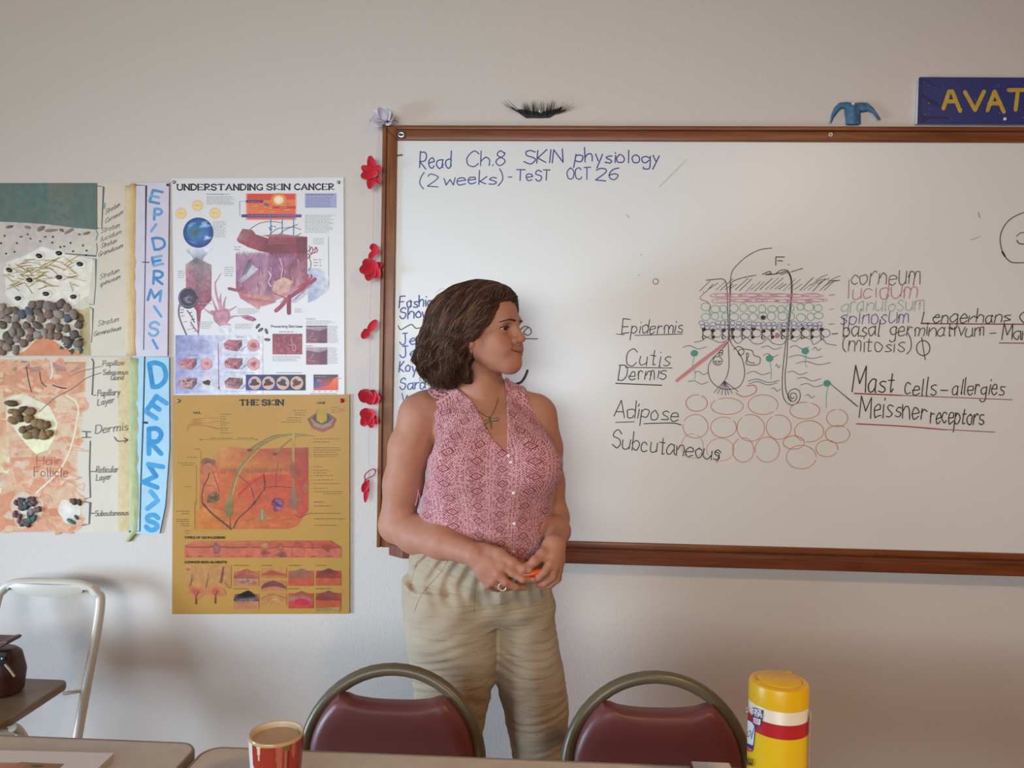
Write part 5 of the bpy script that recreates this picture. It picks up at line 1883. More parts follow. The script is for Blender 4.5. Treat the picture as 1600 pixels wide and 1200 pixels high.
s.poly([(246, 100), (330, 60), (560, 130), (1080, 120), (1110, 130), (1020, 246), (246, 246)], None, ['#c87a3c', '#cf8440', '#c46a3c', '#c4643c', '#bc5c3c', '#c4643c', '#c87a3c'])
for i in range(26):
    x, y = R.uniform(260, 1000), R.uniform(150, 240)
    s.line([(x, y), (x + R.uniform(20, 70), y + R.uniform(-10, 10))], 5, R.choice(['#b85a34', '#d08a48', '#b0603c']), False)
s.T = T5
for i in range(30):
    x = 460 + i * 20
    s.line([(x, 655), (x + R.uniform(-6, 6), 655 + R.uniform(14, 50))], 8, R.choice(['#8c5040', '#a4603c', '#94583c']), False, .4)
for i in range(50):
    x, y = R.uniform(300, 1170), R.uniform(720, 950)
    s.line([(x, y), (x + R.uniform(-20, 20), y + R.uniform(-20, 30))], R.uniform(3, 6), R.choice(['#b04e38', '#d07c54', '#b85a40', '#c86c4c']), False)
for pts, w_, c in (([(360, 640), (350, 720), (310, 800), (296, 900), (310, 960)], 9, '#6a3a34'), ([(390, 690), (430, 800), (440, 850)], 6, '#7c443c'), ([(730, 950), (780, 870), (820, 810), (810, 700)], 9, '#6f342e'),
                   ([(810, 815), (900, 800), (1050, 810)], 7, '#7c3c34'), ([(580, 690), (640, 740), (700, 800), (730, 900)], 6, '#7c3c34'), ([(920, 820), (910, 740), (930, 600)], 5, '#8c4438'), ([(600, 870), (700, 780), (800, 720)], 18, '#b84034'),
                   ([(310, 790), (400, 795)], 5, '#8c4438')):
    s.line(pts, w_, c)
s.oval(345, 605, 62, 42, '#6c4c48', '#94604c', wob=.12); s.oval(350, 650, 50, 40, '#a8644c', '#c07850', wob=.15)
s.oval(390, 895, 58, 44, '#5c4c34', '#8c6440', rot=-.6, wob=.16)
for k in range(14): s.ring(390 + R.uniform(-34, 34), 895 + R.uniform(-28, 28), 14, 9, 4, R.choice(['#3c3428', '#8c7850']))
s.oval(925, 935, 48, 40, '#70385a', '#8c4854', wob=.14)
s.oval(1160, 820, 22, 40, '#8c6448', '#b05c44')
# hairs
for pts, w_ in (([(500, 980), (540, 860), (580, 720), (640, 610), (760, 480), (900, 400), (1040, 370)], 34), ([(690, 500), (760, 450), (900, 380), (1100, 366), (1230, 384)], 22), ([(905, 530), (960, 470), (1070, 390), (1160, 378)], 20)):
    s.line(pts, w_, '#8c7848', taper=.75)
s.line([(520, 960), (552, 860), (592, 726), (650, 620), (770, 492)], 12, '#b49c60', taper=.5)
for (x, y) in ((692, 498), (905, 530)): s.oval(x, y, 22, 14, '#5c3c28', '#8c4c34')
s.rect(1048, 336, 1066, 900, None, ['#b09048', '#c8a860', '#8c7454', '#7c6450'])
s.poly([(1058, 780), (1084, 860), (1108, 920), (1096, 1000), (1030, 1000), (1020, 930), (1036, 860)], None, ['#8c6c58', '#94705c', '#8c6450', '#a05c48', '#a05c48', '#8c6450', '#94705c'])
s.poly([(1030, 640), (1048, 560), (1070, 640), (1110, 680), (1090, 740), (1036, 730)], None, ['#8c5848', '#a06048', '#8c5044', '#94503c', '#a8583c', '#94583f'])
s.T = T6
s.poly([(480, 110), (510, -20), (548, -40), (560, 110), (535, 150), (500, 145)], None, ['#847448', '#8c8050', '#94804c', '#7c6c48', '#7c6444', '#7c6c44'])
s.line([(300, 30), (380, 120), (470, 190), (540, 250)], 15, '#5f4838'); s.line([(560, 240), (600, 160), (690, 80), (740, 10)], 11, '#6f4438'); s.line([(530, 150), (530, 230)], 7, '#6f4c3c', False)
s.oval(800, 140, 34, 56, '#8c8458', '#a07c50', wob=.1); s.line([(796, 90), (800, 170)], 6, '#c0b078', False)
s.oval(925, 45, 50, 56, '#6c3c64', '#8c4854', wob=.12)
for k in range(14): s.ring(925 + R.uniform(-30, 30), 45 + R.uniform(-36, 36), 13, 8, 5, R.choice(['#4c2c50', '#9c7090']))
s.line([(1070, 130), (1110, 150), (1140, 140), (1190, 118), (1222, 118)], 5, '#7c4438')
for y in (22, 56, 118, 164, 218): s.fine(1232, y - 6, 1232 + (66, 150, 230, 260, 190)[(22, 56, 118, 164, 218).index(y)], y + 6, 1, DKT, 5, .05)
for (x, y) in ((84, 100), (126, 120), (84, 168), (84, 184), (110, 204), (120, 222), (150, 264), (160, 284)): s.fine(x, y - 6, 190, y + 6, 1, DKT, 5, .05)
s.line([(236, 20), (236, 246)], 3, DKT, False); s.line([(190, 264), (400, 262), (540, 252)], 2.5, '#9c7c40', False)
pdone('illustration', p2, LPN, 'orange block of skin with hairs and vessels')
s.text("TYPES", 152, 328, 236, 9, 4.6, '#2c2418'); s.text("OF", 248, 328, 284, 9, 4.6, '#2c2418'); s.text("SKIN", 296, 328, 370, 9, 4.6, '#2c2418'); s.text("LESIONS", 382, 328, 488, 9, 4.6, '#2c2418')
s.text("COMMON", 152, 533, 276, 9, 4.6, '#2c2418'); s.text("SKIN", 288, 533, 350, 9, 4.6, '#2c2418'); s.text("AILMENTS", 362, 533, 500, 9, 4.6, '#2c2418')
pdone('heading', p2, LP)
s.poly([(152, 386), (240, 346), (1150, 344), (1156, 356), (1170, 346), (1370, 344), (1456, 400), (1456, 488), (152, 488)], '#c46a50')
s.poly([(152, 386), (240, 346), (1150, 344), (1370, 344), (1456, 400), (1100, 392), (700, 400), (300, 398)], None, ['#b06040', '#c47850', '#b85844', '#bc5440', '#b0503c', '#b85c48', '#b06048', '#b4644a'])
s.line([(160, 396), (300, 402), (420, 396), (560, 404), (700, 400), (860, 408), (960, 396), (1100, 402), (1240, 404), (1450, 404)], 9, '#8c4838')
for (x, y, rx, ry, a, c) in ((420, 410, 34, 46, '#a86c64', '#8c5454'), (820, 385, 46, 36, '#c89060', '#9c5840'), (820, 446, 40, 24, '#8c4848', '#a85848'), (950, 400, 24, 34, '#b87850', '#9c5040'), (960, 462, 46, 26, '#7c5040', '#9c5848'),
                         (1340, 400, 46, 30, '#8c3830', '#b0503c'), (1100, 380, 46, 22, '#b05c50', '#a05044'), (690, 380, 30, 22, '#a05c48', '#b86850')):
    s.oval(x, y, rx, ry, a, c, wob=.12)
s.line([(1050, 480), (1044, 420), (1090, 380), (1150, 420), (1140, 480)], 6, '#9c5448'); s.line([(1190, 350), (1220, 380), (1216, 420)], 6, '#8c4438'); s.line([(1320, 410), (1360, 440)], 8, '#8c3830')
for x in (190, 288, 420, 556, 690, 824, 966, 1096, 1230, 1360): s.fine(x - 24, 470, x + 24, 484, 1, '#6c3028', 5, .1)
pdone('lesion_strip', p2, LPN)
s.rect(158, 552, 540, 740, None, ['#c48a58', '#c08450', '#b8864a', '#c08a54'])
for (x, y, w_) in ((205, 690, 1), (340, 680, .8), (460, 640, 1.2)):
    s.line([(x - 10, y + 50), (x, y), (x + 12, y - 60)], 20 * w_, '#8c6448', taper=.6); s.line([(x, y + 10), (x + 28, y - 34)], 12, '#946850', taper=.5)
s.line([(460, 690), (470, 600), (476, 570)], 18, '#7c5444'); s.oval(180, 585, 20, 14, '#8c5c44', '#b07c50'); s.line([(490, 700), (525, 738)], 14, '#98704c')
for (x, y) in ((250, 770), (410, 765)):
    s.oval(x, y, 84, 56, '#bc5444', '#c08450', wob=.12)
    s.line([(x - 4, y + 100), (x, y + 40), (x + 20, y)], 15, '#7c4838', taper=.4); s.line([(x, y + 40), (x - 30, y - 6)], 9, '#94503f', taper=.5)
pdone('ailment_panel', p2, LPN, 'acne panel')


def dome(x, y, top, edge, low, base):
    s.rect(x, y + 20, x + 210, y + 145, base)
    s.poly([(x, y + 60), (x + 12, y + 22), (x + 60, y + 18), (x + 105, y), (x + 150, y + 18), (x + 198, y + 22), (x + 210, y + 60), (x + 210, y + 80), (x, y + 80)],
           None, [edge, edge, top, top, top, edge, edge, low, low])
    for k in range(12):
        xx = x + 40 + k * 12
        s.line([(xx, y + 52), (xx + R.uniform(-4, 4), y + 78 + R.uniform(0, 12))], 6, low, False, .5)


dome(560, 580, '#b85c48', '#b87850', '#8c5448', '#bc7c58'); dome(1016, 578, '#8c6458', '#b85c44', '#94604c', '#c05840'); dome(1244, 576, '#7c3838', '#b84838', '#8c4038', '#c05c40')
for k in range(22): s.ring(615 + R.uniform(0, 130), 670 + R.uniform(0, 40), 11, 8, 4, R.choice(['#9c7478', '#c8a098', '#7c5458']))
s.rect(786, 576, 1000, 656, None, ['#bf8450', '#c08850', '#bc7048', '#bc7048']); s.poly([(800, 620), (880, 590), (980, 620), (998, 636), (790, 636)], '#a8583c')
s.rect(786, 680, 1000, 766, '#bc7850'); s.poly([(790, 730), (820, 700), (890, 676), (960, 700), (996, 730), (996, 748), (920, 726), (860, 728), (790, 748)], '#7c4448')
s.rect(786, 786, 1000, 886, '#bc8450'); s.line([(790, 830), (850, 800), (900, 794), (998, 826)], 9, '#a4683f'); s.line([(850, 880), (880, 840), (930, 840), (960, 880)], 10, '#c4946a')
dome(560, 770, '#20242a', '#8c5c48', '#3c3c3c', '#bc7c58'); s.poly([(590, 800), (640, 775), (680, 760), (715, 780), (745, 810), (660, 820)], '#1c2026')
for k in range(20): s.line([(580 + k * 8, 830), (578 + k * 8, 860 + R.uniform(-8, 10))], 4, R.choice(['#94807c', '#7c5c5c']), False)
dome(1016, 765, '#a04c40', '#b85040', '#9c7c68', '#bc4c3c'); s.poly([(1050, 880), (1070, 840), (1120, 822), (1180, 840), (1200, 880)], '#c0324c')
dome(1244, 762, '#8c4440', '#b04c3c', '#7c3c38', '#b8583c')
for (x, y) in ((560, 552), (790, 552), (1020, 552), (1246, 552), (560, 746), (1016, 746), (1244, 746)): s.fine(x, y - 6, x + R.uniform(80, 170), y + 6, 1, DKT, 5, .05)
s.poly([(1240, 906), (1452, 900), (1440, 940), (1240, 950)], '#a89050'); s.fine(1250, 902, 1450, 930, 2, '#7c6830', 5)
pdone('ailment_panel', p2, LPN, 'small lesion pictures')

# ------------------------------------------------------------------ hand-made collage boards
C1, C2 = tr(0, 260, .25), tr(0, 550, .25833)
PAINT = mat('poster_paint', (1, 1, 1), 0.6, spec=0.3, attr=True, noise=(45, .10), bump=(160, .35, .004))
PEN = mat('pencil_line', (0, 0, 0), 0.7, attr=True)
STONE = mat('pebble', (1, 1, 1), 0.75, attr=True, noise=(160, .18), bump=(300, .3, .002))
CARD = mat('poster_card', lin('#ddd4c2'), 0.7, noise=(6, .04))
TISSUE = mat('yellow_tissue', lin('#d9b982'), 0.7, noise=(40, .08))


def tissue(pts, y0, parent, m, name='paper_strip', amp=.0035):
    """a long crumpled strip: pts = (left x, right x, y) rows from top to bottom in photo coordinates"""
    b = MB()
    nx = 6
    vs, fs = [], []
    R_ = random.Random(len(pts))
    for j, (xl, xr, y) in enumerate(pts):
        for i in range(nx + 1):
            t = i / nx
            p = at(xl + (xr - xl) * t, y, y0)
            vs.append((p.x, y0 - amp * (math.sin(t * math.pi) * (1 + .5 * R_.uniform(-1, 1)) + .25 * R_.random()), p.z))
    for j in range(len(pts) - 1):
        for i in range(nx):
            a = j * (nx + 1) + i
            fs.append((a, a + 1, a + nx + 2, a + nx + 1))
    n = len(vs)
    b.add(vs, fs)
    o = b.build(name, m, parent, smooth=True)
    sm = o.modifiers.new('thickness', 'SOLIDIFY'); sm.thickness = .0006; sm.offset = 0
    return o


def rows(x0, x1, y0, y1, n, jl=0, jr=0, dx=0):
    R_ = random.Random(int(x0 + y0))
    return [(x0 + dx * k / n + R_.uniform(-jl, jl), x1 + dx * k / n + R_.uniform(-jr, jr), y0 + (y1 - y0) * k / n) for k in range(n + 1)]


pc = at(110, 420, 0)
e1 = empty('collage_board', (pc.x, 0, pc.z), 'handmade collage board lettered EPIDERMIS with glued grey pebbles and beans', 'collage')
paper('card', [(-70, 284), (208, 286.5), (207, 556), (-70, 556)], -.0040, .0030, CARD, e1)
s = Sheet(-.00402, C1)


def cdone(name, parent, m=None, label=None):
    o = s.mb.build(name, m or PAINT, parent)
    if label: o['label'] = label
    s.part()
    return o


R = random.Random(9)
s.poly([(-280, 345), (0, 345), (160, 352), (300, 362), (480, 385), (606, 395), (560, 1182), (-280, 1182)], None, ['#d9cfc9', '#d9cfc9', '#cfc6c2', '#cfc6c2', '#d2cac4', '#d8d2c4', '#e0dcc8', '#e0dcc8'])
s.poly([(40, 600), (150, 560), (260, 500), (380, 540), (580, 580), (560, 800), (440, 880), (120, 890), (30, 800)], None, ['#eceae0', '#efeee6', '#f2f0ec', '#f2f0e8', '#ebe8d8', '#efead8', '#ece8d4', '#e9e6da', '#e6e4da'])
s.poly([(480, 900), (560, 880), (570, 1182), (440, 1182), (500, 1050)], None, ['#cdbf98', '#d0c294', '#bfae80', '#b6a478', '#a8986f'])
s.poly([(470, 900), (520, 930), (530, 970), (480, 990)], '#6b5a3c')
cdone('paint', e1, None, 'whitish paint ground')
# thick green and grey paint relief
b = MB()
vs, fs, cs = [], [], []
nx, nz = 60, 26
for j in range(nz + 1):
    for i in range(nx + 1):
        u = -280 + (606 + 280) * i / nx
        tv = j / nz
        vt, vb = 104, np.interp(u, [-280, 0, 160, 300, 480, 606], [340, 345, 352, 362, 385, 395])
        v = vt + (vb - vt) * tv
        x, y = C1(u, v)
        ed = min(i, nx - i, j, nz - j)
        grit = 300 < u < 500 and R.random() < (.7 if abs(u - 330 - v * .2) < 80 else .2)
        lift = .0012 + .0022 * (0.5 + .5 * math.sin(u * .10 + 1.6 * math.sin(v * .03))) * min(1, ed / 2) + (.0025 * R.random() if grit else 0)
        p = at(x, y, -.0042 - lift)
        vs.append(p)
        g = lin('#6a7d74'); tq = lin('#4d7f80'); gr = lin('#7f8078')
        k = max(0, math.sin(u * .10 + 1.6 * math.sin(v * .03))) * (.8 if 100 < u < 300 and v < 240 else .25)
        c = [g[q] * (1 - k) + tq[q] * k for q in range(3)]
        if grit: c = [c[q] * .4 + gr[q] * .6 for q in range(3)]
        cs.append(c)
for j in range(nz):
    for i in range(nx):
        a = j * (nx + 1) + i
        fs.append((a, a + 1, a + nx + 2, a + nx + 1))
b.add(vs, fs, cs)
b.build('paint_relief', PAINT, e1, smooth=True)['label'] = 'thick grey-green paint at the top'
# flat brown chips under it
chips = [(60, 378, 26, 9, .2), (170, 380, 22, 9, -.2), (255, 388, 26, 14, .5), (320, 400, 44, 9, .1), (430, 405, 34, 10, .5), (540, 418, 22, 9, .3), (385, 400, 16, 9, -.5), (495, 425, 8, 6, 0), (130, 440, 9, 5, .4)]
b0_ = None
for (u, v, ru, rv, a) in chips:
    b = MB(); b.col = lin(R.choice(['#8f7f72', '#a08c78', '#7e7066']))
    x, y = C1(u, v); p = at(x, y, -.005)
    M = Matrix.Rotation(-a, 3, 'Y')
    b.ball((p.x, p.y - .0006, p.z), (ru * .25 * .00185, .0022, rv * .25 * .00185), M, 10, 6, .08, R)
    b.build('bark_chip', STONE, e1, smooth=True)
# small dark seeds and the beans on white halos
for (u, v) in ((28, 434), (172, 424), (250, 468), (105, 480), (326, 476), (376, 504), (400, 500), (440, 478), (518, 494), (540, 526), (456, 530), (90, 534), (38, 545), (536, 555), (190, 452), (5, 480), (330, 440), (282, 440)):
    b = MB(); b.col = lin(R.choice(['#3a342c', '#4a443c', '#555048']))
    x, y = C1(u, v); p = at(x, y, -.005)
    b.ball((p.x, p.y, p.z), (.0032, .002, .0024), Matrix.Rotation(R.random() * 3, 3, 'Y'), 8, 5)
    b.build('seed', STONE, e1, smooth=True)
for (u, v, a) in ((246, 560, .3), (370, 543, .1), (500, 611, .1), (60, 648, .4), (186, 711, .2), (370, 693, .0), (288, 797, .0), (114, 825, -.1), (460, 815, -.1)):
    x, y = C1(u, v); p = at(x, y, -.0052)
    b = MB(); b.col = lin('#f4f3ef')
    b.ball((p.x, p.y + .0008, p.z), (R.uniform(.016, .022), .0018, R.uniform(.012, .016)), None, 14, 6, .1, R)
    ob = b.build('glue_patch', mat('white_glue', lin('#eceae2'), 0.35), e1, smooth=True)
    b = MB(); b.col = lin(R.choice(['#3a2a1e', '#332a24', '#40342a']))
    b.ball((p.x, p.y - .0024, p.z), (.0098, .0042, .0066), Matrix.Rotation(a, 3, 'Y'), 12, 8)
    b.build('bean', mat('bean_skin', (1, 1, 1), 0.3, attr=True), ob, smooth=True)
# straw
b = MB()
for k in range(85):
    u, v = R.uniform(60, 500), R.uniform(580, 760)
    if abs(u - 280) > 220 - abs(v - 680) * .3: continue
    a = R.gauss(.05, .35)
    l_ = R.uniform(20, 55)
    b.col = lin(R.choice(['#cbb06a', '#bfa057', '#d8c48a', '#b0944e']))
    x0, y0 = C1(u - l_ * math.cos(a), v - l_ * math.sin(a)); x1, y1 = C1(u + l_ * math.cos(a), v + l_ * math.sin(a))
    dy = R.uniform(.0046, .0062)
    b.tube([at(x0, y0, -dy), at(x1, y1, -dy - .0005)], .0009, 5)
o = b.build('straw_patch', PAINT, e1, smooth=True); o['kind'] = 'stuff'
# pebbles
top = [(0, 860), (60, 845), (120, 890), (170, 850), (210, 825), (290, 835), (355, 812), (400, 850), (430, 870), (490, 905), (500, 960)]
bot = [(0, 1175), (60, 1185), (110, 1165), (160, 1120), (210, 1080), (280, 1060), (330, 1075), (400, 1100), (470, 1120), (520, 1150)]
pts = []
for _ in range(6000):
    u, v = R.uniform(5, 500), R.uniform(820, 1190)
    if not (np.interp(u, [q[0] for q in top], [q[1] for q in top]) + 22 < v < min(1158, np.interp(u, [q[0] for q in bot], [q[1] for q in bot]) - 8)): continue
    if all((u - a) ** 2 + ((v - c) * 1.0) ** 2 > 41 ** 2 for a, c in pts): pts.append((u, v))
for (u, v) in pts:
    b = MB()
    b.col = lin(R.choice(['#7c706a', '#8c7f78', '#6a615e', '#a0958c', '#9a8c7e', '#5f6670', '#86766c', '#b3aaa2', '#73655e', '#8a7064']))
    x, y = C1(u, v); p = at(x, y, -.008)
    sx, sz = R.uniform(.0116, .0164), R.uniform(.0100, .0134)
    b.ball((p.x, p.y, p.z), (sx, .0075, sz), Matrix.Rotation(R.random() * 3, 3, 'Y'), 12, 8, .10, R)
    b.build('pebble', STONE, e1, smooth=True)
s.poly([(100, 1180), (160, 1150), (220, 1090), (300, 1062), (380, 1120), (470, 1160), (510, 1175), (510, 1183), (100, 1183)], None, ['#d98c64', '#dc9068', '#d88860', '#e09a70', '#d88860', '#d48a62', '#d08c68', '#d69068', '#d69068'])
for k in range(26):
    u, v = R.uniform(380, 510), R.uniform(1060, 1165)
    s.oval(u, v, R.uniform(8, 20), R.uniform(6, 14), R.choice(['#2f4a44', '#3c5f58', '#50483c', '#27383a', '#6a7a70']), wob=.2, n=12)
cdone('paint', e1, None, 'orange and dark green paint below the pebbles')
# pen brackets and notes
for pts_, c in (([(612, 122), (648, 128), (636, 388), (604, 384)], '#5c6468'), ([(600, 400), (612, 420), (600, 462)], '#5f88a0'), ([(604, 480), (608, 520), (600, 560), (400, 545)], '#70787c'),
                ([(580, 578), (600, 580), (598, 740), (588, 862), (560, 862)], '#6c7476'), ([(562, 880), (582, 890), (578, 1020), (572, 1100)], '#6c7476'), ([(840, 112), (912, 116), (906, 600), (896, 1140), (832, 1140)], '#34383e')):
    s.line(pts_, 6, c, False)
s.line([(892, 598), (932, 598)], 7, '#34383e', False); s.line([(830, 1162), (900, 1164)], 12, '#4c4c50', False)
for (txt, x0, y0, x1, dy, h) in (("Stratum", 655, 300, 745, -50, 19), ("Corneum", 655, 358, 765, -62, 19), ("Stratum", 630, 418, 745, -40, 18), ("lucidum", 628, 470, 755, -50, 18), ("Stratum", 630, 512, 725, -36, 17), ("Granulosum", 614, 565, 765, -60, 17),
                               ("Stratum", 622, 706, 740, -44, 18), ("spinosum", 622, 752, 748, -52, 18), ("Stratum", 610, 998, 738, -30, 19), ("Germinativum", 584, 1062, 752, -40, 17)):
    s.text(txt, x0, y0, x1, h, 3.2, '#66625e', .3, dy)
s.line([(652, 262), (656, 230)], 9, '#6d9aa8', False)
cdone('pencil_note', e1, PEN)
tissue(rows(203, 214, 287, 556, 22, 1.2, 1.0), -.0045, e1, TISSUE)
tissue(rows(196, 208, 290, 556, 22, 1.0, .6), -.0042, e1, mat('pale_tissue', lin('#dfcaa2'), 0.7, noise=(40, .06)), amp=.002)
lav = paper('label_strip', [(213, 286), (264, 285), (261.5, 557), (208, 557)], -.0068, .0012, mat('lavender_paper', lin('#d9d2e2'), 0.6, noise=(20, .04)), e1)
s = Sheet(-.00682, C1)
s.line([(840, 116), (914, 120), (908, 600), (898, 1145)], 6, '#34383e', False); s.line([(892, 598), (932, 600)], 6, '#34383e', False)
cdone('pencil_line', e1, PEN)
BLP = ['#5f9bd0', '#6fa8d8', '#5590c8', '#7fb2dc']


def brush(ch, cx, cy, w_, h_, sl=0.0, rot=0.0, parent=None, cols=BLP, wl=17):
    """one painted letter"""
    wd, strokes = GLYPH[ch]
    for st in strokes:
        q, last = [[]], None
        for (gx, gy) in st:
            xx, yy = (gx / max(wd, 4) - .5) * w_, -(gy / 18 - .5) * h_
            xx += sl * -yy
            p = (cx + xx * math.cos(rot) - yy * math.sin(rot), cy + xx * math.sin(rot) + yy * math.cos(rot))
            if (gx, gy) == last:
                if len(q[-1]) > 1: q.append([p])
            else: q[-1].append(p)
            last = (gx, gy)
        for u_ in q:
            if len(u_) > 1: s.line(u_, wl, R.choice(cols))


for ch, cx, cy, w_, h_, sl, rot in (('E', 975, 190, 60, 74, .1, .2), ('P', 988, 300, 46, 66, 0, .05), ('I', 962, 385, 10, 54, 0, .6), ('D', 992, 482, 66, 70, -.1, -.1), ('E', 985, 590, 60, 50, 0, -.2), ('R', 988, 695, 56, 78, 0, .05),
                                 ('M', 968, 806, 76, 66, .1, .1), ('I', 988, 905, 12, 76, 0, -.6), ('S', 962, 1015, 56, 84, .1, 0), ('I', 972, 1110, 12, 60, 0, -.5)):
    brush(ch, cx, cy, w_, h_, sl, rot)
cdone('painted_letters', e1, PAINT, 'pale blue painted letters running down the strip')

# ---- second board
pc = at(110, 695, 0)
e2 = empty('collage_board', (pc.x, 0, pc.z), 'handmade collage board lettered DERMIS with orange paint and glued brown nuts', 'collage')
paper('card', [(-70, 557.5), (203, 558), (202, 831.5), (-70, 831.5)], -.0040, .0030, CARD, e2)
s = Sheet(-.00402, C2)
OC = ['#dc9a74', '#d98f68', '#e0a884', '#d68a62', '#e3b090']
s.poly([(-270, 40), (530, 40), (520, 300), (470, 620), (480, 860), (420, 1090), (-270, 1090)], None, ['#e0c29c', '#e2cfae', '#e4cda8', '#e2cda8', '#e2d3b8', '#dfb594', '#dba482'])
s.poly([(20, 60), (520, 60), (510, 240), (430, 260), (240, 260), (120, 240), (20, 280)], None, ['#c98a6a', '#d8987a', '#e0a27c', '#dda07a', '#dc9670', '#d98f68', '#dc9a74'])
s.poly([(20, 60), (120, 50), (300, 70), (420, 60), (520, 90), (440, 120), (300, 110), (180, 120), (60, 110)], None, ['#a88878', '#9a8078', '#a8848a', '#a8888a', '#c09a80', '#b08878', '#a88088', '#b08a78', '#b48c74'])
s.poly([(60, 640), (300, 630), (420, 660), (440, 800), (340, 830), (100, 800)], None, OC + ['#dfa27c'])
s.poly([(-60, 880), (160, 820), (300, 860), (360, 980), (500, 1060), (460, 1090), (-60, 1090)], None, OC + ['#e6bfa6', '#d99670'])
s.poly([(-60, 400), (30, 360), (50, 520), (60, 700), (0, 860), (-60, 860)], None, ['#e4d4a0', '#d98f68', '#e6ddb0', '#e8e4b4', '#ece8b8', '#e0d8a8'])
for k in range(170):
    u, v = R.uniform(-10, 500), R.uniform(60, 1080)
    s.oval(u, v, R.uniform(14, 60), R.uniform(8, 30), R.choice(OC + ['#e6c4a8', '#e8d4bc']), R.choice(['#dfb492', '#dca482', '#dda27e', '#e0b896']), rot=R.uniform(-.8, .8), wob=.2, n=16)
s.poly([(40, 280), (140, 250), (300, 330), (350, 430), (330, 520), (290, 590), (220, 620), (160, 560), (110, 500), (40, 400)], None, ['#ece4c8', '#eadfc4', '#efe8cc', '#eee6c4', '#f0ebc4', '#f2eec0', '#f2efc2', '#f0ecc4', '#ece6cc', '#e8dfc4'])
s.oval(420, 960, 70, 70, '#ebe6de', '#e2d5c4', wob=.12)
s.oval(160, 950, 100, 105, '#dcd8cc', '#dcc0a4', wob=.1)
s.poly([(715, 35), (790, 35), (782, 1088), (715, 1088)], None, ['#dccb9f', '#d9c28e', '#d9c28e', '#dccb9f'])
cdone('paint', e2)
for pts_, c, w_ in (([(160, 90), (170, 160), (190, 240)], '#5c4238', 6), ([(240, 120), (250, 180), (280, 210)], '#5c4238', 6), ([(320, 200), (360, 215), (400, 220)], '#3c2c28', 7), ([(420, 150), (480, 120), (600, 90)], '#a47868', 4),
                    ([(240, 360), (330, 280), (440, 220), (520, 160), (610, 126)], '#7c6a64', 5), ([(200, 1000), (240, 860)], '#e8dcc8', 3)):
    s.line(pts_, w_, c)
s.line([(310, 60), (316, 120), (306, 160)], 10, '#e8e0d0'); s.line([(400, 260), (470, 320), (460, 450), (420, 600), (370, 700), (320, 760), (220, 850)], 9, '#eee6cc')
s.text("Hair", 222, 684, 370, 30, 5.5, '#b0665a', .0, -4); s.text("Follicle", 206, 750, 410, 30, 5.5, '#9c5c48', 0, 4)
cdone('painted_line', e2, PEN)
for (u, v, ru, rv, a) in ((66, 310, 42, 20, -.1), (70, 358, 30, 16, .2), (100, 372, 30, 30, .5), (75, 412, 32, 26, -.4), (140, 345, 30, 20, .3), (180, 360, 36, 26, .2), (175, 405, 34, 26, .2), (120, 400, 26, 26, 1.), (215, 430, 30, 28, -.6), (250, 440, 36, 30, -.8),
                         (185, 455, 30, 20, .4), (140, 470, 30, 24, .3), (170, 505, 36, 26, .2), (220, 490, 32, 40, .3), (265, 505, 38, 30, -.3), (285, 440, 22, 24, .2), (300, 490, 26, 20, .4)):
    x, y = C2(u, v); p = at(x, y, -.009)
    b = MB(); b.col = lin(R.choice(['#6a5238', '#8a6e4c', '#5a4630', '#7a6246', '#94794f']))
    b.ball((p.x, p.y, p.z), (ru * .00046, .008, rv * .00047), Matrix.Rotation(-a, 3, 'Y'), 12, 8, .09, R)
    b.build('nut', STONE, e2, smooth=True)
for k in range(34):
    a, r_ = R.random() * 6.28, 82 * math.sqrt(R.random())
    u, v = 162 + r_ * math.cos(a), 960 + r_ * 1.05 * math.sin(a)
    x, y = C2(u, v); p = at(x, y, -.007)
    b = MB(); b.col = lin(R.choice(['#4c4440', '#6a4c4c', '#2f5658', '#5c5654', '#7a5c5c', '#3f6a6a', '#8c8684']))
    b.ball((p.x, p.y, p.z), (R.uniform(.006, .011), .007, R.uniform(.006, .011)), Matrix.Rotation(R.random() * 3, 3, 'Y'), 10, 7, .12, R)
    b.build('bead', STONE, e2, smooth=True)
for (u, v, ru, rv, a, c) in ((450, 905, 20, 22, .3, '#5c4638'), (480, 910, 14, 22, .2, '#4c3a30'), (430, 900, 10, 16, .2, '#8a7460'), (430, 1025, 34, 12, -.5, '#4f8078'), (462, 1000, 20, 9, -.9, '#4a7872')):
    x, y = C2(u, v); p = at(x, y, -.006)
    b = MB(); b.col = lin(c)
    b.ball((p.x, p.y, p.z), (ru * .00047, .005, rv * .00047), Matrix.Rotation(-a, 3, 'Y'), 10, 6, .08, R)
    b.build('bead', STONE, e2, smooth=True)
s = Sheet(-.0053, C2)
for pts_ in ([(555, 42), (565, 60), (562, 140), (556, 260), (575, 262)], [(496, 480), (546, 484)], [(496, 518), (546, 516)], [(520, 480), (522, 518)], [(545, 724), (575, 722)], [(545, 540), (540, 700), (545, 880), (510, 890)], [(505, 905), (545, 912), (538, 1040), (495, 1050)], [(545, 976), (570, 976)]):
    s.line(pts_, 6, '#5a6068', False)
s.line([(610, 86), (480, 120)], 4, '#8a7a74', False)
for (txt, x0, y0, x1, dy, h, w_) in (("Papillae", 620, 84, 748, -6, 17, 4.5), ("Sebaceous", 622, 138, 772, -4, 17, 4.5), ("Gland", 668, 170, 745, -4, 16, 4.5), ("Papillary", 588, 268, 722, -10, 21, 5), ("Layer", 588, 324, 688, -20, 21, 5), ("Dermis", 575, 494, 772, -22, 28, 5.5),
                                 ("Reticular", 580, 730, 712, -4, 21, 5), ("Layer", 580, 778, 668, -10, 20, 5), ("Subcutaneous", 574, 992, 775, -6, 18, 5)):
    s.text(txt, x0, y0, x1, h, w_ * .72, '#66625e', .1, dy)
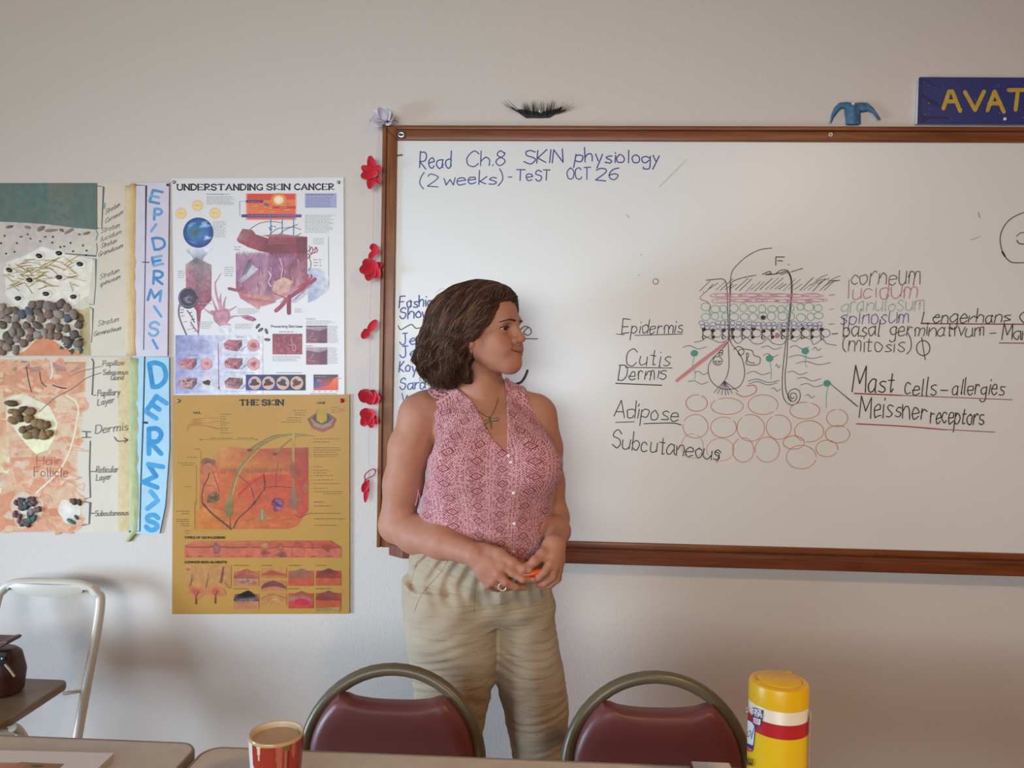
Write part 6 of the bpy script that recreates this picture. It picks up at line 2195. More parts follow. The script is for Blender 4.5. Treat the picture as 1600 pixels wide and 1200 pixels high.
s.line([(690, 515), (715, 540), (770, 532)], 5, '#4a4744'); s.line([(750, 520), (772, 532), (752, 548)], 5, '#4a4744', False)
cdone('pencil_note', e2, PEN)
tissue(rows(202, 219, 560, 826, 22, .8, 1.2) + [(203, 215, 832), (197, 208, 840), (196, 204, 846)], -.0046, e2, mat('green_tissue', lin('#b3bd8c'), 0.7, noise=(40, .10)))
paper('label_strip', [(213, 557), (264, 558), (264.5, 700), (258, 790), (249, 834), (203, 834), (213, 700)], -.0068, .0012, mat('blue_paper', lin('#a9d4ea'), 0.6, noise=(20, .06)), e2)
s = Sheet(-.00682, C2)
s.line([(876, 30), (866, 420), (852, 800), (846, 1084), (782, 1086)], 9, '#2c3c50', False); s.line([(866, 426), (890, 428)], 14, '#2c3c50', False)
cdone('pencil_line', e2, PEN)
DB = ['#3f9ad2', '#4fa4da', '#3a92cc', '#58aade']
for ch, cx, cy, w_, h_, sl, rot in (('D', 955, 135, 84, 140, 0, -.15), ('E', 945, 335, 74, 110, 0, .6), ('R', 938, 540, 74, 150, 0, 0), ('M', 925, 745, 130, 90, 0, -1.3), ('I', 930, 860, 12, 50, 0, -.7), ('I', 925, 925, 12, 80, 0, .9), ('S', 920, 1030, 66, 90, 0, .1)):
    brush(ch, cx, cy, w_, h_, sl, rot, None, DB, 30)
cdone('painted_letters', e2, PAINT, 'bright blue painted letters running down the strip')

# ------------------------------------------------------------------ pins
def pin(x, y, color, label, y_face, r=.0052, eyelet=False):
    p = at(x, y, y_face)
    o = empty('push_pin', (p.x, y_face, p.z), label, 'pin', None)
    b = MB()
    b.lathe([(0, 0), (r * .95, 0), (r, r * .25), (r * .8, r * .6), (r * .35, r * .85), (0, r * .9)], 16, (p.x, p.y, p.z), Matrix.Rotation(math.pi / 2, 3, 'X'))
    b.build('pin_head', mat('pin_' + color, lin({'red': '#b01c22', 'white': '#e8e6e2', 'steel': '#b8b8b8', 'navy': '#27406e'}[color]), 0.25, 0.9 if color == 'steel' else 0), o, smooth=True)
    b = MB()
    b.tube([(p.x, p.y + .008, p.z), (p.x, p.y, p.z)], .0006, 6)
    b.build('needle', mat('pin_steel', lin('#b8b8b8'), 0.25, 0.9), o)
    return o


pin(272, 284.5, 'steel', 'steel pin at the top left corner of the white printed poster', -.0032)
pin(529, 285, 'steel', 'steel pin at the top right corner of the white printed poster', -.0032)
pin(279, 626.5, 'steel', 'steel pin at the top left corner of the yellow poster', -.0064)
pin(534.5, 626, 'red', 'red pin at the top right corner of the yellow poster', -.0064, .0065)
pin(262, 289, 'navy', 'dark blue pin at the top corner of the lavender EPIDERMIS strip', -.0070, .004)

# ------------------------------------------------------------------ hanging garland of red felt flowers
FELT = mat('red_felt', lin('#cf1630'), 0.85, sheen=0.5, noise=(60, .12), bump=(500, .3, .002))


def petal(b, c, dirv, nrm, ln, wd, cup=.3, curl=.3, nx=6, ny=4, thick=.0011):
    """a cupped petal growing from c along dirv, with nrm as its face"""
    d = Vector(dirv).normalized(); n = Vector(nrm); n = (n - d * n.dot(d)).normalized(); sd = d.cross(n)
    front, back = [], []
    for i in range(nx + 1):
        t = i / nx
        half = wd * .5 * (math.sin(math.pi * min(1, .12 + t * .80)) ** .7) * (1 if t < .85 else .85)
        for j in range(ny + 1):
            q = (j / ny - .5) * 2
            p = Vector(c) + d * (ln * t) + sd * (q * half) + n * (ln * (curl * t * t) + cup * half * q * q)
            front.append(p + n * thick / 2); back.append(p - n * thick / 2)
    m = ny + 1
    k = len(front)
    fs = []
    for i in range(nx):
        for j in range(ny):
            a = i * m + j
            fs.append((a, a + 1, a + m + 1, a + m)); fs.append((k + a, k + a + m, k + a + m + 1, k + a + 1))
    rim = [j for j in range(m)] + [i * m + ny for i in range(1, nx + 1)] + [nx * m + j for j in range(ny - 1, -1, -1)] + [i * m for i in range(nx - 1, 0, -1)]
    for a, c2 in zip(rim, rim[1:] + rim[:1]):
        fs.append((a, k + a, k + c2, c2))
    b.add(front + back, fs)


g0 = at(583, 480, 0)
gar = empty('flower_garland', (g0.x, 0, g0.z), 'hanging string of red felt flowers at the left edge of the whiteboard', 'garland')
b = MB()
b.tube(spline([at(x, y, -.026) for x, y in ((593, 198), (590, 230), (586, 262), (584, 300), (583, 360), (582, 400), (580, 440), (578, 500), (578, 560), (577, 610), (577, 660), (576, 720), (577, 762))], 4), .00045, 5)
b.build('string', mat('white_thread', lin('#b9b2aa'), 0.8), gar)


def flower(cx, cy, petals, name='flower'):
    c = at(cx, cy, -.026)
    b = MB(); b.ball(c, (.0045, .0045, .0045), None, 8, 6)
    fl = b.build(name, FELT, gar, smooth=True)
    for (ang, ln, wd, out, cup, curl) in petals:
        b = MB()
        a = math.radians(ang)
        d = Vector((math.cos(a), -out, math.sin(a)))
        petal(b, c, d, Vector((0, -1, 0)) + d * .2, ln, wd, cup, curl)
        b.build('petal', FELT, fl, smooth=True)
    return fl


flower(584, 272, [(100, .050, .026, .1, .4, .1), (35, .034, .026, .35, .4, .2), (-55, .038, .020, .2, .5, .1), (-100, .048, .026, .15, .4, .15), (-160, .038, .028, .3, .4, .1), (150, .040, .024, .2, .4, -.1), (-20, .022, .022, .6, .4, .2)])
flower(586, 392, [(100, .022, .024, .3, .5, .3), (-30, .022, .018, .4, .5, .2), (-120, .030, .018, .1, .4, .1), (30, .018, .020, .5, .5, .2)])
flower(583, 420, [(135, .036, .034, .3, .5, .2), (195, .040, .034, .35, .6, .2), (-105, .042, .032, .3, .5, .2), (-50, .040, .034, .3, .5, .2), (25, .034, .022, .2, .4, .1), (80, .030, .036, .5, .5, .2)])
flower(576, 518, [(52, .042, .022, .1, .6, .1), (-128, .028, .024, .3, .6, .1), (200, .018, .020, .4, .5, .2)])
flower(580, 622, [(150, .040, .042, .35, .6, .2), (60, .030, .028, .3, .5, .2), (0, .034, .036, .3, .5, .2), (100, .032, .018, .5, .3, .4), (-70, .024, .030, .5, .5, .2)])
flower(578, 647, [(170, .030, .034, .4, .6, .2), (-120, .040, .030, .2, .4, .1), (-75, .042, .024, .25, .4, .1), (-45, .038, .024, .2, .4, .1), (20, .026, .030, .5, .6, .2)])
fl = flower(575, 752, [(-95, .060, .016, .1, .4, 0), (-110, .034, .022, .2, .5, .1)])
b = MB()
lp = [at(x, y, -.028) for x, y in ((571, 752), (570, 743), (576, 736), (584, 733), (587, 737), (583, 743), (575, 747), (569, 752))]
b.tube(spline(lp, 5), .0042, 8, flat=.4, up=(0, -1, 0))
b.build('petal', FELT, fl, smooth=True)['label'] = 'curled felt loop'

# white carnation at the corner
c = at(602, 181, -.03)
wf = empty('paper_flower', c, 'white ruffled flower at the top left corner of the whiteboard', 'flower')
WPET = mat('white_petal', lin('#dcdbe6'), 0.7, spec=.3)
R = random.Random(21)
for k in range(26):
    a = math.radians(R.uniform(-20, 200)) if k < 20 else math.radians(R.uniform(190, 250))
    out = R.uniform(.1, .9)
    b = MB()
    d = Vector((math.cos(a), -out, math.sin(a)))
    petal(b, (c.x - .002, c.y + .012 - .018 * (k / 26), c.z - .012), d, Vector((R.uniform(-.3, .3), -1, .3)), R.uniform(.024, .040), R.uniform(.022, .032), R.uniform(-.5, .6), R.uniform(-.2, .4), 6, 6, .0006)
    b.build('petal', WPET, wf, smooth=True)
b = MB()
b.ball((at(605, 190, -.052)), (.004, .003, .004), None, 8, 6)
b.tube(spline([at(x, y, -.046) for x, y in ((604, 190), (596, 187), (588, 185), (580, 187), (578, 191))], 4), .0007, 5)
b.tube(spline([at(x, y, -.046) for x, y in ((605, 190), (612, 190), (617, 188), (622, 191))], 4), .0009, 5)
b.build('wire_stem', mat('dark_wire', lin('#2a3230'), 0.4), wf, smooth=True)

# ------------------------------------------------------------------ big false eyelash
ey = at(842, 170, 0)
el = empty('false_eyelash', (ey.x, 0, ey.z), 'large black false eyelash pinned on the wall above the whiteboard', 'eyelash')
E = tr(740, 130, .1625)
LB = mat('lash_black', lin('#1b1a19'), 0.6)
b = MB()
band = [(425, 250), (470, 250), (560, 268), (640, 278), (720, 262), (800, 245), (852, 222), (830, 262), (770, 300), (730, 326), (640, 330), (560, 328), (505, 330), (440, 285)]
b.prism([at(*E(*q), -.008) for q in band], (0, .006, 0))
b.build('lash_band', LB, el)
b = MB()
R = random.Random(2)
for k in range(110):
    t = R.random()
    u0 = 440 + t * 390
    v0 = 285 + 40 * math.sin(t * 3.14) - R.random() * 15
    cen = (u0 - 640) / 200
    if t < .12: tip = (R.uniform(255, 330), R.uniform(150, 215))
    elif t > .9: tip = (R.uniform(860, 985), R.uniform(170, 235))
    else: tip = (u0 + cen * 40 + R.uniform(-14, 14), 172 + 40 * abs(cen + .15) ** 2 + R.uniform(-12, 25) - (30 if .75 < t < .85 else 0))
    md = ((u0 + tip[0]) / 2 + cen * -10, (v0 + tip[1]) / 2 + 12)
    d0, d1 = R.uniform(.005, .009), R.uniform(.010, .030)
    P = spline([at(*E(u0, v0), -d0), at(*E(*md), -(d0 + d1) / 2), at(*E(*tip), -d1)], 5)
    n = len(P)
    b.tube(P, [R.uniform(.0008, .0013) * (1 - .85 * i / (n - 1)) for i in range(n)], 4)
b.build('lash_hairs', LB, el)['kind'] = 'stuff'
pin(844.5, 174, 'white', 'white pin in the middle of the black false eyelash', -.0088, .0052)

# ------------------------------------------------------------------ small blue cut-out top
S5 = tr(1260, 100, .2125)
cc = at(1336, 180, 0)
bt = empty('wall_decoration', (cc.x, 0, cc.z), 'small blue paper top with spread sleeves above the whiteboard', 'decoration')
BLU = mat('blue_painted_paper', lin('#44749a'), 0.55, noise=(60, .35), bump=(90, .6, .006))
b = MB()
def quadgrid(b, A, Bq, n=8, y0=-.004, bulge=.012):
    """padded sheet between two edge polylines"""
    vs, fs = [], []
    m = len(A)
    for side in (0, 1):
        for i in range(m):
            for j in range(n + 1):
                t = j / n
                u = A[i][0] * (1 - t) + Bq[i][0] * t; v = A[i][1] * (1 - t) + Bq[i][1] * t
                yy = y0 - (bulge * math.sin(math.pi * t) ** .6 + .002 if side == 0 else 0)
                vs.append(at(*S5(u, v), yy))
    k = m * (n + 1)
    for i in range(m - 1):
        for j in range(n):
            a = i * (n + 1) + j
            fs.append((a, a + 1, a + n + 2, a + n + 1)); fs.append((k + a, k + a + n + 1, k + a + n + 2, k + a + 1))
    for i in range(m - 1):
        a = i * (n + 1); c_ = a + n + 1
        fs.append((a, c_, k + c_, k + a)); fs.append((a + n, k + a + n, k + c_ + n, c_ + n))
    for a0_ in (0, (m - 1) * (n + 1)):
        for j in range(n):
            fs.append((a0_ + j, k + a0_ + j, k + a0_ + j + 1, a0_ + j + 1))
    b.add(vs, fs)
quadgrid(b, [(318, 288), (292, 320), (280, 345), (288, 390), (292, 442)], [(372, 290), (400, 320), (402, 350), (400, 390), (402, 440)])
body_ = b.build('bodice', BLU, bt, smooth=True)
b = MB()
quadgrid(b, [(345, 285), (290, 278), (240, 284), (205, 320), (184, 370), (176, 432)], [(300, 350), (280, 325), (255, 330), (228, 360), (204, 395), (186, 432)], 6, bulge=.009)
b.build('sleeve', BLU, bt, smooth=True)
b = MB()
quadgrid(b, [(345, 288), (400, 282), (450, 285), (490, 318), (520, 360), (550, 405)], [(385, 345), (410, 355), (455, 345), (488, 360), (510, 385), (530, 412)], 6, bulge=.009)
b.build('sleeve', BLU, bt, smooth=True)
pin(1333, 162, 'white', 'white pin holding the small blue paper top', -.019, .004)

# ------------------------------------------------------------------ AVATAR sign
cc = at(1520, 158, 0)
sg = empty('sign', (cc.x, 0, cc.z), 'dark blue sign with yellow hand-lettered AVATAR on the wall above the whiteboard', 'sign')
b = MB()
b.prism([at(x, y, -.012) for x, y in ((1437, 120), (1760, 122.5), (1760, 195), (1432, 193.5))], (0, .010, 0))
b.build('panel', mat('sign_edge', lin('#dfe3ea'), 0.5), sg)
s = Sheet(-.01202, S5)
s.poly([(833, 95), (2400, 104), (2400, 448), (815, 442)], '#2f3a78')
for pts_ in ([(835, 104), (900, 120), (930, 150), (1000, 172), (940, 165), (880, 130)], [(830, 205), (900, 250), (960, 280), (1000, 318), (930, 300), (880, 265), (830, 235)], [(820, 370), (900, 385), (1060, 390), (1050, 402), (900, 405), (850, 440), (818, 440)]):
    s.poly(pts_, '#232a5c')
s.poly([(826, 100), (860, 105), (850, 440), (815, 440)], '#272f66')
R = random.Random(6)
for k in range(110):
    x, y = R.uniform(850, 2380), R.uniform(112, 436)
    r_ = R.choice([2, 2.5, 3, 4])
    s.oval(x, y, r_, r_, R.choice(['#8c96c8', '#b8c0e0', '#6a76b0']), n=7)
s.mb.build('painted_ground', mat('sign_paint', (1, 1, 1), 0.4, attr=True), sg); s.part()
YL = '#c9a63a'
for pts_ in ([(1008, 326), (1050, 200)], [(1050, 200), (1072, 196)], [(1072, 200), (1130, 345)], [(1025, 276), (1095, 274)], [(1166, 206), (1240, 338)], [(1306, 202), (1240, 338)], [(1332, 340), (1382, 204)], [(1384, 202), (1452, 352)], [(1345, 290), (1420, 288)],
             [(1488, 192), (1640, 190)], [(1556, 192), (1538, 336)]):
    s.line(pts_, 29 if pts_ != [(1050, 200), (1072, 196)] else 18, YL, False)
s.mb.build('lettering', mat('sign_yellow', (1, 1, 1), 0.45, attr=True, noise=(60, .12)), sg); s.part()
pin(1570, 186, 'white', 'white pin in the blue AVATAR sign', -.0122, .0045)

# ------------------------------------------------------------------ folding tables
TOP = mat('table_laminate', lin('#cdc4b6'), 0.42, spec=0.45, noise=(30, .05), bump=(500, .08, .001))
EDGE = mat('table_edge', lin('#8d7f72'), 0.5)
LEGM = mat('table_leg_metal', lin('#5d5a56'), 0.35, 0.8)
TZ = 0.74


def table(x0, x1, y0, y1, label):
    o = empty('folding_table', ((x0 + x1) / 2, (y0 + y1) / 2, 0), label, 'table', 'folding tables')
    r = .035

    def outline(g):
        pts = []
        for (cx, cy, a0) in ((x1 - r, y1 - r, 0), (x0 + r, y1 - r, 90), (x0 + r, y0 + r, 180), (x1 - r, y0 + r, 270)):
            for k in range(9):
                a = math.radians(a0 + 90 * k / 8)
                pts.append((cx + (r + g) * math.cos(a), cy + (r + g) * math.sin(a)))
        return pts
    b = MB(); b.prism([(x, y, TZ - .026) for x, y in outline(-.004)], (0, 0, .026))
    b.build('table_top', TOP, o, bevel=.002)
    b = MB()
    A = outline(0); B_ = outline(-.0045); n = len(A)
    prof = [(A, TZ - .030), (A, TZ - .003), ([((a[0] * .6 + c_[0] * .4), (a[1] * .6 + c_[1] * .4)) for a, c_ in zip(A, B_)], TZ + .0006), (B_, TZ + .0008), (B_, TZ - .030)]
    vs = [(p[0], p[1], z) for (P, z) in prof for p in P]
    fs = []
    for q in range(len(prof)):
        q2 = (q + 1) % len(prof)
        for i in range(n):
            j = (i + 1) % n
            fs.append((q * n + i, q * n + j, q2 * n + j, q2 * n + i))
    b.add(vs, fs); b.build('edge_band', EDGE, o, smooth=True)
    for xx in (x0 + .18, x1 - .18):
        for yy in (y0 + .08, y1 - .34):
            b = MB(); b.tube([(xx, yy, 0), (xx, yy, TZ - .028)], .0125, 12); b.build('leg', LEGM, o, smooth=True)
        b = MB(); b.tube([(xx, y0 + .08, .12), (xx, y1 - .34, .12)], .009, 10); b.build('leg_brace', LEGM, o, smooth=True)
    return o


tA = atz(150, 1154, TZ); tB = atz(700, 1181, TZ)
tcorner = atz(307, 1170, TZ)
table(tcorner.x - 1.52, tcorner.x, tA.y - .76, tA.y, 'grey folding table at the left carrying the printed booklet')
table(tcorner.x + .012, tcorner.x + .012 + 1.83, tB.y - .76, tB.y, 'grey folding table in the middle carrying the mug and the wipes canister')

# ------------------------------------------------------------------ burgundy stacking chairs
FRM = mat('bronze_frame', lin('#6a614c'), 0.36, 0.15, spec=.5)
VIN = mat('burgundy_vinyl', lin('#7a4645'), 0.36, spec=.5, noise=(8, .05), bump=(420, .22, .002))


def pillow(b, out, y0, thick, M=None):
    """padded panel: outline (x, z) list, front towards -y"""
    n = len(out)
    cx = sum(p[0] for p in out) / n; cz = sum(p[1] for p in out) / n
    rings = [(1.0, 0.0), (1.0, .35), (.985, .62), (.95, .84), (.88, .96), (.75, 1.0), (.5, 1.03), (.25, 1.04)]
    vs, fs = [], []
    for s_, d in rings:
        for (x, z) in out:
            vs.append((cx + (x - cx) * s_, y0 - thick * d, cz + (z - cz) * s_))
    vs.append((cx, y0 - thick * 1.04, cz))
    for q in range(len(rings) - 1):
        for i in range(n):
            j = (i + 1) % n
            fs.append((q * n + i, q * n + j, (q + 1) * n + j, (q + 1) * n + i))
    k = (len(rings) - 1) * n
    for i in range(n): fs.append((k + i, k + (i + 1) % n, len(vs) - 1))
    fs.append(tuple(range(n)))
    b.add(vs, fs)


def stacking_chair(x, y, ztop, label, rz=0.0):
    o = empty('stacking_chair', (x, y, 0), label, 'chair', 'burgundy stacking chairs', rz)
    Rr = .186
    zc = ztop - .0135 - Rr
    # arch and back legs in one bent tube; the arch leans back a little
    P = []
    for k in range(25):
        a = math.pi * k / 24
        P.append((Rr * 1.02 * math.cos(a), 0.03 * math.sin(a), zc + Rr * math.sin(a)))
    P = [(.22, .16, 0.0), (.212, .10, .22), (.198, .02, zc - .16), (.191, .0, zc - .06)] + P + [(-.191, .0, zc - .06), (-.198, .02, zc - .16), (-.212, .10, .22), (-.22, .16, 0.0)]
    b = MB(); b.tube(P, .0145, 12, flat=.95, up=(0, 1, 0)); b.build('back_frame', FRM, o, world=False, smooth=True)
    # padded back, dipped along its top edge
    out = []
    Ri = Rr * 1.02 - .0095
    a0 = math.radians(50)
    for k in range(13):
        a = a0 + (math.radians(-28) - a0) * k / 12
        out.append((Ri * math.cos(a) if a > 0 else Ri - .004 * (k - 8) * .2, zc + Ri * math.sin(a)))
    out += [(.155, zc - .16), (.13, zc - .19), (0, zc - .2), (-.13, zc - .19), (-.155, zc - .16)]
    right = [(p[0], p[1]) for p in out[:13]]
    out += [(-p[0], p[1]) for p in right[::-1]]
    zt = zc + Ri * math.sin(a0)
    xe = Ri * math.cos(a0)
    for k in range(1, 14):
        t = -1 + 2 * k / 14
        out.append((xe * t, zt + .004 * (1 - abs(t)) - .017 * (1 - t * t) ** 1.0 + (.003 if abs(t) > .85 else 0)))
    b = MB(); pillow(b, out, .020, .042); b.build('backrest', VIN, o, world=False, smooth=True)
    # seat, front legs
    b = MB(); b.box((0, -.20, .445), (.40, .40, .06), bev=.025); b.build('seat', VIN, o, world=False, smooth=True)
    for s_ in (-1, 1):
        b = MB()
        b.tube([(s_ * .198, .02, .40), (s_ * .198, -.10, .405), (s_ * .198, -.34, .405), (s_ * .200, -.375, .38), (s_ * .215, -.40, 0)], .0125, 10)
        b.build('leg', FRM, o, world=False, smooth=True)
    return o


YC = -.585
pch = at(618, 1036, YC + .03)
stacking_chair(pch.x, YC, pch.z, 'burgundy stacking chair behind the red mug, left of the other one')
pch = at(1026, 1048, YC + .03)
stacking_chair(pch.x, YC, pch.z, 'burgundy stacking chair just left of the yellow wipes canister', math.radians(2))

# ------------------------------------------------------------------ white folding chair by the wall
WT = mat('cream_enamel', lin('#cfc9bd'), 0.28, spec=.5)
SEATM = mat('brown_seat', lin('#836c55'), 0.4, noise=(12, .10))
q1 = at(162, 935, -.09)
xr = q1.x
xl = xr - .318
ztp = at(85, 906, -.09).z - .012
fc = empty('folding_chair', ((xl + xr) / 2, -.22, 0), 'white tubular folding chair with a brown seat against the wall', 'chair')
pb_ = at(118, 1150, -.20)
sl = (xr - .012 - pb_.x)
P = [(xl - .02, -.345, 0), (xl + .002, -.20, pb_.z), (xl + .006, -.10, ztp - .075), (xl + .022, -.09, ztp - .022), (xl + .062, -.088, ztp - .001), ((xl + xr) / 2, -.086, ztp + .003),
     (xr - .062, -.088, ztp - .001), (xr - .022, -.09, ztp - .022), (xr - .006, -.10, ztp - .075), (xr - .004, -.20, pb_.z), (xr + .015, -.345, 0)]
b = MB(); b.tube(spline(P, 7), .0128, 12); b.build('frame_tube', WT, fc, smooth=True)
b = MB()
n = 16
vs, fs = [], []
for i in range(n + 1):
    t = i / n
    x = xl + .030 + (xr - xl - .06) * t
    h_ = .034 * math.sin(math.pi * (.08 + .84 * t)) ** .5
    yy = -.088 - .010 * math.sin(math.pi * t)
    vs += [(x, yy - .008, ztp + .002), (x, yy - .012, ztp - h_ * .5), (x, yy - .006, ztp - h_), (x, yy + .002, ztp - h_ * .5)]
for i in range(n):
    for k in range(4):
        fs.append((i * 4 + k, i * 4 + (k + 1) % 4, i * 4 + 4 + (k + 1) % 4, i * 4 + 4 + k))
fs += [(0, 1, 2, 3), tuple(n * 4 + k for k in (3, 2, 1, 0))]
b.add(vs, fs); b.build('backrest', WT, fc, smooth=True)
for xx in (xl + .05, xr - .052):
    b = MB(); b.ball((xx, -.104, ztp - .014), (.004, .003, .004), None, 10, 6); b.build('rivet', mat('rivet_steel', lin('#8d8a84'), .3, .8), fc, smooth=True)
ZS = .515
sa, sb = atz(122, 1053, ZS), atz(22, 1131, ZS)
sxr = sa.x + .004
sy1, sy0 = -.125, sb.y
b = MB()
pl = []
for (cx, cy, a0, r) in ((sxr - .03, sy1 - .03, 0, .03), (xl + .03, sy1 - .03, 90, .03), (xl + .02, sy0 + .04, 180, .04), (sxr - .04, sy0 + .04, 270, .04)):
    for k in range(8):
        a = math.radians(a0 + 90 * k / 7)
        pl.append((cx + r * math.cos(a), cy + r * math.sin(a), ZS - .022))
b.prism(pl, (0, 0, .022)); b.build('seat', SEATM, fc, bevel=.006)
# rear legs and the links under the seat
for xx in (xl + .022, sxr - .012):
    b = MB(); b.tube(spline([(xx, sy0 + .05, ZS - .034), (xx, sy0 + .09, ZS - .075), (xx, -.17, .2), (xx, -.065, 0)], 5), .0105, 10); b.build('leg', WT, fc, smooth=True)
b = MB(); b.tube([(sxr - .005, -.15, ZS - .03), (xr - .006, -.165, ZS - .012)], .005, 8); b.build('seat_link', WT, fc, smooth=True)
b = MB(); b.tube(spline([(xl + .022, sy0 + .06, ZS - .05), ((xl + sxr) / 2, sy0 + .02, ZS - .035), (sxr - .012, sy0 + .06, ZS - .05)], 6), .0105, 10); b.build('stretcher', WT, fc, smooth=True)

# ------------------------------------------------------------------ handbag on the chair
ha = at(38, 1030, -.22)
HBZ = ZS
htop = at(20, 1011, -.22).z
bagc = Vector((ha.x - .13, -.225, HBZ))
bag = empty('handbag', bagc, 'dark red-brown leather handbag lying on the brown seat of the white folding chair', 'bag')
LEA = mat('bag_leather', lin('#4f2a26'), 0.42, noise=(14, .10), bump=(260, .25, .003))
bm_ = Vol(bagc - Vector((.16, .1, .02)), bagc + Vector((.16, .1, .16)), .004)
hgt = htop - HBZ
bm_.loft([(HBZ + .004, bagc.x, bagc.y, .122, .052), (HBZ + hgt * .5, bagc.x, bagc.y, .128, .056), (HBZ + hgt * .9, bagc.x, bagc.y, .118, .045), (HBZ + hgt, bagc.x, bagc.y, .105, .032)], 0, 0, 3.0)
bv, bq = bm_.mesh()
vol_object('bag_body', bv, bq, LEA, bag, None, relax=3)
b = MB()
fp = [at(x, y, -.265) for x, y in ((-60, 1006), (-30, 1002), (0, 1003), (10, 1001.5), (13.5, 1004), (9, 1008), (0, 1012), (-30, 1014), (-60, 1014))]
b.prism(fp, (0, .055, 0)); b.build('flap', LEA, bag, bevel=.003)
b = MB()
bp_ = at(3, 1030, -.286)
b.box((bp_.x - .03, bp_.y + .004, bp_.z), (.085, .007, .034), bev=.003); b.build('strap', mat('black_strap', lin('#1d1c1e'), .4), bag, smooth=True)
b = MB(); b.ball((bp_.x + .003, bp_.y - .001, bp_.z + .001), (.0055, .003, .0055), None, 10, 6); b.build('stud', mat('stud_steel', lin('#6a6a6e'), .3, .9), bag, smooth=True)
b = MB(); b.tube([at(8, 1038, -.290), at(15, 1046, -.291), at(23, 1057, -.290)], .0028, 8); b.build('zip_pull', mat('pale_cord', lin('#b9ab97'), .7), bag, smooth=True)

# ------------------------------------------------------------------ booklet on the left table
ZB = TZ + .0012
p_fr, p_fl, p_nr = atz(178, 1176, ZB + .010), atz(-70, 1170, ZB + .010), atz(140, 1212, ZB + .010)
ux = (p_fl - p_fr); ux.z = 0; ux.normalize()
uy = (p_nr - p_fr); uy.z = 0; uy = (uy - ux * uy.dot(ux)).normalized()
uy = ((p_nr - p_fr) * 1.0); uy.z = 0; uy.normalize()
W_, H_ = .30, .215
bk = empty('booklet', p_fr + ux * W_ / 2 + uy * H_ / 2, 'white printed booklet with a flower picture on the left table', 'booklet')
bk.location.z = TZ
c4 = [p_fr, p_fr + ux * W_, p_fr + ux * W_ + uy * H_, p_fr + uy * H_]
b = MB(); b.prism([(p.x, p.y, ZB) for p in c4], (0, 0, .0085)); b.build('page_block', mat('page_edge', lin('#c8bfb4'), .8), bk)
b = MB(); b.prism([(p.x, p.y, ZB + .0086) for p in c4], (0, 0, .0009)); b.build('cover', mat('cover_paper', lin('#e6e2e6'), .45), bk)


class Flat(Sheet):
    def P(self, u, v):
        p = p_fr + ux * (W_ * u) + uy * (H_ * v)
        return Vector((p.x, p.y, ZB + .0096 + self.k * self.step))


s = Flat(0)
s.poly([(.20, .18), (.84, .18), (.84, .8), (.20, .8)], None, ['#a88a4c', '#cbb89c', '#d5c9b8', '#c9a87a'])
s.poly([(.20, .18), (.44, .17), (.52, .26), (.46, .5), (.3, .6), (.20, .5)], None, ['#8c6a34', '#9c6c3c', '#c07858', '#c8684c', '#b8843c', '#a87c30'])
s.poly([(.40, .19), (.58, .2), (.50, .34), (.40, .36)], None, ['#b87a58', '#d09080', '#c86a54', '#a85038'])
s.oval(.33, .22, .035, .02, '#4c4424'); s.oval(.70, .42, .06, .05, '#8f7f5c', '#c9b89c')
s.mb.build('cover_picture', mat('cover_print', (1, 1, 1), .4, attr=True, noise=(90, .1)), bk); s.part()
s.step = 1e-6
s.fine(.88, .3, .98, .95, 10, '#8c8c92', .012)
s.mb.build('cover_text', PRINT, bk); s.part()

# ------------------------------------------------------------------ red mug
ZR = TZ + .105
mc = atz(432, 1143.5, ZR)
mug = empty('mug', (mc.x, mc.y, TZ), 'red and white mug of milky coffee on the middle table', 'mug')
RM = .0408
b = MB()
seg = 200
prof = [(.030, 0), (.0335, .002), (.0352, .02), (.0375, .05), (.0395, .08), (RM, .1025), (RM - .0006, .1045), (RM - .002, .105), (RM - .0034, .104), (RM - .0042, .1), (.035, .05), (.031, .012), (0, .010)]
R = random.Random(8)
vs, fs, cs = [], [], []
white_ = lin('#efe9e2'); red = lin('#a8382a'); dred = lin('#7c2a1e'); gold = lin('#7a6238'); peach = lin('#b86a54'); cream = lin('#e2d3b8'); rimc = lin('#c9ad7c')
outer = []
prof2 = []
for i in range(len(prof) - 1):
    (r0, z0), (r1, z1) = prof[i], prof[i + 1]
    st = 14 if (z1 - z0) > .015 else 2
    for k in range(st): prof2.append((r0 + (r1 - r0) * k / st, z0 + (z1 - z0) * k / st, i))
prof2.append((*prof[-1], len(prof) - 1))
for (r_, z_, i) in prof2:
    for k in range(seg):
        a = 2 * math.pi * k / seg
        vs.append((r_ * math.cos(a) + mc.x, r_ * math.sin(a) + mc.y, z_ + TZ))
        if i >= 6 and i < 8: c_ = rimc
        elif i >= 8: c_ = cream
        elif z_ > .1: c_ = rimc
        else:
            d = math.degrees(a) - 270 - 17          # 0 faces the middle of the room, negative = left
            d = (d + 180) % 360 - 180
            dd = .105 - z_
            c_ = red
            if d < -56 + max(0, (dd - .035)) * 700: c_ = white_
            elif abs(d + 36) < 6 - dd * 200: c_ = cream
            elif 17 < d < 31 and dd < .013: c_ = gold
            elif 1 < d < 15 and abs(d - 9) < 8 - dd * 70: c_ = peach
            elif 19 < d < 31 and dd > .013: c_ = peach if d < 25 else dred
            elif 36 < d < 46 and dd < .03 - abs(d - 41) * .002: c_ = peach
            elif d > 52: c_ = lin('#8c3226')
        cs.append(c_)
n = len(prof2)
for i in range(n - 1):
    for k in range(seg):
        fs.append((i * seg + k, i * seg + (k + 1) % seg, (i + 1) * seg + (k + 1) % seg, (i + 1) * seg + k))
b.add(vs, fs, cs)
b.build('mug_body', mat('mug_glaze', (1, 1, 1), .18, attr=True, spec=.5), mug, smooth=True)
b = MB()
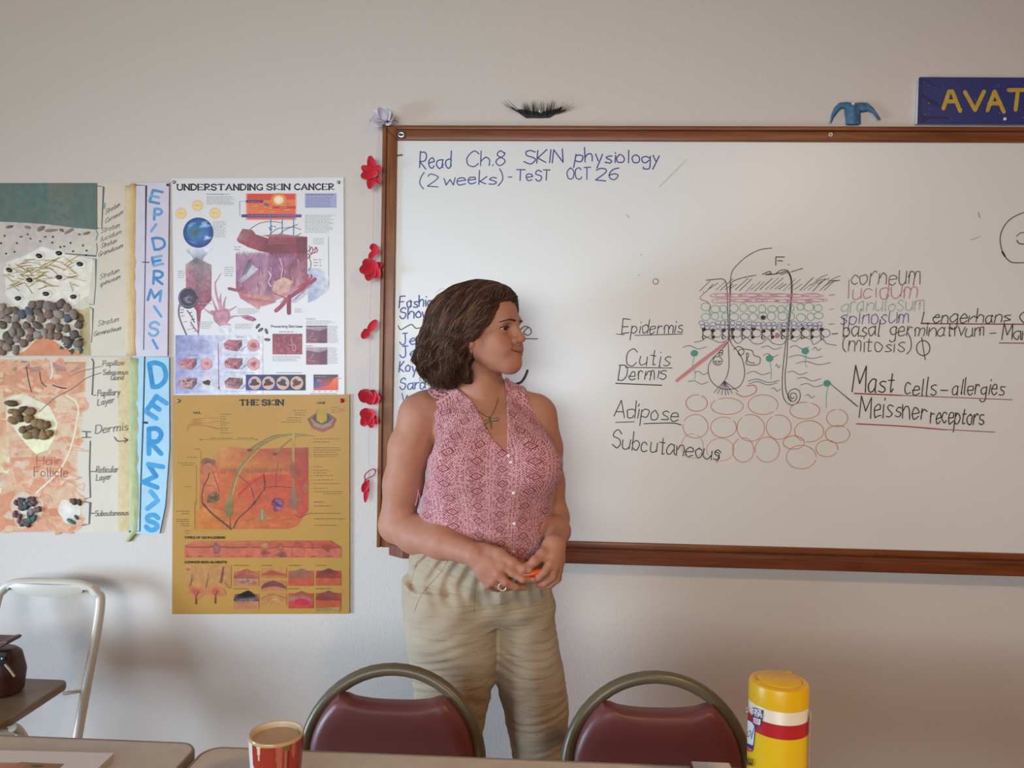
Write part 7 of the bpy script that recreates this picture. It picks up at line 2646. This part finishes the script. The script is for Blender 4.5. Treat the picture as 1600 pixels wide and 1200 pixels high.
b.lathe([(.0, .0955), (.0370, .0955), (.0366, .088), (0, .088)], 48, (mc.x, mc.y, TZ)); b.build('coffee', mat('milky_coffee', lin('#c4a582'), .2), mug)

# ------------------------------------------------------------------ wipes canister
ZL = TZ + .218
wc = atz(1217, 1060, ZL)
RC = .0415
can = empty('wipes_canister', (wc.x, wc.y, TZ), 'yellow and white wipes canister with a red band on the middle table', 'canister')
YM = mat('yellow_plastic', lin('#e3b50c'), .35, sss=.05)
WM = mat('white_plastic', lin('#e6ddcc'), .35)
b = MB(); b.lathe([(0, .0), (RC - .002, 0), (RC, .003), (RC, .192), (RC - .0015, .194), (0, .194)], 64, (wc.x, wc.y, TZ)); b.build('tub', WM, can, smooth=True)
b = MB()
b.lathe([(RC + .0004, .186), (RC + .0006, .210), (RC - .001, .2145), (RC - .005, .2165), (RC - .009, .2165), (RC - .010, .2152), (RC - .0105, .2168), (RC - .012, .2180), (0, .2182)], 64, (wc.x, wc.y, TZ))
lid = b.build('lid', YM, can, smooth=True)
b = MB()
for (x, y) in ((-.030, -.010), (.022, .026)):
    b.box((wc.x + x, wc.y + y, TZ + .2168), (.010, .006, .0022), Matrix.Rotation(math.atan2(y, x), 3, 'Z'), .0008)
b.build('lid_catch', YM, lid, smooth=True)
b = MB(); b.lathe([(RC + .0005, .012), (RC + .0005, .1675)], 64, (wc.x, wc.y, TZ)); b.build('label', mat('label_yellow', lin('#e8c012'), .35), can, smooth=True)
b = MB(); b.lathe([(RC + .0008, .1475), (RC + .0008, .1675)], 64, (wc.x, wc.y, TZ)); b.build('red_band', mat('label_red', lin('#b51a28'), .35), can, smooth=True)


class Curved(Sheet):
    """label drawing wrapped round the canister; coordinates follow the photographed label"""

    def P(self, u, v):
        x, y = self.T(u, v)
        q = max(-.985, min(.985, (x - 1216.5) / 51.0))
        a = math.asin(q) + self.a0
        r_ = RC + .0012 + self.k * self.step
        px_, py_ = wc.x + r_ * math.sin(a), wc.y - r_ * math.cos(a)
        return Vector((px_, py_, at(x, y, py_).z))


    def poly(self, pts, col, cols=None):
        us = [p[0] for p in pts]
        u0, u1 = min(us), max(us)
        n = 16
        self.up()
        self.mb.col = lin(col) if col is not None else lin('#dbe5ea')

        def span(u):
            ys = []
            for a, b_ in zip(pts, pts[1:] + pts[:1]):
                if a[0] != b_[0] and min(a[0], b_[0]) <= u <= max(a[0], b_[0]):
                    ys.append(a[1] + (b_[1] - a[1]) * (u - a[0]) / (b_[0] - a[0]))
                elif a[0] == b_[0] == u:
                    ys += [a[1], b_[1]]
            return min(ys), max(ys)
        for i in range(n):
            ua, ub = u0 + (u1 - u0) * i / n, u0 + (u1 - u0) * (i + 1) / n
            (a0, a1), (b0, b1) = span(ua), span(ub)
            self.mb.add([self.P(ua, a0), self.P(ub, b0), self.P(ub, b1), self.P(ua, a1)], [(0, 1, 2, 3)])


s = Curved(0, tr(1130, 1020, .15)); s.step = 3e-5
s.a0 = math.atan2(wc.x - CAM.x, wc.y - CAM.y) * -1
# logo cloud, text
LG = [(222, 690), (250, 688), (290, 710), (325, 745), (342, 775), (330, 900), (318, 1010), (310, 1032), (270, 1028), (226, 1005)]
s.poly(LG, '#2c3c70')
s.poly([(222, 700), (250, 700), (290, 722), (318, 755), (332, 782), (322, 880), (316, 968), (270, 950), (226, 930)], None, ['#b8cfe0', '#c8dae6', '#dde6ec', '#e8ecee', '#eef0ee', '#dfe8ee', '#c4d6e4', '#b4cce0', '#a8c4dc'])
s.poly([(226, 968), (270, 985), (312, 1010), (306, 1028), (270, 1020), (226, 998)], '#c8504c')
s.poly([(296, 570), (330, 572), (420, 600), (412, 720), (400, 768), (304, 738)], '#27356c')
s.poly([(312, 672), (394, 694), (388, 756), (312, 732)], '#e6e0e4')
s.mb.build('label_print', PRINT, can, smooth=False); s.part()
s.text("ol", 236, 872, 300, 60, 8, '#2c4a80', .35)
s.text("l", 288, 890, 302, 68, 7, '#2c4a80', .3)
s.text("1", 300, 636, 314, 30, 8, '#f2eef0'); s.text("BOX", 334, 620, 404, 20, 7, '#f2eef0', 0, 12); s.text("TOPS", 330, 660, 414, 18, 7, '#f2eef0', 0, 14)
s.fine(318, 690, 386, 740, 3, '#c86a70', 8)
s.fine(230, 560, 270, 630, 2, '#e8c8c4', 14)
s.text("ing", 262, 1122, 330, 24, 6, '#3c3a20', 0, 14); s.text("Wipes", 246, 1158, 332, 24, 7, '#3c3a20', 0, 20)
s.fine(296, 1000, 310, 1010, 1, '#e0c0c0', 5)
s.mb.build('label_text', PRINT, can, smooth=False); s.part()
s.rect(896, 610, 912, 1300, '#c8bfae'); s.fine(900, 690, 922, 1200, 26, '#4c463c', 6, .05)
s.mb.build('side_print', PRINT, can, smooth=False)

# ------------------------------------------------------------------ card with a dark red border
cp = atz(1112, 1197, TZ)
cd_ = empty('card', (cp.x, cp.y - .02, TZ), 'small white card with a dark red border lying left of the wipes canister', 'card')
b = MB(); b.box((cp.x - .004, cp.y - .040, TZ + .0052), (.070, .075, .008), bev=.0035); b.build('border', mat('dark_red_case', lin('#5a2026'), .35), cd_, smooth=True)
b = MB(); b.box((cp.x - .004, cp.y - .040, TZ + .0094), (.062, .067, .0008)); b.build('face', mat('card_white', lin('#d9d5d2'), .4), cd_)
